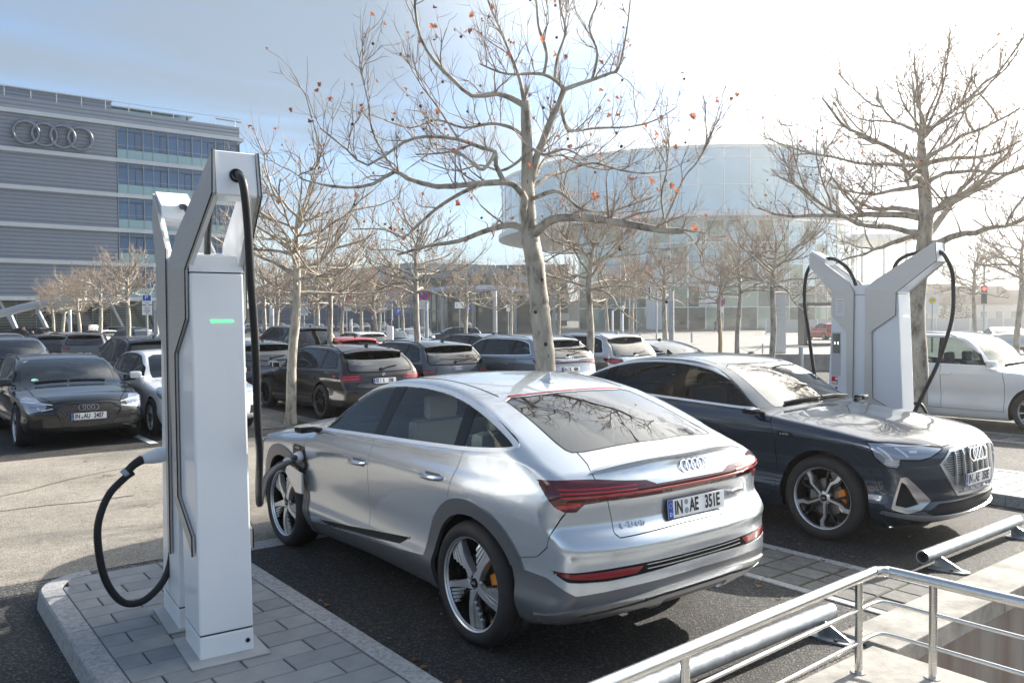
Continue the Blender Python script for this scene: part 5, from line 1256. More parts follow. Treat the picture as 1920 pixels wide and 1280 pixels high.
def build_variant(seed, H=5.7, clear=2.7, spread=2.0, tr=.105, dens=1.0, thin=.004, leaves=60, balls=40):
    rng = np.random.default_rng(seed); lean = rng.normal(0, .018, 2)
    tp = np.array([(lean[0]*z+.04*math.sin(z*2.1+seed)*min(1, z/2), lean[1]*z+.04*math.cos(z*1.7+seed)*min(1, z/2), z) for z in np.linspace(-.02, H*.80, 16)])
    rr = tr*(1-.45*np.linspace(0, 1, 16)**1.2)*(1+rng.normal(0, .03, 16)); rr[0] *= 1.25; rr[-3:] *= [.8, .6, .4]
    limbs = []
    tiers = np.linspace(clear, H*.76, 5); a0 = rng.uniform(0, 6.28)
    for ti, z in enumerate(tiers):
        for k in range(4 if ti < 4 else 3):
            a = a0+ti*.9+k*2*math.pi/4+rng.normal(0, .25); zz = z+rng.normal(0, .12); i = np.interp(zz, tp[:, 2], np.arange(16)); p = tp[int(i)]+(tp[min(int(i)+1, 15)]-tp[int(i)])*(i-int(i))
            L = spread*rng.uniform(.65, 1.1)*(1-.28*ti/4); P = [p]
            d = np.array([math.cos(a), math.sin(a), rng.uniform(.05, .55)]); n = 9
            for q in range(n):
                d = d+rng.normal(0, .16, 3)+np.array([0, 0, (.05 if q > 5 else -.05)+.09*ti/4]); d /= np.linalg.norm(d); P.append(P[-1]+d*L/n)
            limbs.append((np.array(P), tr*.42*rng.uniform(.75, 1.1)*(1-.1*ti), .014))
            for _ in range(2):
                j = rng.integers(3, 8); a2 = a+rng.choice([-1, 1])*rng.uniform(.5, 1.0); Q = curve(P[j], [math.cos(a2), math.sin(a2), rng.uniform(.2, .8)], L*.55, rng, 6, .35, .22); limbs.append((Q, .022, .008))
    for _ in range(5):
        a = rng.uniform(0, 6.28); Q = curve(tp[-2], [math.cos(a)*.6, math.sin(a)*.6, 1], H*.26*rng.uniform(.7, 1.1), rng, 6, .4, .2); limbs.append((Q, .03, .006))
    big, small, tips = grow(limbs, rng, dens, .5, thin)
    big.insert(0, (tp, rr, 12))
    Vt, Ft = tubes_np([big[0]], None); Vb, Fb = tubes_np(big[1:], None); Vs, Fs = tubes_np(small, None)
    lv, bl = bits_mesh(tips, rng, leaves, balls)
    return dict(trunk=mesh_np('trunk', Vt, Ft, BARK), limbs=mesh_np('limbs', Vb, Fb, BARK), twigs=mesh_np('twigs', Vs, Fs, TWIG), leaves=mesh_np('leaves', *lv, LEAFM[0], False) if lv else None, balls=mesh_np('seed_balls', *bl, BALL) if bl else None)
VAR = [build_variant(s, H=5.1, dens=.52, thin=.0048, leaves=lf, balls=bl, spread=2.2) for s, lf, bl in ((3, 45, 40), (8, 60, 70), (21, 40, 50))]
VARF = [build_variant(s, H=5.2, dens=.42, thin=.0085, leaves=40, balls=40, tr=.13) for s in (5, 13)]
def place_tree(P, var, s=1.0, rz=0.0, label='', group='bare plane trees around the car park', sz=None):
    r = empty('plane_tree', P, rz, label, 'tree', group); r.scale = (s, s, sz or s)
    tr = link('trunk', var['trunk'], None, r); lm = link('limbs', var['limbs'], None, r); tw = link('twigs', var['twigs'], None, lm); tw['kind'] = 'stuff'
    for k in ('leaves', 'balls'):
        if var[k]: o = link('dead_leaves' if k == 'leaves' else 'seed_balls', var[k], None, lm); o['kind'] = 'stuff'
    return r
# ---- the tree between the two coupe SUVs, shaped limb by limb
TB = W(*TREE1, 0); TY = TB.y
def tl(pts, r0, r1, n=18):
    """pts (x, z, depth offset) measured from the trunk foot"""
    P = [(x, dy, z) for x, z, dy in pts]; return (resample(P, n), r0, r1)
def px2(px, py, dy=0.0):
    p = at(px, py, TY+dy); return (p.x-TB.x, p.z, dy)
def LP(*a): return [px2(*q) for q in a]
rngc = np.random.default_rng(77)
b0 = px2(1019, 690)
hero = [
 (LP((1012, 560), (1004, 500), (995, 450), (990, 400), (989, 340), (988, 270), (985, 205), (984, 190)), .085, .050),
 (LP((994, 350), (1002, 310, .02), (1016, 270, .04), (1032, 230, .05), (1046, 200, .08), (1058, 166, .1)), .050, .030),
 (LP((998, 442), (1022, 420, -.15), (1045, 409, -.35), (1095, 408, -.6), (1150, 415, -.8), (1210, 426, -.95), (1250, 432, -1.0), (1281, 433, -1.05)), .052, .030),
 (LP((992, 440), (972, 424, .1), (948, 423, .2), (905, 435, .45), (860, 452, .7), (800, 462, .9), (745, 478, 1.0)), .046, .014),
 (LP((988, 430), (981, 395, -.1), (984, 372, -.15), (968, 350, -.2), (945, 342, -.25), (880, 346, -.5), (820, 350, -.6), (765, 335, -.7), (740, 322, -.75), (700, 345, -.8), (650, 352, -.9), (600, 345, -1.0)), .044, .012),
 (LP((946, 342, -.25), (930, 310, -.3), (928, 285, -.3), (905, 278, -.35), (860, 262, -.5), (800, 256, -.6), (755, 268, -.7), (690, 310, -.8), (650, 280, -.9), (600, 240, -1.0)), .028, .008),
 (LP((928, 290, -.3), (905, 318, -.5), (880, 300, -.5), (855, 285, -.5), (820, 288, -.4), (780, 290, -.3)), .022, .008),
 (LP((905, 345, -.3), (865, 362, -.2), (820, 390, 0), (780, 425, .1), (755, 445, .2), (720, 430, .3), (660, 430, .4)), .024, .007),
 (LP((996, 352), (1030, 330, .2), (1062, 320, .4), (1110, 305, .6), (1160, 318, .8), (1210, 325, .9), (1260, 318, 1.0)), .026, .007),
 (LP((1000, 372), (1040, 358, -.2), (1065, 372, -.4), (1090, 392, -.5), (1140, 398, -.7), (1180, 385, -.8), (1225, 370, -.9)), .024, .007),
 (LP((1000, 340, .1), (1020, 300, .3), (1050, 290, .5), (1080, 305, .7), (1130, 318, .9), (1170, 312, 1.0)), .020, .006),
 (LP((985, 200), (960, 185, -.1), (930, 176, -.2), (885, 180, -.4), (850, 150, -.5), (815, 115, -.6), (788, 70, -.7), (778, 10, -.8), (782, -40, -.9)), .034, .008),
 (LP((984, 195), (975, 150, .2), (960, 110, .3), (940, 60, .4), (915, 0, .5), (905, -50, .5)), .026, .008),
 (LP((1058, 168, .1), (1085, 158, .2), (1110, 150, .3), (1145, 137, .4), (1160, 128, .4), (1175, 60, .5), (1183, -10, .6)), .026, .008),
 (LP((1058, 166, .1), (1040, 150, .0), (1020, 140, -.1), (990, 138, -.2), (965, 140, -.3), (935, 135, -.4), (900, 120, -.5)), .024, .008),
 (LP((1050, 190, .1), (1062, 240, .3), (1080, 245, .5), (1120, 240, .7), (1180, 238, .9), (1230, 225, 1.0), (1270, 200, 1.1)), .022, .006),
 (LP((1020, 140, -.1), (1025, 100, -.1), (1010, 50, -.2), (1005, 0, -.2), (990, -50, -.2)), .020, .008),
 (LP((1040, 152, .0), (1045, 110, .1), (1060, 60, .2), (1050, 10, .3), (1040, -60, .3)), .020, .008),
 (LP((1110, 150, .3), (1120, 100, .2), (1105, 50, .1), (1120, 0, .1), (1110, -60, .1)), .018, .007),
 (LP((988, 260), (960, 240, .4), (920, 232, .6), (870, 240, .8), (820, 225, .9), (770, 240, 1.0), (720, 225, 1.1)), .024, .006),
 (LP((988, 280), (975, 300, .5), (940, 320, .8), (900, 310, 1.1), (850, 320, 1.3), (790, 300, 1.5)), .022, .006),
 (LP((990, 290), (1000, 280, -.5), (1020, 290, -.8), (1060, 280, -1.1), (1100, 300, -1.3)), .022, .006),
 (LP((1240, 431, -1.0), (1262, 380, -1.0), (1285, 330, -1.0), (1310, 300, -1.0), (1340, 240, -1.0)), .012, .005),
 (LP((1250, 432, -1.0), (1240, 370, -.9), (1250, 320, -.9), (1255, 250, -.9)), .011, .005),
 (LP((1281, 434, -1.05), (1300, 450, -1.05), (1318, 480, -1.1), (1318, 500, -1.1)), .010, .005),
 (LP((600, 345, -1.0), (560, 330, -1.0), (600, 300, -1.0), (575, 185, -1.0)), .010, .004),
 (LP((740, 322, -.75), (700, 250, -.7), (690, 190, -.7), (675, 130, -.7)), .012, .004),
 (LP((860, 262, -.5), (820, 200, -.5), (790, 160, -.5), (762, 110, -.5)), .013, .004),
]
hl = [(resample([(p[0], p[2], p[1]) for p in P], 22), a, b) for P, a, b in hero]
big, small, tips = grow(hl[1:], rngc, 1.15, .42, .0034, .62, 0)
b1, s1, t1 = grow([(hl[0][0][-8:], .05, .04)], rngc, 1.0, .4, .0032, .5, 0); small += s1; tips += t1
trunkpts = np.array([(b0[0], 0, -.02)]+[(px2(x, y)[0]*1, 0, px2(x, y)[1]) for x, y in ((1023, 690), (1021, 660), (1016, 620), (1012, 580), (1010, 560), (1005, 510), (999, 470), (994, 440))])
trunkpts[0] = (trunkpts[1][0]*.9, 0, -.02); trunkpts = np.insert(trunkpts, 1, [(trunkpts[1][0]*.97, 0, .6), (trunkpts[1][0], 0, 1.0)], axis=0)
tpz = resample(trunkpts, 40); tpz = np.concatenate([tpz, hl[0][0][3:]])
rr = np.interp(tpz[:, 2], [-.02, .25, 1.2, 2.2, 2.8, 3.2, 3.8, 4.4], [.150, .125, .112, .106, .098, .082, .062, .046]); rr = rr*(1+rngc.normal(0, .03, len(rr)))
ht = empty('plane_tree', TB, 0, 'large pale-barked plane tree between the silver and the dark blue coupe SUVs, hung with red leaves', 'tree', 'bare plane trees around the car park')
ht['label'] = 'large plane tree with scattered red leaves between the silver and dark blue SUVs'
Vt, Ft = tubes_np([(tpz, rr, 16)], None); link('trunk', mesh_np('trunk', Vt, Ft, BARK), None, ht)
lim = []
for i, (P, r, k) in enumerate(big):
    Vb, Fb = tubes_np([(P, r, k)], None); o = link('limb', mesh_np('limb', Vb, Fb, BARK), None, ht); lim.append(o)
Vs, Fs = tubes_np(small, None); tw = link('twigs', mesh_np('twigs', Vs, Fs, TWIG), None, ht); tw['kind'] = 'stuff'
T_ = np.array([t[0] for t in tips])
for i in rngc.choice(len(tips), 160, replace=False):
    o = link('leaf', LEAVES[int(rngc.integers(3))], None, ht, T_[i], tuple(rngc.uniform(0, 6.28, 3))); s = rngc.uniform(.4, 1.0); o.scale = (s, s, s)
for i in rngc.choice(len(tips), 48, replace=False):
    p = T_[i]; d = Vector((rngc.normal(0, .02), 0, -.10)); mb = MB().tube([Vector(p), Vector(p)+d], .0012, 3); st_ = mb.obj('seed_stalk', TWIG, ht); o = link('seed_ball', SEED, None, ht, Vector(p)+d)
# knots and dark branch scars on the trunk
for z, a in ((1.35, 3.6), (1.75, 4.9), (2.1, 4.2), (2.45, 5.3), (1.0, 4.6)):
    x = np.interp(z, tpz[:, 2], tpz[:, 0]); r_ = np.interp(z, tpz[:, 2], rr)
    mb = MB().lathe([(.0, .012), (.014, .010), (.022, .002), (.026, -.01)], 10, M=frame((x+r_*math.cos(a)*.97, r_*math.sin(a)*.97, z), (-math.sin(a), math.cos(a), 0), (0, 0, 1))); mb.obj('bark_scar', mat('scar', (.06, .045, .035), .9), ht)
MB().torus((0, 0, .012), .26, .02, 24, 6, axis='z', flat=.5).obj('tree_pit_ring', mat('soil', (.05, .035, .025), .95), ht)
# thick tree behind the right-hand chargers
RB = W(1.34, -10.6, 0)
big_v = build_variant(41, H=6.8, clear=3.35, spread=3.0, tr=.16, dens=.9, thin=.0050, leaves=90, balls=260)
place_tree(RB, big_v, 1.0, 2.2, 'thick-trunked plane tree behind the right-hand charging stations, hung with seed balls')
LB = W(9.66, -2.58, 0)
place_tree(LB, VAR[0], 1.02, .6, 'plane tree in the paved strip beside the black estate car', sz=1.0)
# (px of trunk, distance, scale, variant, turn, label)
TL = [
 (240, 46, 1.15, 0, 1.0, 'tallest of the sunlit plane trees before the grey office block, beside the parking sign'),
 (184, 52, 1.10, 1, 2.0, 'plane tree before the office block, second from the one by the sign'),
 (149, 57, 1.08, 2, .3, 'plane tree before the office block, left of the thick grey lamp column'),
 (117, 62, 1.05, 0, 2.6, 'slim plane tree before the office block, beside the pale column'),
 (102, 68, 1.05, 1, 4.0, 'leftmost plane tree before the office block'),
 (590, 40, 1.0, 1, 1.9, None), (518, 42, 1.05, 2, 3.3, None), (497, 48, 1.1, 0, 4.4, 'thin plane tree left of the tree beside the black estate car'),
 (622, 27, 1.0, 1, 5.2, 'plane tree behind the red and black cars, beside the no stopping sign on the left'),
 (785, 23.5, 1.02, 2, 1.2, 'plane tree beside the right no stopping sign, in front of the glass pavilion'),
 (640, 55, 1.1, 0, 2.9, None), (676, 62, 1.1, 1, 0.4, None), (712, 84, 1.1, 2, 1.4, None), (705, 48, 1.0, 0, 5.5, None), (757, 56, 1.0, 1, 3.5, 'plane tree next to the blue guidance board'),
 (873, 52, 1.1, 0, 3.1, 'plane tree by the pedestrian crossing sign'), (958, 60, 1.1, 2, .9, None),
 (1100, 19.5, .98, 1, 2.4, 'plane tree behind the silver SUV, right of the largest tree'), (1046, 44, 1.0, 0, 1.1, 'plane tree in front of the pavilion, seen just right of the largest trunk'),
 (1182, 50, 1.15, 1, .2, None), (1247, 42, 1.15, 2, 3.9, 'slim plane tree beside the car charging sign'), (1139, 58, 1.1, 0, 4.7, None),
 (1382, 36, 1.1, 2, 5.0, 'plane tree standing left of the steel bollard on the plaza'), (1350, 38, 1.05, 0, 2.2, 'staked plane tree beside the no stopping sign on the plaza'), (1446, 29, 1.12, 1, 1.6, 'plane tree on the plaza in front of the grey pylon'),
 (1830, 38, 1.1, 2, .7, 'plane tree far right behind the white SUV'), (1575, 60, 1.1, 1, 3.0, 'plane tree far behind the screen charging station'), (1905, 30, 1.15, 0, 5.9, 'plane tree at the right edge of the picture'),
]
GENS = iter(['thin-stemmed bare tree directly right of the strip tree, behind the red hatchback', 'bare tree left of the parking sign, behind the tall black van', 'bare tree right of the left no stopping sign, before the hall', 'far bare tree before the hall, beside the white car row', 'far bare tree right of the silver people carrier', 'bare tree before the hall, left of the blue guidance board', 'far bare tree behind the notice sign at the largest trunk', 'bare tree right of the white hoop frame, before the museum', 'bare tree between the hoop frame and the car charging sign', 'bare tree before the museum glazing, farther back'])
GEN = 'slender bare plane tree among those standing in rows in the middle distance'
for i, (px, D, s, v, rz, lab) in enumerate(TL):
    V_ = (VAR[v] if D < 40 else VARF[v % 2]); p = gx(px, D)
    t = place_tree(p, V_, s, rz, lab or next(GENS))
st = gx(1350, 37.6); MB().cyl(st, st+Vector((0, 0, 1.9)), .055, 8).obj('tree_stake', mat('raw_wood', (.36, .25, .15), .8, var=.2, vscale=8))
o = COL.objects[-1]; tag(o, 'round wooden tree stake tied beside the slim tree on the plaza', 'stake')
# ------------------------------------------------------------------ the other parked cars
def mkspec(xf, xr, ax, H, W_, cowl, rf, rr, zh=.98, zb=.98, zr=None, rgz=None, rxt=None, kind='wagon', wr=.33, win=None, lampr=None, lampf=None, grille=None, trim=False, tumble=.40, pill=None, archr=None, chrome=True, coupe=False, rearq=None, bumpz=.42, rsp=0.0):
    """parametric car: xf/xr ends, ax axle half-distances, H roof height, W_ half width, cowl/rf/rr = x of windscreen foot, roof front and roof rear"""
    zr = zr or zb+.04; rxt = rxt if rxt is not None else rr
    hf = zh-.22
    top = [(xf+.05, hf-.06), (xf-.05, hf+.01), (xf-.25, hf+.08), (xf-.6, zh-.09), ((xf-.6+cowl)/2, zh-.03), (cowl+.05, zh+.005), (cowl-.12, zh+.07), ((cowl+rf)/2, (zh+H)/2+.03), (rf+.08, H-.075), (rf-.18, H-.025), ((rf+rr)/2, H)]
    if coupe: top += [(rr, H-.06), ((rr*2+xr)/3, H-.18), ((rr+xr*2)/3, H-.34), (xr+.12, zr+.06), (xr, zr+.035), (xr-.1, zr+.03)]
    else: top += [(rr+.2, H-.03), (rr-.05, H-.055-rsp), (xr-.1, H-.12-rsp)]
    if coupe: rear = [(.1, xr+.35), (.28, xr+.16), (.36, xr+.04), (.5, xr), (.66, xr+.01), (.78, xr+.05), (.95, xr+.06), (zr+.02, xr+.02), (zr+.3, xr)]
    else: rear = [(.1, xr+.35), (.28, xr+.16), (.36, xr+.04), (.5, xr), (.66, xr+.01), (.76, xr+.07), (.9, xr+.10), (zb+.03, xr+.14), ((zb+H)/2-.04, xr+.14+(rxt-.04-xr-.14)*.40), (H-.15, rxt-.05), (H-.08, rxt-.03), (H+.1, rxt-.05)]
    sp = dict(top=top, W=[(xr-.1, W_-.07), (xr+.5, W_-.025), (-ax, W_), (0, W_-.006), (ax, W_-.002), (xf-.45, W_-.03), (xf, W_-.10)], belt=[(xr, zr), (0, zb), (cowl, zb-.03), (xf, zh-.15)],
        sec=[(.1, -.16), (.22, -.07), (.32, -.03), (.42, -.012), (.52, -.026), (.62, -.03), (.74, -.014), (zb-.16, 0), (zb-.09, -.002), (zb-.03, -.022), (zb+.04, -.05), (zb+.15, -.06)],
        front=[(.1, xf-.3), (.2, xf-.14), (.3, xf-.03), (.45, xf), (.6, xf), (.72, xf-.02), (hf-.02, xf-.05), (hf+.2, xf-.3)], rear=rear, bot=[(xr, .32), (-ax, .22), (ax, .2), (xf, .24)],
        tumble=tumble, axles=(ax, -ax), wr=wr, arch=archr or wr+.045, xr=xr+.03, xf=xf-.02, track=W_-.012, rlim=-(xr+.75), flim=xf-.7, seatdz=(H-1.45)*.45, seatx=.0, fround=.30, rround=.14 if not coupe else .2, rpow=4, k=.06, kf=.08, kr=.05, archy=.52, crown=.03, gap=.005)
    zt = lambda x: float(cub(np.array([x]), *kn(top))[0])
    if win is None:
        wr0 = rr+.05 if not coupe else xr+.55
        up = [(x, zt(x)-.065-.02*(x < rr+.3)) for x in np.linspace(rf-.05, rr+.28 if not coupe else rr, 7)]
        fr = [(cowl-.10, zb+.035), ((cowl+rf)/2-.08, (zb+zt((cowl+rf)/2-.08))/2+.06)]
        end = [(rr+.06, zt(rr+.1)-.13), (rr-.02, (zb+H)/2-.05), (rr-.10, zr+.10), (rr-.04, zr+.055)] if not coupe else [((rr*2+xr)/3, zt((rr*2+xr)/3)-.085), (xr+.62, zr+.12), (xr+.64, zr+.07)]
        win = fr+up+end+[(0, zb+.045)]
    win = rounded(win, 1, .2)
    pill = pill or (.0-.12, rr+.62)
    def pillar(V, arch):
        x, z = V[:, 0], V[:, 2]; d = sdf(x, z, win); b = np.full(len(V), 9.0)
        for p in pill: b = np.minimum(b, sdf(x, z, [(p+.05, zb-.1), (p-.04, H+.1), (p-.14, H+.1), (p-.05, zb-.1)]))
        b = np.minimum(b, sdf(x, z, [(cowl+.1, zb-.1), (cowl-.28, H), (cowl+.1, H)]))
        return np.maximum(np.maximum(d, b), arch.side(V))
    def wb(a, b_, n, m, **k):
        def g(V, arch):
            d = sdf(V[:, 0], V[:, 2], win); return np.maximum(np.maximum(d-b_, a-d), arch.side(V))
        cs_ = [lambda V, arch, o_=o_: np.maximum(sdf(V[:, 0], V[:, 2], win)-o_, arch.side(V)) for o_ in (a, b_)]; return dict(n=n, m=m, g=g, over=True, cuts=cs_, **k)
    hwT = W_-.06-tumble*(H-zb)*.92
    regs = [dict(n='arch_hole', m=None, g=lambda V, arch, r_=sp['arch']: arch(V, r_))]
    if chrome: regs.append(wb(-.016, .004, 'window_trim', 'wtrim', off=.003, t=.015, lr=True))
    regs += [dict(n='door_pillar', m='black', g=pillar, off=-.002, t=.01, lr=True, split=True, over=True), dict(n='door_window', m='glass', p='s', poly=win, off=-.004, t=.004, lr=True, see=True, over=True)]
    wp = [(rf+.06, -.1), (rf+.05, .3), (rf-.02, hwT-.055), ((rf+cowl)/2, (hwT+W_-.16)/2-.01), (cowl-.16, W_-.20), (cowl-.10, W_-.21), (cowl-.01, .35), (cowl+.02, -.1)]
    regs.append(dict(n='windscreen', m='screen', p='t', poly=rounded(wp, 1), off=-.003, t=.004, see=True, over=True))
    if coupe:
        rp_ = [(rr-.10, -.1), (rr-.09, .3), (rr-.02, hwT-.06), (xr+.5, W_-.30), (xr+.36, W_-.32), (xr+.28, .3), (xr+.25, -.1)]
        regs.append(dict(n='rear_window', m='rearglass', p='t', poly=rounded(rp_, 1), off=-.003, t=.004, see=True, over=True))
    else:
        q = rearq or [(-.1, H-.15), (hwT-.10, H-.16), (hwT-.04, H-.20), (W_-.22, zb+.10), (W_-.25, zb+.05), (-.1, zb+.03)]
        def gq(V, arch, q=rounded(q, 1)): return np.maximum(sdf(np.abs(V[:, 1]), V[:, 2], q), V[:, 0]-(rr+.12))
        regs.append(dict(n='rear_window', m='rearglass', g=gq, off=-.003, t=.004, see=True, over=True))
        def gs(V, arch, q=q): d = sdf(np.abs(V[:, 1]), V[:, 2], q); return np.maximum(np.maximum(d-.03, -d), V[:, 0]-(rr+.12))
        regs.append(dict(n='rear_window_frame', m='black', g=gs, off=-.001, t=.01, over=True, cuts=[lambda V, arch, q=q: np.maximum(sdf(np.abs(V[:, 1]), V[:, 2], q)-.03, V[:, 0]-(rr+.12))]))
    s0 = W_+.03
    lampr = lampr or [(s0-.33, zb-.10), (s0+.15, zb-.06), (s0+.10, zb-.20), (s0-.10, zb-.25), (s0-.33, zb-.20)]
    lampf = lampf or [(s0-.30, hf-.10), (s0+.05, hf-.16), (s0+.36, hf-.06), (s0+.50, hf+.08), (s0+.1, hf+.06), (s0-.25, hf-.01)]
    regs += [dict(n='rear_lamp', m='lampR', p='r', poly=lampr, off=.003, t=.01, lr=True, over=True), dict(n='headlamp', m='lampF', p='f', poly=lampf, off=.002, t=.01, lr=True, over=True)]
    grille = grille or [(-.1, hf-.02), (.40, hf-.03), (.52, hf-.12), (.34, .36), (-.1, .34)]
    regs += [dict(n='grille', m='grille', p='f', poly=grille, off=-.012, t=.004, over=True), dict(n='side_intake', m='grille', p='f', poly=[(.70, .34), (.72, .50), (1.02, .46), (1.05, .36)], off=-.012, t=.004, lr=True, over=True)]
    if trim: regs += [dict(n='wheel_arch_trim', m='plastic', g=lambda V, arch, r_=sp['arch']+.06: arch(V, r_), off=.006, t=.02, lr=True, split=True)]
    regs += [dict(n='rear_apron', m='plastic', p='r', poly=[(-.1, bumpz), (1.0, bumpz), (1.25, .36), (1.4, .1), (-.1, .1)], off=0, t=.01), dict(n='sill', m='plastic' if trim else 'paint', p='s', poly=[(ax, .33), (-ax, .33), (-ax, .1), (ax, .1)], t=.01, lr=True)]
    P1 = pill[0]
    regs += [dict(n='front_door', m='paint', p='s', poly=[(cowl-.06, H), (cowl-.02, .34), (P1+.02, .34), (P1, H)], lr=True), dict(n='rear_door', m='paint', p='s', poly=[(P1, H), (P1+.02, .34), (-ax+.35, .34), (-ax+.1, .75), (-ax-.05, zb), (-ax, H)], lr=True),
             dict(n='bonnet', m='paint', p='t', poly=[(cowl-.05, -.1), (cowl-.05, W_-.24), (xf-.6, W_-.26), (xf-.10, .45), (xf-.08, -.1)])]
    sp['regions'] = regs
    sp['lines'] = [('s', [(cowl-.06, zb+.04), (cowl-.0, .8), (cowl-.02, .34)]), ('s', [(P1, zb+.05), (P1+.02, .34)]), ('s', [(-ax-.10, zb+.05), (-ax+.06, .80)]), ('s', [(cowl-.02, .345), (-ax+.38, .345)]),
                   ('t', [(cowl-.05, W_-.23), (xf-.6, W_-.25), (xf-.12, .50), (xf-.09, -.02)]), ('r', [(s0-.30, zb+.05), (s0-.31, .66), (-.1, .64)])]
    sp['dims'] = dict(xf=xf, xr=xr, H=H, W=W_, zb=zb, zh=zh, hf=hf, cowl=cowl, rf=rf, rr=rr, hwT=hwT, s0=s0)
    return sp
def car_extras(rails=False, mirrors='paint', roofspoiler=False, wiper=True, fin=True, ringsf=None, ringsr=None, plate_r=None, plate_f=None, lampdet=None, mesh_grille=False, handles='paint', sticker=False, badge=None, interior_mirror=True):
    def f(root, bd, MT):
        d = bd.sp['dims']
        for s in (1, -1):
            y = float(side_y(bd, [d['cowl']-.18], [d['zb']])[0])
            mb = MB().bbox((d['cowl']-.20, s*(y+.13), d['zb']+.085), (.13, .20, .125), .04, rz=s*.15); mb.tube([(d['cowl']-.17, s*(y-.02), d['zb']+.03), (d['cowl']-.18, s*(y+.07), d['zb']+.05)], .022, 6)
            o = mb.obj('side_mirror', MT[mirrors], root); MB().bbox((d['cowl']-.268, s*(y+.13), d['zb']+.085), (.006, .17, .10), .01, rz=s*.15).obj('mirror_glass', MT['mirror'], o)
            for hx in (d['cowl']-1.0, -bd.sp['axles'][0]+.28):
                yy = float(side_y(bd, [hx], [d['zb']-.13])[0]); MB().bbox((hx, s*(yy+.018), d['zb']-.12), (.20, .03, .035), .012).obj('door_handle', MT[handles], root)
            if rails:
                P = [(x, s*(d['hwT']-.02)) for x in np.linspace(d['rf']-.15, d['rr']+.1, 12)]; zz = top_z(bd, [p[0] for p in P], [p[1] for p in P]); n = len(P)
                pts = [Vector((P[i][0], P[i][1], zz[i]+(.035 if 0 < i < n-1 else 0))) for i in range(n)]; MB().tube(smooth_path(pts, 3), .014, 8).obj('roof_rail', MT['rail'] if 'rail' in MT else MT['black'], root)
        if roofspoiler:
            zz = d['H']-.06; pts = [(y, zz-.05*(abs(y)/d['hwT'])**2.5) for y in np.linspace(-d['hwT']+.02, d['hwT']-.02, 13)]; vs = []
            xr_ = d['rr']-.02
            for y, z in pts:
                c = .05*(abs(y)/d['hwT'])**2; vs += [(xr_+.22+c, y, z+.01), (xr_-.13+c, y, z-.03), (xr_-.12+c, y, z-.055), (xr_+.10+c, y, z-.07)]
            n = len(pts); MB().add(vs, [(i*4+j, (i+1)*4+j, (i+1)*4+(j+1) % 4, i*4+(j+1) % 4) for i in range(n-1) for j in range(4)]+[(0, 1, 2, 3), tuple((n-1)*4+j for j in (3, 2, 1, 0))], True).obj('roof_spoiler', MT['paint'], root)
        if wiper:
            P = [Vector((float(end_x(bd, [y], [z], False)[0])-.02, y, z)) for y, z in ((.02, d['zb']+.09), (-.15, d['zb']+.12), (-.36, d['zb']+.15))]
            MB().tube(P, .011, 6).bbox(P[0], (.05, .06, .05), .015).obj('rear_wiper', MT['plastic'], root)
        if fin:
            z = float(top_z(bd, [d['rr']+.25], [0])[0]); x = d['rr']+.25
            MB().prism([(x+.11, z-.01), (x+.0, z+.05), (x-.05, z+.055), (x-.06, z-.01)], 'y', -.012, .012).obj('aerial_fin', MT['paint'], root)
        for y0, y1 in ((.55, -.03), (-.06, -.55)):
            try:
                P = [(d['cowl']-.09-.10*(abs(y)/.7)**2, y) for y in np.linspace(y0, y1, 7)]; vs, fs = surf_strip(bd, P, .02, .02, 't', .004); MB().add(vs, fs).obj('wiper', MT['plastic'], root)
            except Exception: pass
        if interior_mirror: MB().bbox((d['rf']+.03, 0, d['H']-.14), (.05, .22, .07), .02).obj('interior_mirror', MT['black'], root)
        if ringsf: rings(root, bd, MT, True, ringsf, 0, .052, .062, .0065, MT and ('ringmat' if 'ringmat' in MT else 'chrome'), .01)
        if ringsr: rings(root, bd, MT, False, ringsr, 0, .040, .050, .005, 'chrome', .004)
        if plate_r: add_plate(root, bd, MT, plate_r[0], False, plate_r[1])
        if plate_f: add_plate(root, bd, MT, plate_f[0], True, plate_f[1])
        if lampdet: lampdet(root, bd, MT, d)
        if mesh_grille:
            mb = MB(); hf = d['hf']
            for r in range(9):
                for c in range(-8, 9):
                    y = c*.055+(.0275 if r % 2 else 0); z = hf-.055-r*.043
                    if abs(y) > .47-max(0, (hf-.16-z))*.45: continue
                    x = float(end_x(bd, [y], [z])[0])-.006; k = 6; vs = []
                    for rad in (.026, .020):
                        for q in range(6): a = R(60*q); vs.append((x, y+rad*1.15*math.cos(a), z+rad*.80*math.sin(a)))
                    mb.add(vs, [(q, (q+1) % 6, 6+(q+1) % 6, 6+q) for q in range(6)])
            mb.obj('honeycomb_mesh', MT['ringmat'], root)['kind'] = 'stuff'
        if sticker:
            x, y = d['cowl']-.22, -d['W']+.40; z = float(top_z(bd, [x], [y])[0]); nn = bd.normals(np.array([[x, y, z]]))[0]
            Mx = frame(Vector((x, y, z))+Vector(nn)*.006, (0, 1, 0), Vector(nn).cross(Vector((0, 1, 0)))*1); MB().cyl((0, 0, 0), (0, 0, .001), .055, 20).obj('windscreen_sticker', mat('sticker_green', (.30, .55, .45), .4), root).data.transform(Mx)
        if badge: badge(root, bd, MT, d)
    return f
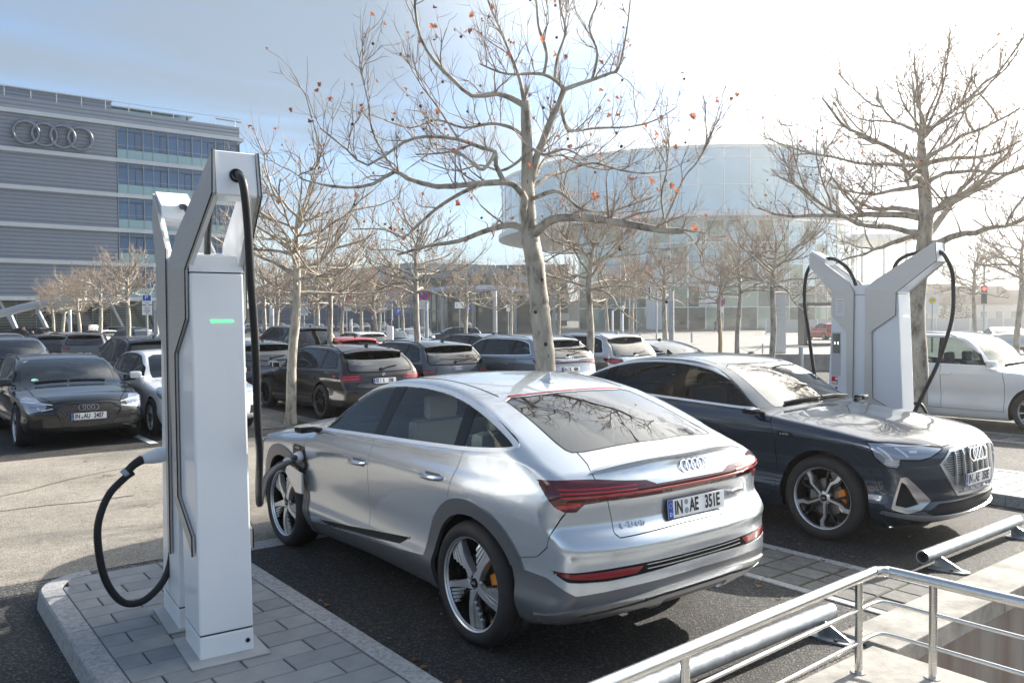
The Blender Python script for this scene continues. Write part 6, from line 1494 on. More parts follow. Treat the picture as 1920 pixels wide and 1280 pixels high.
def audi_front(root, bd, MT, d):
    for s in (1, -1):
        for pts in ([(.50, d['hf']-.03), (.88, d['hf']+.02)], [(.50, d['hf']-.085), (.66, d['hf']-.115)], [(.68, d['hf']-.10), (.70, d['hf']-.06)]):
            vs, fs = surf_strip(bd, [(s*(pts[0][0]+(pts[1][0]-pts[0][0])*t), pts[0][1]+(pts[1][1]-pts[0][1])*t) for t in np.linspace(0, 1, 8)], .016, .003, 'f', .003); MB().add(vs, fs).obj('headlamp_bar', MT['lampFb'], root)
        vs, fs = surf_strip(bd, [(s*y, d['hf']-.055) for y in np.linspace(.58, .80, 6)], .035, .003, 'f', .002); MB().add(vs, fs).obj('headlamp_reflector', mat('lamp_blueish', (.25, .30, .45), .1, .6, coat=1), root)
def lamp_rows(zs, y0, y1, w=.02, mk='lampRb'):
    def f(root, bd, MT, d):
        for s in (1, -1):
            for z in zs:
                try: vs, fs = surf_strip(bd, [(s*y, d['zb']+z) for y in np.linspace(y0, y1, 9)], w, .003, 'r', .003); MB().add(vs, fs).obj('lamp_segment', MT[mk], root)
                except Exception: pass
    return f
def roundel(z):
    def f(root, bd, MT, d):
        x = float(end_x(bd, [0], [z], False)[0]); M = frame((x-.004, 0, z), (0, -1, 0), (0, 0, 1))
        MB().cyl((0, 0, 0), (0, 0, .006), .04, 24).obj('badge', MT['chrome'], root).data.transform(M); 
        for a, m_ in ((0, 'white'), (90, 'blue'), (180, 'white'), (270, 'blue')): MB().prism([(0, 0)]+[(.026*math.cos(R(a+q)), .026*math.sin(R(a+q))) for q in range(0, 91, 15)], 'z', .006, .0072, M=M).obj('badge_quarter', MT[m_], root)
    return f
def light_bar(z):
    def f(root, bd, MT, d):
        vs, fs = surf_strip(bd, [(y, d['zb']+z) for y in np.linspace(-.62, .62, 24)], .030, .004, 'r', .002); MB().add(vs, fs).obj('light_bar', MT['lampR'], root)
        vs, fs = surf_strip(bd, [(y, d['zb']+z+.02) for y in np.linspace(-.62, .62, 24)], .006, .005, 'r', .003); MB().add(vs, fs).obj('chrome_strip', MT['chrome'], root)
    return f
BLACKP = paint('black_paint', (.010, .010, .012), .3, .22); GRAPH = paint('graphite_paint', (.045, .050, .058), .7, .28); WHITEP = mat('white_paint', (.78, .79, .80), .28, coat=1.0); GREYB = paint('grey_blue_paint', (.30, .335, .39), .75, .3)
SILV2 = paint('light_silver_paint', (.52, .54, .56), .8, .28); REDP = paint('red_paint', (.45, .010, .015), .4, .3); NAVY = paint('navy_paint', (.012, .02, .05), .5, .24); CAPT = paint('warm_grey_paint', (.11, .115, .12), .6, .32); SLATE = paint('slate_paint', (.085, .10, .12), .7, .3)
RAILM = mat('rail_black', (.015, .015, .016), .3, coat=.3); RAILS = mat('rail_silver', (.55, .56, .58), .3, .9); DARKG = mat('grille_black', (.01, .01, .011), .4)
base = dict(grille=DARKG, wtrim=MATS['gloss_black'], rail=RAILM)
def car(key, sp, P, yaw, label, pnt, ex=None, res=.042, group='parked cars', wh=('five', .33, .235, .22), plate=None, **ov):
    o = dict(base); o['paint'] = pnt; o.update(ov)
    return make_car(key, sp, res, o, label, P, yaw, group, wh, plate, True, detail=ex)
S_WAG = mkspec(2.32, -2.46, 1.41, 1.43, .935, .98, .10, -1.95, zh=.96, zb=.93, wr=.345)
S_BMW = mkspec(2.32, -2.60, 1.49, 1.49, .935, .95, .12, -2.02, zh=.98, zb=.95, wr=.355, lampr=[(.50, .87), (.56, .93), (.92, .945), (1.16, .92), (1.19, .84), (1.10, .78), (.93, .765), (.60, .785)])
S_SUV = mkspec(2.28, -2.40, 1.41, 1.66, .945, .92, .12, -1.85, zh=1.10, zb=1.08, wr=.36, trim=True, lampr=[(.55, .96), (.60, 1.03), (.97, 1.05), (1.25, 1.06), (1.16, .96), (.98, .93)])
S_EV = mkspec(2.40, -2.49, 1.464, 1.63, .962, .95, .15, -1.92, zh=1.10, zb=1.10, wr=.375, trim=True, lampr=[(-.1, 1.0), (.70, .995), (.98, .95), (1.08, .97), (1.28, 1.10), (.80, 1.10), (.45, 1.085), (.3, 1.05), (-.1, 1.05)])
S_TIG = mkspec(2.22, -2.28, 1.34, 1.66, .92, .88, .10, -1.72, zh=1.08, zb=1.06, wr=.35, trim=True, lampr=[(.52, .92), (.60, 1.02), (.95, 1.06), (1.25, 1.05), (1.20, .97), (1.0, .93), (.85, .90)])
S_HAT = mkspec(2.18, -2.12, 1.33, 1.47, .90, .92, .12, -1.58, zh=1.0, zb=.97, wr=.325)
S_CPT = mkspec(2.05, -2.07, 1.30, 1.57, .89, .88, .12, -1.50, zh=1.04, zb=1.04, wr=.34, trim=True, lampr=[(.60, .88), (.66, .98), (.92, 1.01), (1.12, .98), (1.14, .90), (.95, .86)])
S_MPV = mkspec(2.15, -2.22, 1.39, 1.66, .915, 1.05, .30, -1.85, zh=1.06, zb=1.0, wr=.33, lampr=[(.62, .85), (.62, 1.0), (.95, 1.02), (1.15, 1.0), (1.10, .86)])
S_VAN = mkspec(2.3, -2.45, 1.5, 1.84, .955, 1.1, .35, -2.1, zh=1.12, zb=1.10, wr=.36)
S_SED = mkspec(2.32, -2.42, 1.42, 1.42, .93, .98, .12, -.95, zh=.97, zb=.94, zr=1.03, wr=.34, coupe=True)
def row(u, v, nose_out=True): return tuple(W(u, v)), (YAW+math.pi if nose_out else YAW)
GRF = mat('rs_grille', (.012, .012, .013), .35)
# --- facing row, first line
P, y = row(11.32, 1.10); car('wag', S_WAG, P, y, 'dark graphite estate car with black honeycomb grille, nose towards us at far left', paint('daytona_paint', (.016, .018, .021), .5, .24),
    car_extras(True, 'paint', False, False, False, ringsf=.655, plate_f=(('IN', 'AU', '2407'), .515), lampdet=audi_front, mesh_grille=True, sticker=True), .034, wh=('turbine', .345, .265, .26), ringmat=mat('ring_black', (.22, .22, .23), .25, .8), screen=MATS['tinted_glass'] if False else STD['screen'])
P, y = row(11.17, -.93); car('hat', S_HAT, P, y, 'white hatchback parked nose out beside the graphite estate, partly behind the green-lit station', WHITEP, car_extras(False, 'paint', False, False, False, lampdet=audi_front), .034, wtrim=MATS['gloss_black'])
P, y = row(11.58, -4.33, False); car('bmw', S_BMW, P, y, 'black estate car with red rear lamps seen from behind beside the tree in the strip', paint('black_metal_paint', (.020, .019, .020), .6, .27),
    car_extras(True, 'paint', True, True, True, plate_r=(('EE', 'S', '208'), .80), lampdet=lamp_rows((-.05, -.10), .55, .90, .03), badge=roundel(.925)), .034, wh=('five', .355, .245, .24), rimface=MATS['rim_black'])
P, y = row(12.05, -6.60, False); car('wag2', mkspec(2.30, -2.42, 1.41, 1.53, .935, .95, .12, -1.92, zh=1.0, zb=.98, wr=.345), P, y, 'slate grey estate car seen from behind between the black estate and the grey-blue SUV', SLATE, car_extras(True, 'paint', True, True, True, ringsr=.93, lampdet=lamp_rows((-.12,), .62, .9)), .036)
P, y = row(10.72, -8.75, False); car('ev', S_EV, P, y, 'grey-blue SUV with red light bar and white plate, behind the largest tree', GREYB,
    car_extras(True, 'paint', True, True, True, ringsr=1.12, plate_r=(('IN', 'EL', '488E'), .86), lampdet=light_bar(-.065)), .036, wtrim=STD['wtrim'], rail=RAILS)
P, y = row(10.65, -11.1, False); car('tig', S_TIG, P, y, 'light silver SUV with roof rails seen from behind, right of the largest tree', SILV2, car_extras(True, 'black', True, True, True, lampdet=lamp_rows((-.06, -.10), .6, .88)), .036, wtrim=STD['wtrim'], rail=RAILS)
P, y = row(10.7, -13.6, False); car('sed', S_SED, P, y, 'black low-roofed car behind the roof of the dark blue SUV', BLACKP, car_extras(False, 'paint', False, False, True), .04, wtrim=STD['wtrim'])
# --- second line and beyond
P, y = row(18.3, 1.15); car('suv', S_SUV, P, y, 'blue-grey SUV facing us directly behind the graphite estate', paint('blue_grey_paint', (.10, .13, .18), .7, .28), car_extras(True, 'paint', False, False, False, ringsf=.82, sticker=True, lampdet=audi_front), .04)
P, y = row(17.0, -1.55, False); car('mpv', S_MPV, P, y, 'dark grey people carrier with roof rails seen from behind at the station’s left edge'.replace('’', "'"), paint('mpv_paint', (.04, .045, .052), .7, .3), car_extras(True, 'black', True, True, True, lampdet=lamp_rows((-.03, -.08, -.12), .68, .88)), .04)
P, y = row(17.4, -4.35, False); car('wag3', mkspec(2.35, -2.55, 1.46, 1.50, .94, .95, .12, -2.0, zh=1.0, zb=.97, wr=.345), P, y, 'grey-blue estate car with full width rear light bar, between station cable and tree', SLATE, car_extras(True, 'paint', True, True, True, ringsr=.95, lampdet=light_bar(-.10)), .042)
def carp(key, sp, px, D, yaw, label, pnt, ex=None, res=.05, **k): p = gx(px, D); return car(key, sp, tuple(p), yaw, label, pnt, ex, res, **k)
E1 = car_extras(True, 'black', True, True, True, lampdet=lamp_rows((-.05,), .62, .88)); E0 = car_extras(False, 'paint', True, False, True, lampdet=lamp_rows((-.08,), .62, .88)); EF = car_extras(False, 'paint', False, False, False, lampdet=audi_front)
carp('cpt', S_CPT, 163, 36, YAW-.25, 'warm grey crossover with oval rear window, behind the graphite estate roof', CAPT, car_extras(False, 'black', True, True, False, plate_r=(('S', 'ES', '1377'), .70), lampdet=lamp_rows((-.08, -.12), .64, .86)), .045)
carp('van', S_VAN, 540, 29, YAW, 'tall black van with dark windows behind the black estate car', BLACKP, E1, .05, rail=RAILS)
carp('hat2', S_HAT, 632, 28.5, YAW, 'red hatchback whose roof shows above the black estate car', REDP, E0, .045)
carp('hat2', S_HAT, 668, 40, YAW, 'white hatchback beyond the red one with black rear window', WHITEP, E0, .045)
carp('sed', S_SED, 768, 27, YAW, 'dark navy car with curved roof right of the red one', NAVY, car_extras(False, 'paint', False, False, True), .04)
carp('wag2', S_WAG, 872, 29, YAW, 'black estate car between the navy car and the grey-blue SUV', BLACKP, E1)
carp('sed2', S_SED, 732, 47, YAW-.4, 'dark grey saloon beyond the white hatchback', CAPT, None, .06)
carp('wag4', S_WAG, 846, 64, math.pi+.10, 'dark blue estate car standing side-on before the glass pavilion', NAVY, E1, .05)
carp('hat3', S_HAT, 786, 62, math.pi*1.5+.3, 'small dark car left of the side-on blue estate', GRAPH, EF, .06)
carp('sed2', S_SED, 760, 57, YAW+2.9, 'pale car half hidden behind the slim white pay pillar', SILV2, None, .06)
carp('wag4', S_WAG, 82, 41, YAW, 'black estate car at left with a red lamp, behind the blue-grey SUV', BLACKP, E1, .05)
carp('hat3', S_HAT, 118, 47, YAW+.2, 'small silver hatchback at left between darker cars', SILV2, E0, .06)
carp('hat3', S_HAT, 178, 58, YAW+.4, 'white hatchback below the sunlit plane trees', WHITEP, E0, .06)
carp('suv2', S_SUV, 245, 50, YAW+math.pi-.5, 'dark SUV facing us at the foot of the tallest sunlit tree', GRAPH, EF, .06)
carp('sed2', S_SED, 12, 47, YAW+math.pi+.3, 'silver car at the very left edge', SILV2, None, .06)
carp('sed2', S_SED, 285, 38, YAW, 'dark red car just left of the rear charging station', paint('dark_red_paint', (.16, .02, .02), .5, .3), None, .06)
carp('suv2', S_SUV, 40, 60, math.pi, 'black SUV under the arched canopy at far left', BLACKP, E1, .06)
carp('van2', S_VAN, 140, 74, math.pi*.9, 'dark blue van behind the sunlit trees', NAVY, None, .07)
carp('suv2', S_SUV, 205, 66, math.pi*1.1, 'dark blue-grey SUV between two sunlit trunks', GREYB, None, .06)
FAR = [(484, REDP, 'sed2'), (500, WHITEP, 'hat3'), (512, WHITEP, 'sed2'), (545, NAVY, 'sed2'), (566, SILV2, 'hat3'), (598, paint('bright_blue_paint', (.02, .09, .35), .4, .3), 'hat3'), (640, REDP, 'sed2'), (662, WHITEP, 'sed2'), (684, WHITEP, 'hat3'), (717, SILV2, 'suv2'), (470, GRAPH, 'hat3'), (525, GRAPH, 'suv2'), (577, WHITEP, 'sed2'), (618, GRAPH, 'hat3')]
FN = ['far red saloon left of the first tree trunks', 'far white hatchback left of the first trunks', 'far white saloon beside the far white hatchback', 'far navy saloon behind the tree in the paved strip', 'far silver hatchback right of that tree', 'far bright blue hatchback below the left no stopping sign', 'far bright red saloon right of the left no stopping sign', 'far white saloon right of the bright red one', 'far white hatchback left of the silver people carrier', 'far silver people carrier before the glass hall', 'far graphite hatchback beside the station cable', 'far graphite SUV behind the second trunk', 'far white saloon under the parking sign', 'far graphite hatchback between blue and red cars']
for (px, m_, k), n_ in zip(FAR, FN):
    carp(k, {'sed2': S_SED, 'hat3': S_HAT, 'suv2': S_SUV}[k], px, 150 if px > 590 else 135, YAW+math.pi*.9+random.uniform(-.2, .2), n_, m_, None, .06, group='far parked cars')
# --- right-hand side
P = tuple(W(1.30, -12.58)); car('cay', mkspec(2.38, -2.48, 1.45, 1.71, .965, .98, .20, -1.95, zh=1.12, zb=1.09, wr=.375), P, YAW+math.pi, 'white SUV parked side-on to us behind the right-hand charging stations', WHITEP, car_extras(True, 'paint', True, True, False), .036, wh=('five', .375, .265, .26), wtrim=STD['wtrim'], rail=RAILS, rear=None, glass=STD['glass'])
carp('sed2', S_SED, 1880, 44, R(70), 'silver saloon driving away at the right edge', SILV2, None, .06)
carp('hat3', S_HAT, 1549, 72, R(95), 'red hatchback seen through the dark portal frame', REDP, E0, .06)
carp('suv2', S_SUV, 1790, 100, R(150), 'grey SUV far off behind the bus stop sign', GREYB, None, .06)
# ------------------------------------------------------------------ office block with the four rings
ALU = mat('alu_band', (.50, .53, .56), .45, .4, var=.06, vscale=.5); PANELG = mat('spandrel_glass', (.24, .40, .43), .2, coat=.6); WING = mat('window_glass_blue', (.03, .10, .21), .05, .25, coat=1.0, var=.3, vscale=.35)
WINF = mat('window_frame', (.30, .34, .38), .4, .5); GFG = mat('ground_floor_glass', (.035, .065, .065), .08, .1, coat=1, var=.5, vscale=.25)
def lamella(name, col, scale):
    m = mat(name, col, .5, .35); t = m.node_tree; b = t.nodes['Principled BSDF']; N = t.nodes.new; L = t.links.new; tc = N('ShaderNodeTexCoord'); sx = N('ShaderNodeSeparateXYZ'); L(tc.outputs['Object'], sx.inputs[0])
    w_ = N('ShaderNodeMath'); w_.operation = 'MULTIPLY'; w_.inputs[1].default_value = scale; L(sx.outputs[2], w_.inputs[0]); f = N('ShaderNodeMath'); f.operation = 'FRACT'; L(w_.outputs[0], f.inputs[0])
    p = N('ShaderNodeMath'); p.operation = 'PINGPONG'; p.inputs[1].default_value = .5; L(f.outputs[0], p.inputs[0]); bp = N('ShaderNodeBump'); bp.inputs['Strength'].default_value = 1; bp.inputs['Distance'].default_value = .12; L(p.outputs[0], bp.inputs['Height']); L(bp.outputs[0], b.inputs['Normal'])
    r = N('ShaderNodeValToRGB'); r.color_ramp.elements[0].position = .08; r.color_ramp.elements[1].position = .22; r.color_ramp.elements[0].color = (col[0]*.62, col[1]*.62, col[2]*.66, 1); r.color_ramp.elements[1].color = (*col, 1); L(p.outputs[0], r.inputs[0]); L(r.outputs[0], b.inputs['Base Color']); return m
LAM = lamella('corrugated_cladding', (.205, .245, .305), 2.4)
ob = empty('office_block', (-51.8, 83.0, 0), math.atan2(.616, .788), 'grey corrugated office block with light bands, blue windows and four chrome rings', 'building')
def part(name, mb, m, par): return mb.obj(name, m, par)
X0, X1, XW = -112.0, 24.85, 11.2; BZ = [23.5, 19.6, 15.8, 12.0, 8.3, 4.5]; DEP = 20
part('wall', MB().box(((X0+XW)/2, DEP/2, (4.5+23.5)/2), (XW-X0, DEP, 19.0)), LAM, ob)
part('wall', MB().box(((XW+X1)/2, DEP/2+.9, (4.5+23.5)/2), (X1-XW-.4, DEP-1.6, 19.0)), mat('inner_wall', (.16, .17, .18), .7), ob)
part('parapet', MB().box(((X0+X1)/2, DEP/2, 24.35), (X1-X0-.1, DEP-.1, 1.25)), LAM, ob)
for z in BZ: part('facade_band', MB().box(((X0+X1)/2+.1, DEP/2-.15, z), (X1-X0+.5, DEP+.3, .42)), ALU, ob)
# plant storey on the roof and its glass canopy
part('roof_storey', MB().box((-19.8, 8.5, 25.6), (62.5, 11, 1.9)), LAM, ob); part('roof_edge', MB().box((-19.8, 8.4, 26.62), (62.7, 11.3, .14)), ALU, ob)
part('roof_glazing', MB().box((15.4, 8, 25.5), (8, 8, 1.1)), PANELG, ob)
part('glass_canopy', MB().box((15.8, 6.6, 26.35), (9.6, 5.6, .12)), mat('canopy_glass', (.28, .40, .40), .15, coat=1), ob)
for k in range(5): part('canopy_bracket', MB().tube([(12+2.0*k, 4.1, 26.3), (12+2.0*k, 4.2, 25.8), (12+2.0*k, 5.5, 25.1)], .10, 6), BLK, ob)
rm = mat('rail_grey', (.38, .42, .45), .4, .7)
for x in np.arange(-32, X1+.1, 2.35): part('roof_rail_post', MB().cyl((x, .35, 24.9), (x, .35, 26.0), .035, 5), rm, ob)
part('roof_rail', MB().tube([(X0, .35, 26.0), (X1, .35, 26.0)], .035, 5), rm, ob)
part('roof_crane', MB().tube([(X1-2.6, 1, 25.9), (X1+.3, .4, 25.7)], .09, 6), rm, ob)
# windows: each pane its own part
fr = []
x = XW+.12; pat = [1.05, 1.6]; i = 0; XS = [x]
while x < X1-.3: x += pat[i % 2]; XS.append(min(x, X1-.05)); i += 1
pc = {}
def pane(name, wd, ht, m, x, y, z, par):
    k = (name, round(wd, 2), round(ht, 2))
    if k not in pc: pc[k] = MB().bbox((0, 0, 0), (wd, .06, ht), .012).mesh(name, m)
    return link(name, pc[k], None, par, (x, y, z))
for zt, zb_ in zip(BZ[:-1], BZ[1:]):
    top = zt-.21; bot = zb_+.21; sp_ = bot+1.05
    for a, b in zip(XS[:-1], XS[1:]):
        wd = b-a-.07; cx = (a+b)/2
        if wd < .2: continue
        pane('spandrel_panel', wd, sp_-bot-.04, PANELG, cx, .04, (sp_+bot)/2, ob)
        pane('window_pane', wd, .42, WING, cx, .14, top-.24, ob); pane('window_pane', wd, top-.5-sp_-.06, WING, cx, .14, (top-.5+sp_)/2, ob)
        if int(round(a*10)) % 3 == 0 or wd > 1.3:
            h_ = top-.5-sp_-.12; f = MB(); q = cx+wd*.22; 
            for dx, dz, sx_, sz in ((-.36, 0, .06, h_), (.36, 0, .06, h_), (0, h_/2, .78, .06), (0, -h_/2, .78, .06)): f.box((q+dx, .07, (top-.5+sp_)/2+dz), (sx_, .1, sz))
            f.obj('opening_frame', mat('frame_dark', (.05, .06, .07), .5), ob)
        part('mullion', MB().box((a, .05, (top+bot)/2), (.07, .16, top-bot)), WINF, ob)
    part('guard_rail', MB().cyl((XW+.1, -.03, sp_+.42), (X1, -.03, sp_+.42), .025, 5), rm, ob)
    # end wall glazing round the corner
    for k in range(3): pane_ = link('corner_pane', (pc.setdefault(('corner', 1), MB().bbox((0, 0, 0), (.06, 1.9, 2.1), .012).mesh('corner_pane', WING))), None, ob, (X1-.02, 1.1+2.0*k, (top-.1+sp_)/2))
CHR = mat('big_ring_metal', (.20, .23, .28), .25, .9, rvar=.08, vscale=.6)
for k in range(4):
    part('emblem_ring', MB().torus((2.67+1.66*k, -.32+.05*(k % 2), 21.42), 1.14, .20, 48, 10, axis='y', flat=1.25), CHR, ob)
    for t in (.9, 4.0): part('ring_bracket', MB().cyl((2.67+1.66*k+1.16*math.cos(t), -.3, 21.42+1.16*math.sin(t)), (2.67+1.66*k+1.16*math.cos(t), .02, 21.42+1.16*math.sin(t)), .05, 6), ALU, ob)
# ground floor set back behind raking struts
part('ground_floor_glazing', MB().box(((X0+X1)/2, 7.0+5, 2.15), (X1-X0-1, 10, 4.25)), GFG, ob)
for k in range(14): part('ground_floor_slat', MB().box(((X0+X1)/2-3, 6.92, .3+.29*k), (X1-X0-8, .05, .07)), mat('slat_grey', (.22, .28, .28), .5, .4), ob)
for x in np.arange(-30, X1, 1.9): part('ground_floor_mullion', MB().box((x, 6.9, 2.15), (.08, .1, 4.2)), WINF, ob)
STR = mat('strut_grey', (.34, .38, .43), .5, .3)
for x in np.arange(-36.4, 22, 5.2):
    part('raking_strut', MB().cyl((x, .8, 4.4), (x+2.1, 1.6, 0), .16, 8), STR, ob); part('raking_strut', MB().cyl((x-1.0, 4, 4.4), (x+1.0, 4.6, 0), .16, 8), BLK, ob)
ap = [at(px, py, 62) for px, py in ((-60, 600), (0, 588), (60, 573), (110, 566), (160, 562))]
ca = empty('arched_canopy', gx(60, 62), 0, 'pale arched canopy beam on struts before the office block, far left', 'canopy')
def loc(P, r): return [p-r.location for p in P]
MB().tube(smooth_path(loc(ap, ca), 5), .30, 8).obj('beam', mat('canopy_beam', (.42, .45, .50), .5, .2), ca)
for px, lean in ((15, 26), (70, 30)): MB().tube([at(px, 580, 62)-ca.location, at(px+lean, 640, 62)-ca.location], .16, 8).obj('strut', STR, ca)
# ------------------------------------------------------------------ round glass museum
MC = Vector((34.5, 161.0, 0))
mu = empty('glass_museum', MC, 0, 'round glazed museum drum with pale blue panes above a recessed lower storey', 'building')
PBL = mat('museum_glass', (.44, .62, .72), .06, .15, coat=1.0, var=.10, vscale=.2); PBL2 = mat('museum_glass_b', (.54, .70, .74), .06, .1, coat=1.0, var=.1, vscale=.2); PGR = mat('museum_glass_green', (.24, .33, .28), .1, .1, coat=1, var=.4, vscale=.15); DGR = mat('museum_glass_dark', (.06, .10, .095), .06, .1, coat=1, var=.7, vscale=.25); MWH = mat('museum_white', (.74, .76, .76), .5)
MULL = mat('museum_mullion', (.82, .84, .85), .4, .3)
def arcp(r, a0, a1, z0, z1, n=3, th=.08):
    """curved pane; angle 0 faces the viewer, positive to the right"""
    vs = []
    for i in range(n+1):
        a = a0+(a1-a0)*i/n
        for rr_, z in ((r, z0), (r, z1), (r-th, z1), (r-th, z0)): vs.append((rr_*math.sin(a), -rr_*math.cos(a), z))
    return vs, [(i*4+j, i*4+(j+1) % 4, (i+1)*4+(j+1) % 4, (i+1)*4+j) for i in range(n) for j in range(4)]+[(0, 1, 2, 3), tuple(n*4+j for j in (3, 2, 1, 0))]
def arcpart(name, r, a0, a1, z0, z1, m, n=3, th=.08): return MB().add(*arcp(r, a0, a1, z0, z1, n, th)).obj(name, m, mu)
dA = R(6.2); angs = [R(21.3)-dA*k for k in range(19)]
arcpart('inner_wall', 33.2, R(-96), R(20.8), 18.2, 27.2, MWH, 40, .3)
for k in range(3): arcpart('gallery_floor', 35.9, R(-96), R(21), 18.35+3.1*k, 18.6+3.1*k, MWH, 40, 2.6)
for i, a in enumerate(angs[:-1]):
    for z0, z1 in ((18.3, 22.1), (22.2, 26.2), (26.3, 27.6)): arcpart('glass_pane', 36.35, a-dA+.002, a-.002, z0, z1, PBL if (i*3+int(z0)) % 4 else PBL2, 3)
    MB().cyl((36.4*math.sin(a), -36.4*math.cos(a), 18.2), (36.4*math.sin(a), -36.4*math.cos(a), 27.7), .07, 6).obj('mullion', MULL, mu)
for z in (18.2, 22.15, 26.25, 27.7): arcpart('transom', 36.46, R(-96), R(21.5), z-.06, z+.06, MULL, 44, .15)
mb = MB(); n = 48
def disc(r, z0, z1, a0=0.0, a1=2*math.pi):
    pts = [(r*math.sin(a0+(a1-a0)*i/n), -r*math.cos(a0+(a1-a0)*i/n)) for i in range(n)]; return MB().prism(pts[::-1] if False else pts, 'z', z0, z1)
disc(36.6, 27.75, 28.15, R(-170), R(21.3)).obj('roof_slab', MWH, mu); disc(37.0, 17.3, 18.1, R(-170), R(21.3)).obj('floor_slab', MWH, mu); disc(31.8, 17.3, 17.9, R(20), R(190)).obj('terrace', MWH, mu)
arcpart('slab_edge', 37.6, R(-30), R(62), 16.9, 17.25, mat('edge_grey', (.30, .32, .33), .5), 30, .5)
# lower storeys
lowA = [R(-47+5.0*k) for k in range(22)]
for i, a in enumerate(lowA[:-1]):
    for j, (z0, z1) in enumerate(((.2, 3.6), (3.7, 7.0), (7.1, 10.4), (10.5, 13.8), (13.9, 17.2))):
        m_ = ((DGR if (i*5+j*3) % 7 < 4 else PGR) if j < 2 else (PGR if (i*7+j*5) % 5 < 2 else PBL2)) if j < 3 else (PBL if (i+j) % 3 else PGR)  # reflections in the lowest panes are put into their dark glass colour
        arcpart('glass_pane', 31.5, a+.003, a+R(5.0)-.003, z0, z1, m_, 2)
    MB().cyl((31.55*math.sin(a), -31.55*math.cos(a), 0), (31.55*math.sin(a), -31.55*math.cos(a), 17.3), .07, 6).obj('mullion', MULL, mu)
for z in (3.65, 7.05, 10.45, 13.85): arcpart('transom', 31.6, R(-47), R(58), z-.06, z+.06, MULL, 30, .15)
arcpart('gallery_beam', 33.5, R(-40), R(-4), 10.6, 10.75, mat('edge_grey', (.30, .32, .33), .5), 16, .4); arcpart('gallery_beam', 33.5, R(-40), R(-4), 11.5, 11.6, MATS['edge_grey'], 16, .2)
arcpart('wall_panel', 31.7, R(-24), R(-17), .2, 10.3, MWH, 3); arcpart('wall_panel', 31.72, R(-9), R(-3), 3.8, 10.3, MWH, 3)
# wing on the right
wg = empty('museum_wing', at(1500, 597, 140)-Vector((0, 0, 0)), 0, 'pale glazed wing right of the round museum with greenish end', 'building'); wg.location.z = 0
MB().box((2.5, 12, 13.6), (9, 22, 24.6)).obj('wall', MWH, wg)
for k in range(3):
    for j in range(6): pane('wing_pane', 2.7, 3.7, PGR if (k+j) % 2 else PBL2, -.6+2.9*k, .9, 3.0+3.95*j, wg)
MB().box((9.5, 10, 15.6), (24, 20, .9)).obj('projecting_roof', MWH, wg)
for k in range(5): pane('shop_pane', 3.6, 4.6, PGR if k % 2 else PBL, 5.5+3.8*k, 2.0, 2.6, wg); MB().cyl((3.6+3.8*k, 1.6, 0), (3.6+3.8*k, 1.6, 15.2), .22, 10).obj('column', MWH, wg)
pf = empty('portal_frame', gx(1545, 58), R(-8), 'dark square portal frame on the plaza left of the screen station', 'portal')
for c, d in (((-1.45, 0, 1.45), (.22, 2.2, 2.9)), ((1.45, 0, 1.45), (.22, 2.2, 2.9)), ((0, 0, 2.9), (3.1, 2.2, .2)), ((0, 0, .08), (3.1, 2.2, .14))): MB().bbox(c, d, .02).obj('frame_side', mat('portal_dark', (.045, .05, .055), .4), pf)
# ------------------------------------------------------------------ glass pavilion and the long hall behind it
pv = empty('glass_pavilion', gx(893, 122), 0, 'glass pavilion with thick pale columns under a shallow curved roof', 'building')
DG = mat('pavilion_glass', (.035, .055, .055), .06, .1, coat=1, var=.6, vscale=.3); COLM = mat('pavilion_column', (.33, .35, .37), .5)
MB().lathe([(0, 7.0), (4.0, 6.9), (8.6, 6.3), (9.0, 6.1), (9.0, 5.85), (0, 5.85)], 48).obj('roof', mat('zinc_roof', (.24, .28, .36), .45, .5), pv)
for k in range(22):
    a = 2*math.pi*k/22; a2 = 2*math.pi*(k+1)/22
    q = MB().add([(7.0*math.sin(t), -7.0*math.cos(t), z) for t, z in ((a, .1), (a2, .1), (a2, 5.8), (a, 5.8))]+[(6.9*math.sin(t), -6.9*math.cos(t), z) for t, z in ((a, .1), (a2, .1), (a2, 5.8), (a, 5.8))], [(0, 1, 2, 3), (7, 6, 5, 4), (0, 4, 5, 1), (1, 5, 6, 2), (2, 6, 7, 3), (3, 7, 4, 0)]); q.obj('glass_pane', DG, pv)
    MB().cyl((7.05*math.sin(a), -7.05*math.cos(a), 0), (7.05*math.sin(a), -7.05*math.cos(a), 5.85), .06, 6).obj('mullion', WINF, pv)
    if k % 2 == 0: MB().cyl((8.1*math.sin(a), -8.1*math.cos(a), 0), (8.1*math.sin(a), -8.1*math.cos(a), 5.9), .30, 12).obj('column', COLM, pv)
MB().torus((0, 0, 3.2), 7.06, .06, 40, 5, axis='z').obj('transom', WINF, pv)
hl_ = empty('long_hall', gx(700, 178), R(-4), 'long low hall with grey window grid and curved pale roof beyond the car park', 'building')
RO = mat('hall_roof', (.34, .38, .42), .5, .2)
MB().prism([(-27, 8.2), (27, 11.8), (29, 12.2), (26, 13.5), (8, 14.2), (-12, 12.2), (-27, 9.0)], 'y', -.8, 26).obj('roof', RO, hl_)
MB().box((0, 14, 4.6), (53, 26, 9.2)).obj('wall', mat('hall_wall', (.17, .19, .20), .6), hl_)
for i in range(20):
    for j in range(4): pane('window_pane', 2.45, 1.95, GFG if (i*3+j*7) % 4 else WING, -25.3+2.66*i, .9, 1.25+2.1*j, hl_)
    MB().box((-26.6+2.66*i, .82, 4.5), (.1, .2, 8.9)).obj('mullion', WINF, hl_)
h2 = empty('white_office', gx(930, 190), 0, 'pale low office range with ribbon windows right above the pavilion roof', 'building')
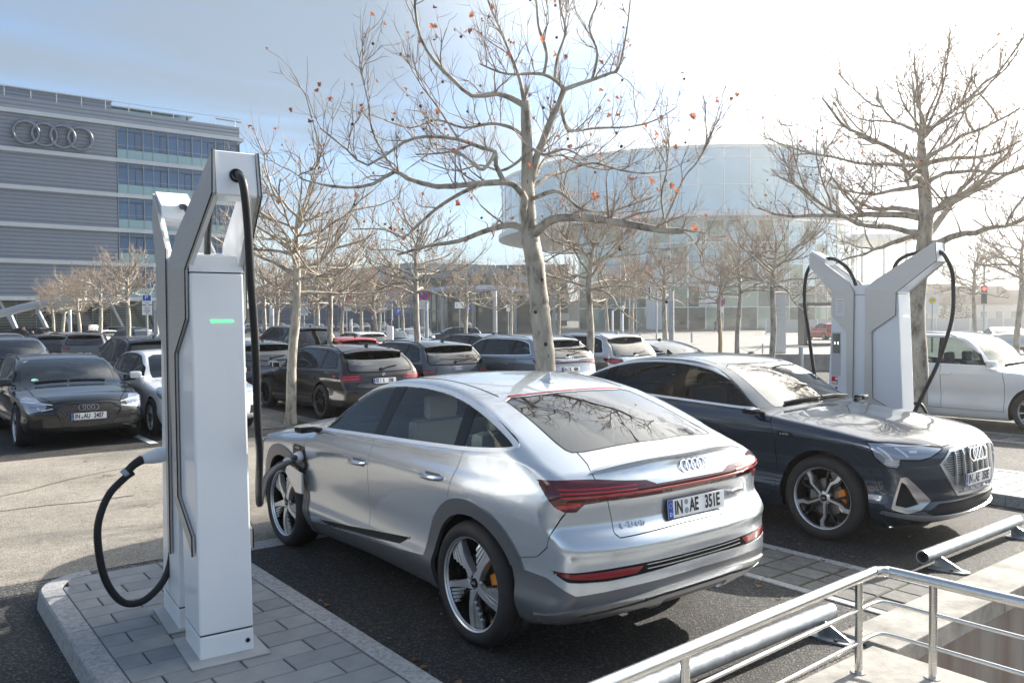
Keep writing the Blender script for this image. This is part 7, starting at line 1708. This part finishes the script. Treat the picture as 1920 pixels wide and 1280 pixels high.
for k in range(3): MB().box((0, 8, 2.4+4.4*k), (34, 16, 1.7)).obj('wall_band', MWH, h2); [pane('window_pane', 2.6, 2.4, DG, -15.4+2.8*i, .5, 4.5+4.4*k, h2) for i in range(12)]
MB().box((0, 8.2, 7), (33, 15, 13.5)).obj('wall', mat('inner_wall', (.16, .17, .18), .7), h2)
h3 = empty('domed_roof_hall', gx(860, 230), 0, 'shallow glass dome showing above the roofs behind the pavilion', 'building')
MB().lathe([(0, 19.0), (8, 18.2), (14, 16.4), (16, 15), (16, 0)], 40).obj('dome', mat('dome_green', (.30, .40, .38), .3, .2), h3)
h4 = empty('entrance_canopy', gx(985, 112), 0, 'flat grey entrance canopy on pale square piers right of the pavilion', 'canopy')
MB().bbox((0, 0, 5.3), (9, 5, .35), .03).obj('roof', mat('zinc_roof', (.24, .28, .36), .45, .5), h4)
for k in range(4): MB().bbox((-4+2.6*k, -2, 2.55), (.4, .4, 5.1), .02).obj('pier', COLM, h4); pane('glass_pane', 2.1, 4.6, DG, -2.7+2.6*k if k < 3 else -5.3, -1.0, 2.5, h4)
# low hills and town beyond
sheet('hill', [], 0, GREY) if False else None
HL = mat('hill_green', (.06, .075, .06), .9, var=.3, vscale=.05)
mb = MB(); N_ = 60
for r0, h0, s_ in ((620, 20, 1.0), (820, 36, 2.3)):
    vs = []
    for i in range(N_+1):
        a = R(-50+100*i/N_); h = h0*(.55+.25*math.sin(i*.21*s_+1)+.2*math.sin(i*.57*s_)); 
        for q, z in ((0, -1), (0, h), (60, h*.9)): vs.append(((r0+q)*math.sin(a), (r0+q)*math.cos(a), z))
    mb.add(vs, [(i*3+j, i*3+j+1, i*3+j+4, i*3+j+3) for i in range(N_) for j in range(2)], True)
hh = mb.obj('hills', HL); hh['kind'] = 'structure'
for i, (px, D, w_, h_, c, rz) in enumerate(((1765, 150, 14, 6, (.42, .40, .38), .3), (1800, 170, 18, 8, (.30, .22, .19), -.2), (1850, 140, 12, 5.5, (.45, .44, .42), .2), (1900, 160, 22, 7, (.36, .34, .33), 0), (1730, 180, 14, 9, (.40, .40, .40), 0))):
    h = empty('house', gx(px, D), rz, ['pale house with dark gable roof beyond the bus stop sign', 'brownish long house beyond the bus stop', 'low white house behind the right-hand slim tree', 'long pale shed at the far right edge', 'tall pale house just left of the bus stop sign'][i], 'house')
    MB().box((0, 3, h_*.35), (w_, 8, h_*.7)).obj('wall', mat('house_wall%d' % i, c, .8), h); MB().prism([(-w_/2-.3, h_*.7), (w_/2+.3, h_*.7), (w_/2-1.5, h_), (-w_/2+1.5, h_)], 'y', -1.4, 7.4).obj('roof', mat('house_roof', (.13, .09, .08), .8), h)
    for k in range(4): pane('window', 1.1, 1.2, DG, -w_/2+w_*(k+.5)/4, -1.04, h_*.38, h)
for px, D, h_ in ((1796, 120, 5.5), (1806, 124, 6.5), (1770, 130, 4.5)):
    t = empty('conifer', gx(px, D), 0, 'small dark conifer beyond the white SUV, at photo x %d' % px, 'tree'); t['label'] = {1796: 'left of the two close dark conifers beyond the white SUV', 1806: 'taller of the two close dark conifers beyond the white SUV', 1770: 'lone low conifer left of the two close ones beyond the white SUV'}[px]
    mb = MB()
    for k in range(260):
        z = h_*random.random()**1.3; r_ = (h_-z)*.26*random.uniform(.3, 1); a = random.uniform(0, 6.28); p = Vector((r_*math.cos(a), r_*math.sin(a), z+.2)); s_ = .30; mb.add([p+Vector((random.uniform(-s_, s_), random.uniform(-s_, s_), random.uniform(-s_, s_))) for _ in range(3)], [(0, 1, 2)])
    mb.obj('crown', mat('conifer_green', (.03, .045, .03), .9), t)['kind'] = 'stuff'; MB().cyl((0, 0, 0), (0, 0, h_*.5), .1, 6).obj('trunk', BARK, t)
fe = empty('white_fence', gx(1850, 95), .05, 'long white panel fence across the road at far right', 'fence')
for k in range(26): MB().box((-26+2*k, 0, .9), (.08, .08, 1.8)).obj('post', MWH, fe); MB().box((-25+2*k, 0, .95), (1.86, .04, 1.5)).obj('panel', mat('fence_panel', (.50, .50, .49), .7), fe)
# ------------------------------------------------------------------ signs, lamps, bollards, people
SB = mat('sign_blue', (.012, .10, .42), .35); SR = mat('sign_red', (.55, .01, .02), .35); SW = mat('sign_white', (.78, .79, .80), .4); SBK = mat('sign_black', (.02, .02, .022), .5); POLE = mat('pole_galvanised', (.42, .45, .48), .45, .7, var=.1, vscale=3); SG = mat('sign_back_grey', (.30, .32, .34), .5)
FS = Matrix(((1, 0, 0, 0), (0, 0, 1, 0), (0, 1, 0, 0), (0, 0, 0, 1)))
def fr_(x, z, y=-.03): return frame((x, y, z), (1, 0, 0), (0, 0, 1))
def sgn(px, D, label, cat='sign', group=None, h=3.0, r=.035, name='road_sign', rz=0.0):
    t = empty(name, gx(px, D), rz-math.atan2(px-960, 1538)*1.0, label, cat, group); MB().cyl((0, .02, 0), (0, .02, h), r, 8).obj('pole', POLE, t); return t
def plate_(t, x, z, w_, h_, m, name='panel', y=-.012, th=.012, rr=.01): return MB().bbox((x, y, z), (w_, th, h_), rr).obj(name, m, t)
def disc_(t, z, r, m, name='disc', y=-.02, x=0): o = MB().cyl((x, y, z), (x, y+.006, z), r, 28).obj(name, m, t); return o
def txt(t, s, size, x, z, m=SBK, y=-.028, name='lettering', xs=1.0): return text_obj(name, s, size, m, t, fr_(x, z, y), .001, 1, xs)
def nostop(px, py, D, rpx, label, sub=None):
    z = at(px, py, D).z; r = rpx*D/1538; t = sgn(px, D, label, group='no stopping signs', h=z+r)
    disc_(t, z, r, SR, 'red_disc', -.020); disc_(t, z, r*.80, SB, 'blue_disc', -.026)
    for a in (45, -45): M = frame((0, -.030, z), (math.cos(R(a)), 0, math.sin(R(a))), (-math.sin(R(a)), 0, math.cos(R(a)))); MB().box((0, 0, 0), (r*1.62, r*.20, .004), M=M).obj('red_bar', SR, t)
    if sub == 'ev': evsign(t, 0, z-r-.42*r*2/1.0, r*1.9, r*1.45)
    if sub == 'plate': plate_(t, 0, z-r*1.8, r*1.3, r*1.1, SW)
    return t
def evsign(t, x, z, w_, h_):
    plate_(t, x, z, w_, h_, SW); s_ = w_/.60
    car_ = [(-.22, -.07), (-.22, .0), (-.17, .02), (-.14, .08), (-.04, .08), (-.01, .02), (.03, .0), (.03, -.07)]
    P = [Vector((x+a*s_, -.028, z+(b-.02)*s_)) for a, b in car_]; MB().tube(P+[P[0]], .008*s_, 4).obj('car_symbol', SBK, t)
    for q in (-.16, -.03): MB().cyl((x+q*s_, -.030, z-.10*s_), (x+q*s_, -.026, z-.10*s_), .022*s_, 12).obj('car_symbol_wheel', SBK, t)
    MB().tube([(x+.04*s_, -.028, z-.03*s_), (x+.12*s_, -.028, z-.03*s_)], .007*s_, 4).obj('plug_cord', SBK, t); MB().bbox((x+.17*s_, -.028, z-.03*s_), (.09*s_, .004, .07*s_), .01).obj('plug_symbol', SBK, t)
    txt(t, 'E-Fahrzeuge frei', .055*s_, x, z+h_*.33)
nostop(650, 559, 62, 9.2, 'round no stopping sign above a white car charging panel, left of the blue board', 'ev'); nostop(795, 552, 50, 10.5, 'round no stopping sign above a white panel beside the tree by the pavilion', 'ev')
nostop(1351, 565, 60, 9, 'round no stopping sign turned away beside the staked tree on the plaza', 'plate')
t = sgn(1231, 46, 'white car charging sign on a grey post before the museum', h=at(1231, 540, 46).z, r=.05); evsign(t, .0, at(1231, 549, 46).z, .74, .66); plate_(t, -.40, at(1231, 549, 46).z, .06, .68, SBK, 'side_edge', .03, .10)
def psign(px, pyt, pyb, D, wpx, label, sub=True):
    k = D/1538; zt_ = at(px, pyt, D).z; zb_ = at(px, pyb, D).z; w_ = wpx*k; h_ = zt_-zb_; t = sgn(px, D, label, h=zt_, group='parking signs')
    plate_(t, 0, zt_-h_*.25, w_, h_*.48, SW); plate_(t, 0, zt_-h_*.16, w_*.82, h_*.27, SB, 'blue_field', -.022); txt(t, 'P', h_*.30, -.02, zt_-h_*.16, SW, -.030); txt(t, 'Ticket', h_*.07, 0, zt_-h_*.41)
    if sub: plate_(t, 0, zt_-h_*.76, w_, h_*.46, SW); [txt(t, s, h_*.075, 0, zt_-h_*(.62+.09*i)) for i, s in enumerate(('Mo-Fr', 'nur mit', 'Parkschein', 'frei'))]
    return t
psign(570, 553, 592, 40, 15, 'parking sign with a lower text panel right of the tree in the strip'); psign(276, 552, 591, 34, 17, 'parking sign with text panel just left of the rear station'); psign(721, 570, 590, 70, 10, 'small parking sign with tow symbol below the blue guidance board', False)
t = sgn(748, 82, 'blue parking sign with pale arrow plate right of the blue guidance board', h=4.3); plate_(t, 0, at(748, 583, 82).z, .75, .85, SB); txt(t, 'P', .6, 0, at(748, 583, 82).z, SW); plate_(t, .3, at(748, 573, 82).z, 1.0, .28, SW)
t = sgn(735, 66, 'tall blue parking guidance board with arrows and counters', h=4.9, r=.07, name='guidance_board'); zc = at(735, 549, 66).z; plate_(t, 0, zc, .88, 1.75, SB, 'board', rr=.02)
for k in range(3): txt(t, 'P', .34, -.22, zc+.55-.50*k, SW); MB().tube([(.10, -.03, zc+.45-.50*k), (.10, -.03, zc+.68-.50*k)], .03, 4).prism([(.0, zc+.62-.50*k), (.20, zc+.62-.50*k), (.10, zc+.76-.5*k)], 'y', -.034, -.026).obj('arrow', SW, t); MB().box((.24, -.028, zc+.42-.5*k), (.30, .006, .12)).obj('counter', SBK, t)
t = sgn(862, 86, 'white sign with two black information symbols before the pavilion', h=3.6); plate_(t, 0, at(862, 572, 86).z, 1.0, .66, SW); txt(t, 'i   i', .55, 0, at(862, 572, 86).z)
t = sgn(877, 78, 'blue square pedestrian crossing sign before the pavilion', h=3.3); z = at(877, 576, 78).z; plate_(t, 0, z, .58, .60, SB); MB().prism([(-.22, z-.19), (.22, z-.19), (0, z+.21)], 'y', -.032, -.022).obj('white_triangle', SW, t)
MB().tube([(0, -.036, z+.07), (0, -.036, z-.04)], .022, 5).tube([(0, -.036, z-.04), (-.07, -.036, z-.15)], .02, 5).tube([(0, -.036, z-.04), (.07, -.036, z-.15)], .02, 5).obj('walker_symbol', SBK, t)
t = sgn(702, 90, 'small round speed sign over a white panel near the hall', h=3.4); z = at(702, 585, 90).z; disc_(t, z, .34, SR, 'red_disc'); disc_(t, z, .25, SW, 'white_disc', -.026); txt(t, '10', .26, 0, z); plate_(t, 0, z-.62, .55, .36, SW)
t = sgn(953, 74, 'narrow white notice sign between the columns by the largest trunk', h=3.2); plate_(t, 0, at(953, 577, 74).z, .33, .62, SW); plate_(t, 0, at(953, 574, 74).z, .2, .2, SB, 'blue_field', -.022)
t = sgn(1748, 45, 'white bus stop sign with round yellow emblem behind the right stations', h=3.0, r=.05); z = at(1748, 563, 45).z; plate_(t, 0, z-.2, .62, 1.05, SW); disc_(t, z, .20, mat('sign_yellow', (.75, .55, .03), .4), 'yellow_disc'); txt(t, 'H', .26, 0, z, mat('sign_green', (.02, .25, .06), .4))
plx = empty('information_pylon', gx(1459, 40), -.30, 'slim grey information pylon on the plaza beside a tree trunk', 'pylon'); zt_ = at(1459, 544, 40).z; MB().bbox((0, 0, zt_/2+.15), (.72, .20, zt_-.3), .01).obj('body', mat('pylon_grey', (.46, .50, .54), .4, .3), plx); MB().bbox((0, 0, .25), (.70, .18, .5), .01).obj('foot', SG, plx)
for i, s in enumerate(('museum', 'mobile', 'Willkommen', 'Forum')): text_obj('lettering', s, .12, GREY, plx, frame((-.02, -.106, zt_-.75-.22*i), (1, 0, 0), (0, 0, 1)), .001)
def lampcol(px, pyt, D, r, label, pyb=None):
    t = empty('lamp_column', gx(px, D), 0, label, 'lamp', 'tubular lamp columns'); z = at(px, pyt, D).z; MB().cyl((0, 0, 0), (0, 0, z-.5), r, 14).obj('column', POLE, t); MB().cyl((0, 0, z-.5), (0, 0, z-.05), r*.96, 14).obj('lamp_head', mat('lamp_glass', (.60, .61, .60), .3), t); MB().cyl((0, 0, z-.05), (0, 0, z), r*1.05, 14).obj('lamp_cap', POLE, t)
lampcol(928, 545, 55, .15, 'thick tubular lamp column right of the pavilion, beside the largest trunk'); lampcol(800, 567, 48, .10, 'slimmer lamp column right of the tree by the no stopping sign'); lampcol(293, 563, 42, .13, 'tubular lamp column between the parking sign and the office trees')
lampcol(131, 577, 58, .12, 'tubular lamp column left among the sunlit trees'); lampcol(1259, 545, 40, .13, 'tubular lamp column beside the car charging sign on the plaza'); lampcol(510, 578, 60, .15, 'lamp column left of the tree in the strip'); lampcol(591, 578, 52, .10, 'lamp column behind the parking sign'); lampcol(658, 598, 58, .10, 'short lamp column beside the car charging panel')
def mast(px, D, pyt, label, r=.09, arm=None):
    t = empty('light_mast', gx(px, D), 0, label, 'mast'); z = at(px, pyt, D).z; MB().cyl((0, 0, 0), (0, 0, z), r, 8, r*.7).obj('mast', POLE, t)
    if arm: MB().bbox((arm*.5, 0, z*.62), (abs(arm)*1.2, .25, .14), .03).obj('lamp_arm', POLE, t)
mast(507, 75, 505, 'tall light mast with flat arm left of the tree in the strip', .13, 2.2); mast(517, 90, 545, 'thin mast beside the tall light mast', .1)
mast(1700, 80, 470, 'thin mast behind the right-reaching arm', .08)
mast(1180, 70, 440, 'thin mast before the museum glass', .07)
tl_ = sgn(1845, 52, 'traffic light showing red on a grey post at far right', 'traffic light', h=5.2, r=.07, name='traffic_light'); z = at(1845, 548, 52).z; MB().bbox((0, -.12, z-.15), (.34, .25, 1.15), .04).obj('housing', SBK, tl_); 
for k, (m_) in enumerate((mat('signal_red', (.8, .02, .02), .3, emit=(1, .05, .04), estr=2.5), SBK, SBK)): MB().cyl((0, -.26, z+.22-.36*k), (0, -.24, z+.22-.36*k), .11, 16).obj('signal_lens', m_, tl_)
pp = empty('pay_pillar', gx(731, 33), 0, 'slim white charging pillar with grey hoop standing among the parked cars', 'pillar'); z = at(731, 600, 33).z; MB().bbox((0, 0, (z-.25)/2), (.26, .22, z-.25), .02).obj('body', WHITE, pp); MB().tube([(-.12, 0, z-.26), (-.12, 0, z-.03), (-.08, 0, z), (.08, 0, z), (.12, 0, z-.03), (.12, 0, z-.26)], .02, 6).obj('hoop', BLK, pp)
p2_ = empty('pay_pillar', gx(1158, 66), 0, 'white square hoop frame before the museum glazing', 'pillar'); MB().tube([(-.4, 0, 0), (-.4, 0, 2.6), (.4, 0, 3.0), (.4, 0, 0)], .08, 6).obj('hoop', WHITE, p2_)
for i, (px, D) in enumerate(((1410, 34), (1503, 31.5))):
    z0 = .02; t = empty('dome_bollard', gx(px, D), 0, ['grey dome-topped bollard on the plaza left of the pylon', 'grey dome-topped bollard behind the steel post near the low wall'][i], 'bollard', 'dome topped bollards on the plaza'); MB().lathe([(0, .62), (.10, .60), (.20, .52), (.26, .38), (.27, .02), (0, .02)], 20).obj('body', mat('bollard_stone', (.20, .20, .21), .7), t)
for i, (px, D, h_, r_) in enumerate(((1430, 33, .95, .03), (1502, 28, 1.0, .075), (741, 58, .9, .05), (1068, 60, .8, .08), (1200, 62, .9, .08), (1297, 66, .9, .08))):
    t = MB().cyl((0, 0, 0), (0, 0, h_), r_, 12).obj('bollard', POLE, None, gx(px, D)); tag(t, ['thin steel post with chain left of the pylon', 'pale steel bollard light in front of the low wall', 'short steel bollard on the far square by the pay pillar', 'short pale bollard left of the white hoop frame', 'short pale bollard right of the white hoop frame', 'short pale bollard furthest right before the museum'][i], 'bollard', 'steel bollards on the plaza')
mb = MB(); A_ = gx(1385, 35)+Vector((0, 0, .8)); B2 = gx(1430, 33)+Vector((0, 0, .85)); mb.tube([A_.lerp(B2, t)-Vector((0, 0, .9*t*(1-t))) for t in np.linspace(0, 1, 9)], .012, 4); tag(mb.obj('chain', POLE), 'thin chain sagging between the plaza tree and the steel post', 'chain')
pb = empty('parcel_box', gx(487, 40), .2, 'grey box with red top behind the white hatchback', 'box'); MB().bbox((0, 0, .6), (.6, .5, 1.15), .03).obj('body', SG, pb); MB().bbox((0, 0, 1.22), (.64, .54, .12), .02).obj('lid', SR, pb)
t2 = empty('ticket_box', gx(268, 45), .1, 'low pale cabinet left of the parking sign pole', 'cabinet'); MB().bbox((0, 0, .75), (.7, .5, 1.5), .03).obj('body', SG, t2); MB().bbox((0, 0, 1.52), (.76, .56, .08), .02).obj('lid', SW, t2)
def person(P, h_, rz, label, coat, trousers, hair, stride=.35, mat_=None, arms=True):
    s_ = h_/1.75; me = bpy.data.meshes.new('person'); J = []; E = []; Rr = []
    def j(x, y, z, r): J.append((x*s_, y*s_, z*s_)); Rr.append(r*s_); return len(J)-1
    def e(a, b): E.append((a, b))
    pel = j(0, 0, .95, .145); wa = j(0, 0, 1.12, .135); ch = j(0, 0, 1.34, .165); ne = j(0, .0, 1.50, .06); hd = j(0, -.02, 1.60, .085); hd2 = j(0, -.02, 1.68, .085)
    e(pel, wa); e(wa, ch); e(ch, ne); e(ne, hd); e(hd, hd2)
    for sg in (-1, 1):
        st_ = sg*stride/2; hp = j(.09*sg, 0, .90, .10); kn_ = j(.10*sg, -st_*.55-.03, .50, .065); an = j(.10*sg, -st_*.9+(.10 if st_ < 0 else 0), .08, .042); ft = j(.10*sg, -st_*.9-.14, .035, .035); e(pel, hp); e(hp, kn_); e(kn_, an); e(an, ft)
        if arms: sh = j(.19*sg, 0, 1.40, .065); el = j(.25*sg, st_*.5, 1.13, .05); wr_ = j(.24*sg, st_*.8-.08, .90, .036); ha = j(.235*sg, st_*.9-.10, .80, .034); e(ch, sh); e(sh, el); e(el, wr_); e(wr_, ha)
    me.from_pydata(J, E, []); o = bpy.data.objects.new('person', me); COL.objects.link(o); sm = o.modifiers.new('s', 'SKIN'); 
    for i, v in enumerate(me.skin_vertices[0].data): v.radius = (Rr[i], Rr[i]*.8)
    me.skin_vertices[0].data[0].use_root = True; sb = o.modifiers.new('d', 'SUBSURF'); sb.levels = 1; sb.render_levels = 1
    dg = bpy.context.evaluated_depsgraph_get(); ev = o.evaluated_get(dg); m2 = bpy.data.meshes.new_from_object(ev); bpy.data.objects.remove(o)
    for mm in (coat, trousers, mat('skin', (.45, .28, .21), .6), hair): m2.materials.append(mm)
    for p in m2.polygons:
        z = sum(m2.vertices[v].co.z for v in p.vertices)/len(p.vertices)/s_; y = sum(m2.vertices[v].co.y for v in p.vertices)/len(p.vertices)/s_; x = abs(sum(m2.vertices[v].co.x for v in p.vertices)/len(p.vertices)/s_)
        p.material_index = 1 if z < .86 and x < .17 else (2 if 1.50 < z < 1.68 and y < .0 else (3 if z > 1.50 else (2 if z < .86 else 0))); p.use_smooth = True
    o = bpy.data.objects.new('person', m2); COL.objects.link(o); o.location = P; o.rotation_euler = (0, 0, rz); tag(o, label, 'person'); return o
CT = mat('coat_black', (.015, .016, .02), .8); CN = mat('coat_navy', (.03, .05, .10), .8); TR = mat('trousers_dark', (.03, .032, .04), .8); HG = mat('hair_grey', (.55, .53, .50), .7); HB = mat('hair_brown', (.06, .035, .02), .7); CR = mat('coat_red', (.35, .03, .03), .8); CB = mat('coat_beige', (.40, .35, .30), .8)
person(gx(1342, 108), 1.78, -1.4, 'person in a dark coat walking left before the museum glazing', CN, TR, HB, .6)
person(gx(1469, 100), 1.75, 1.2, 'person in dark clothes walking just right of the plaza tree trunk', CT, TR, HB, .4)
person(gx(44, 50), 1.82, .5, 'white-haired person in a black coat standing among the cars at left', CT, TR, HG, .1); person(gx(61, 51), 1.55, -.3, 'person with reddish hair beside the white-haired one', CT, TR, mat('hair_red', (.35, .12, .06), .7), .1)
person(gx(697, 128), 1.75, .4, 'person in a red top walking in front of the silver people carrier', CR, TR, HB, .4); person(gx(704, 128), 1.7, .1, 'person in a pale coat walking right of the one in red', CB, TR, HB, .4)
for i, (x, y, v, s_, rz) in enumerate(((-15, 8.5, 1, 1.1, .3), (-17, 3.5, 2, 1.0, 1.4), (-20, 13, 0, 1.15, 2.5), (-27, 7, 1, 1.1, 3.6), (-33, 16, 2, 1.1, 4.7), (-38, 30, 0, 1.1, .9))):  # unseen trees added to darken what the silver car's side reflects
    place_tree(Vector((x, y, 0)), VAR[v], s_, rz, ['plane tree outside the left edge, nearest the drive lane', 'plane tree outside the left edge, level with the first charger', 'plane tree outside the left edge beyond the bays', 'plane tree outside the left edge, second rank', 'plane tree outside the left edge, third rank', 'plane tree outside the left edge toward the office block'][i])
# ------------------------------------------------------------------ hall and trees added behind the viewer to darken reflections in paintwork and glass
bb_ = empty('rear_hall', (4, -50, 0), .12, 'long grey glazed hall behind the viewpoint, seen mirrored in the cars', 'building')
MB().box((0, -8, 3.9), (84, 16, 7.8)).obj('wall', mat('rear_hall_wall', (.20, .205, .21), .7), bb_)
for i in range(26):
    for z in (2.3, 5.7): pane('window_pane', 2.9, 3.0, WING if (i*3) % 4 else DG, -40+3.2*i, .05, z, bb_)
MB().box((0, -8, 7.9), (85, 17, .5)).obj('roof_edge', ALU, bb_)
for i, (x, y, v, rz) in enumerate(((-12, -9, 0, .5), (-5.5, -13, 1, 1.9), (3, -9.5, 2, 3.1), (10, -14, 0, 4.4), (16, -8, 1, 5.2), (-19, -15, 2, 2.6))):
    place_tree(Vector((x, y, 0)), VAR[v], 1.15, rz, ['plane tree behind the viewer, first of the back row from the left', 'plane tree behind the viewer, second of the back row', 'plane tree behind the viewer nearest the stairs', 'plane tree behind the viewer, before the hall doors', 'plane tree behind the viewer at the right', 'plane tree behind the viewer, outermost on the left'][i])
# ------------------------------------------------------------------ winter haze
HAZE = .0013
if HAZE:
    hz = MB().box((0, 105, 14.5), (560, 330, 31)).obj('haze', None); hz.data.materials.clear(); hz['kind'] = 'stuff'
    m = bpy.data.materials.new('haze_air'); m.use_nodes = True; t = m.node_tree; t.nodes.clear(); o_ = t.nodes.new('ShaderNodeOutputMaterial'); v_ = t.nodes.new('ShaderNodeVolumePrincipled')
    v_.inputs['Color'].default_value = (1, .985, .96, 1); v_.inputs['Density'].default_value = HAZE; v_.inputs['Anisotropy'].default_value = .80; t.links.new(v_.outputs[0], o_.inputs['Volume']); hz.data.materials.append(m)
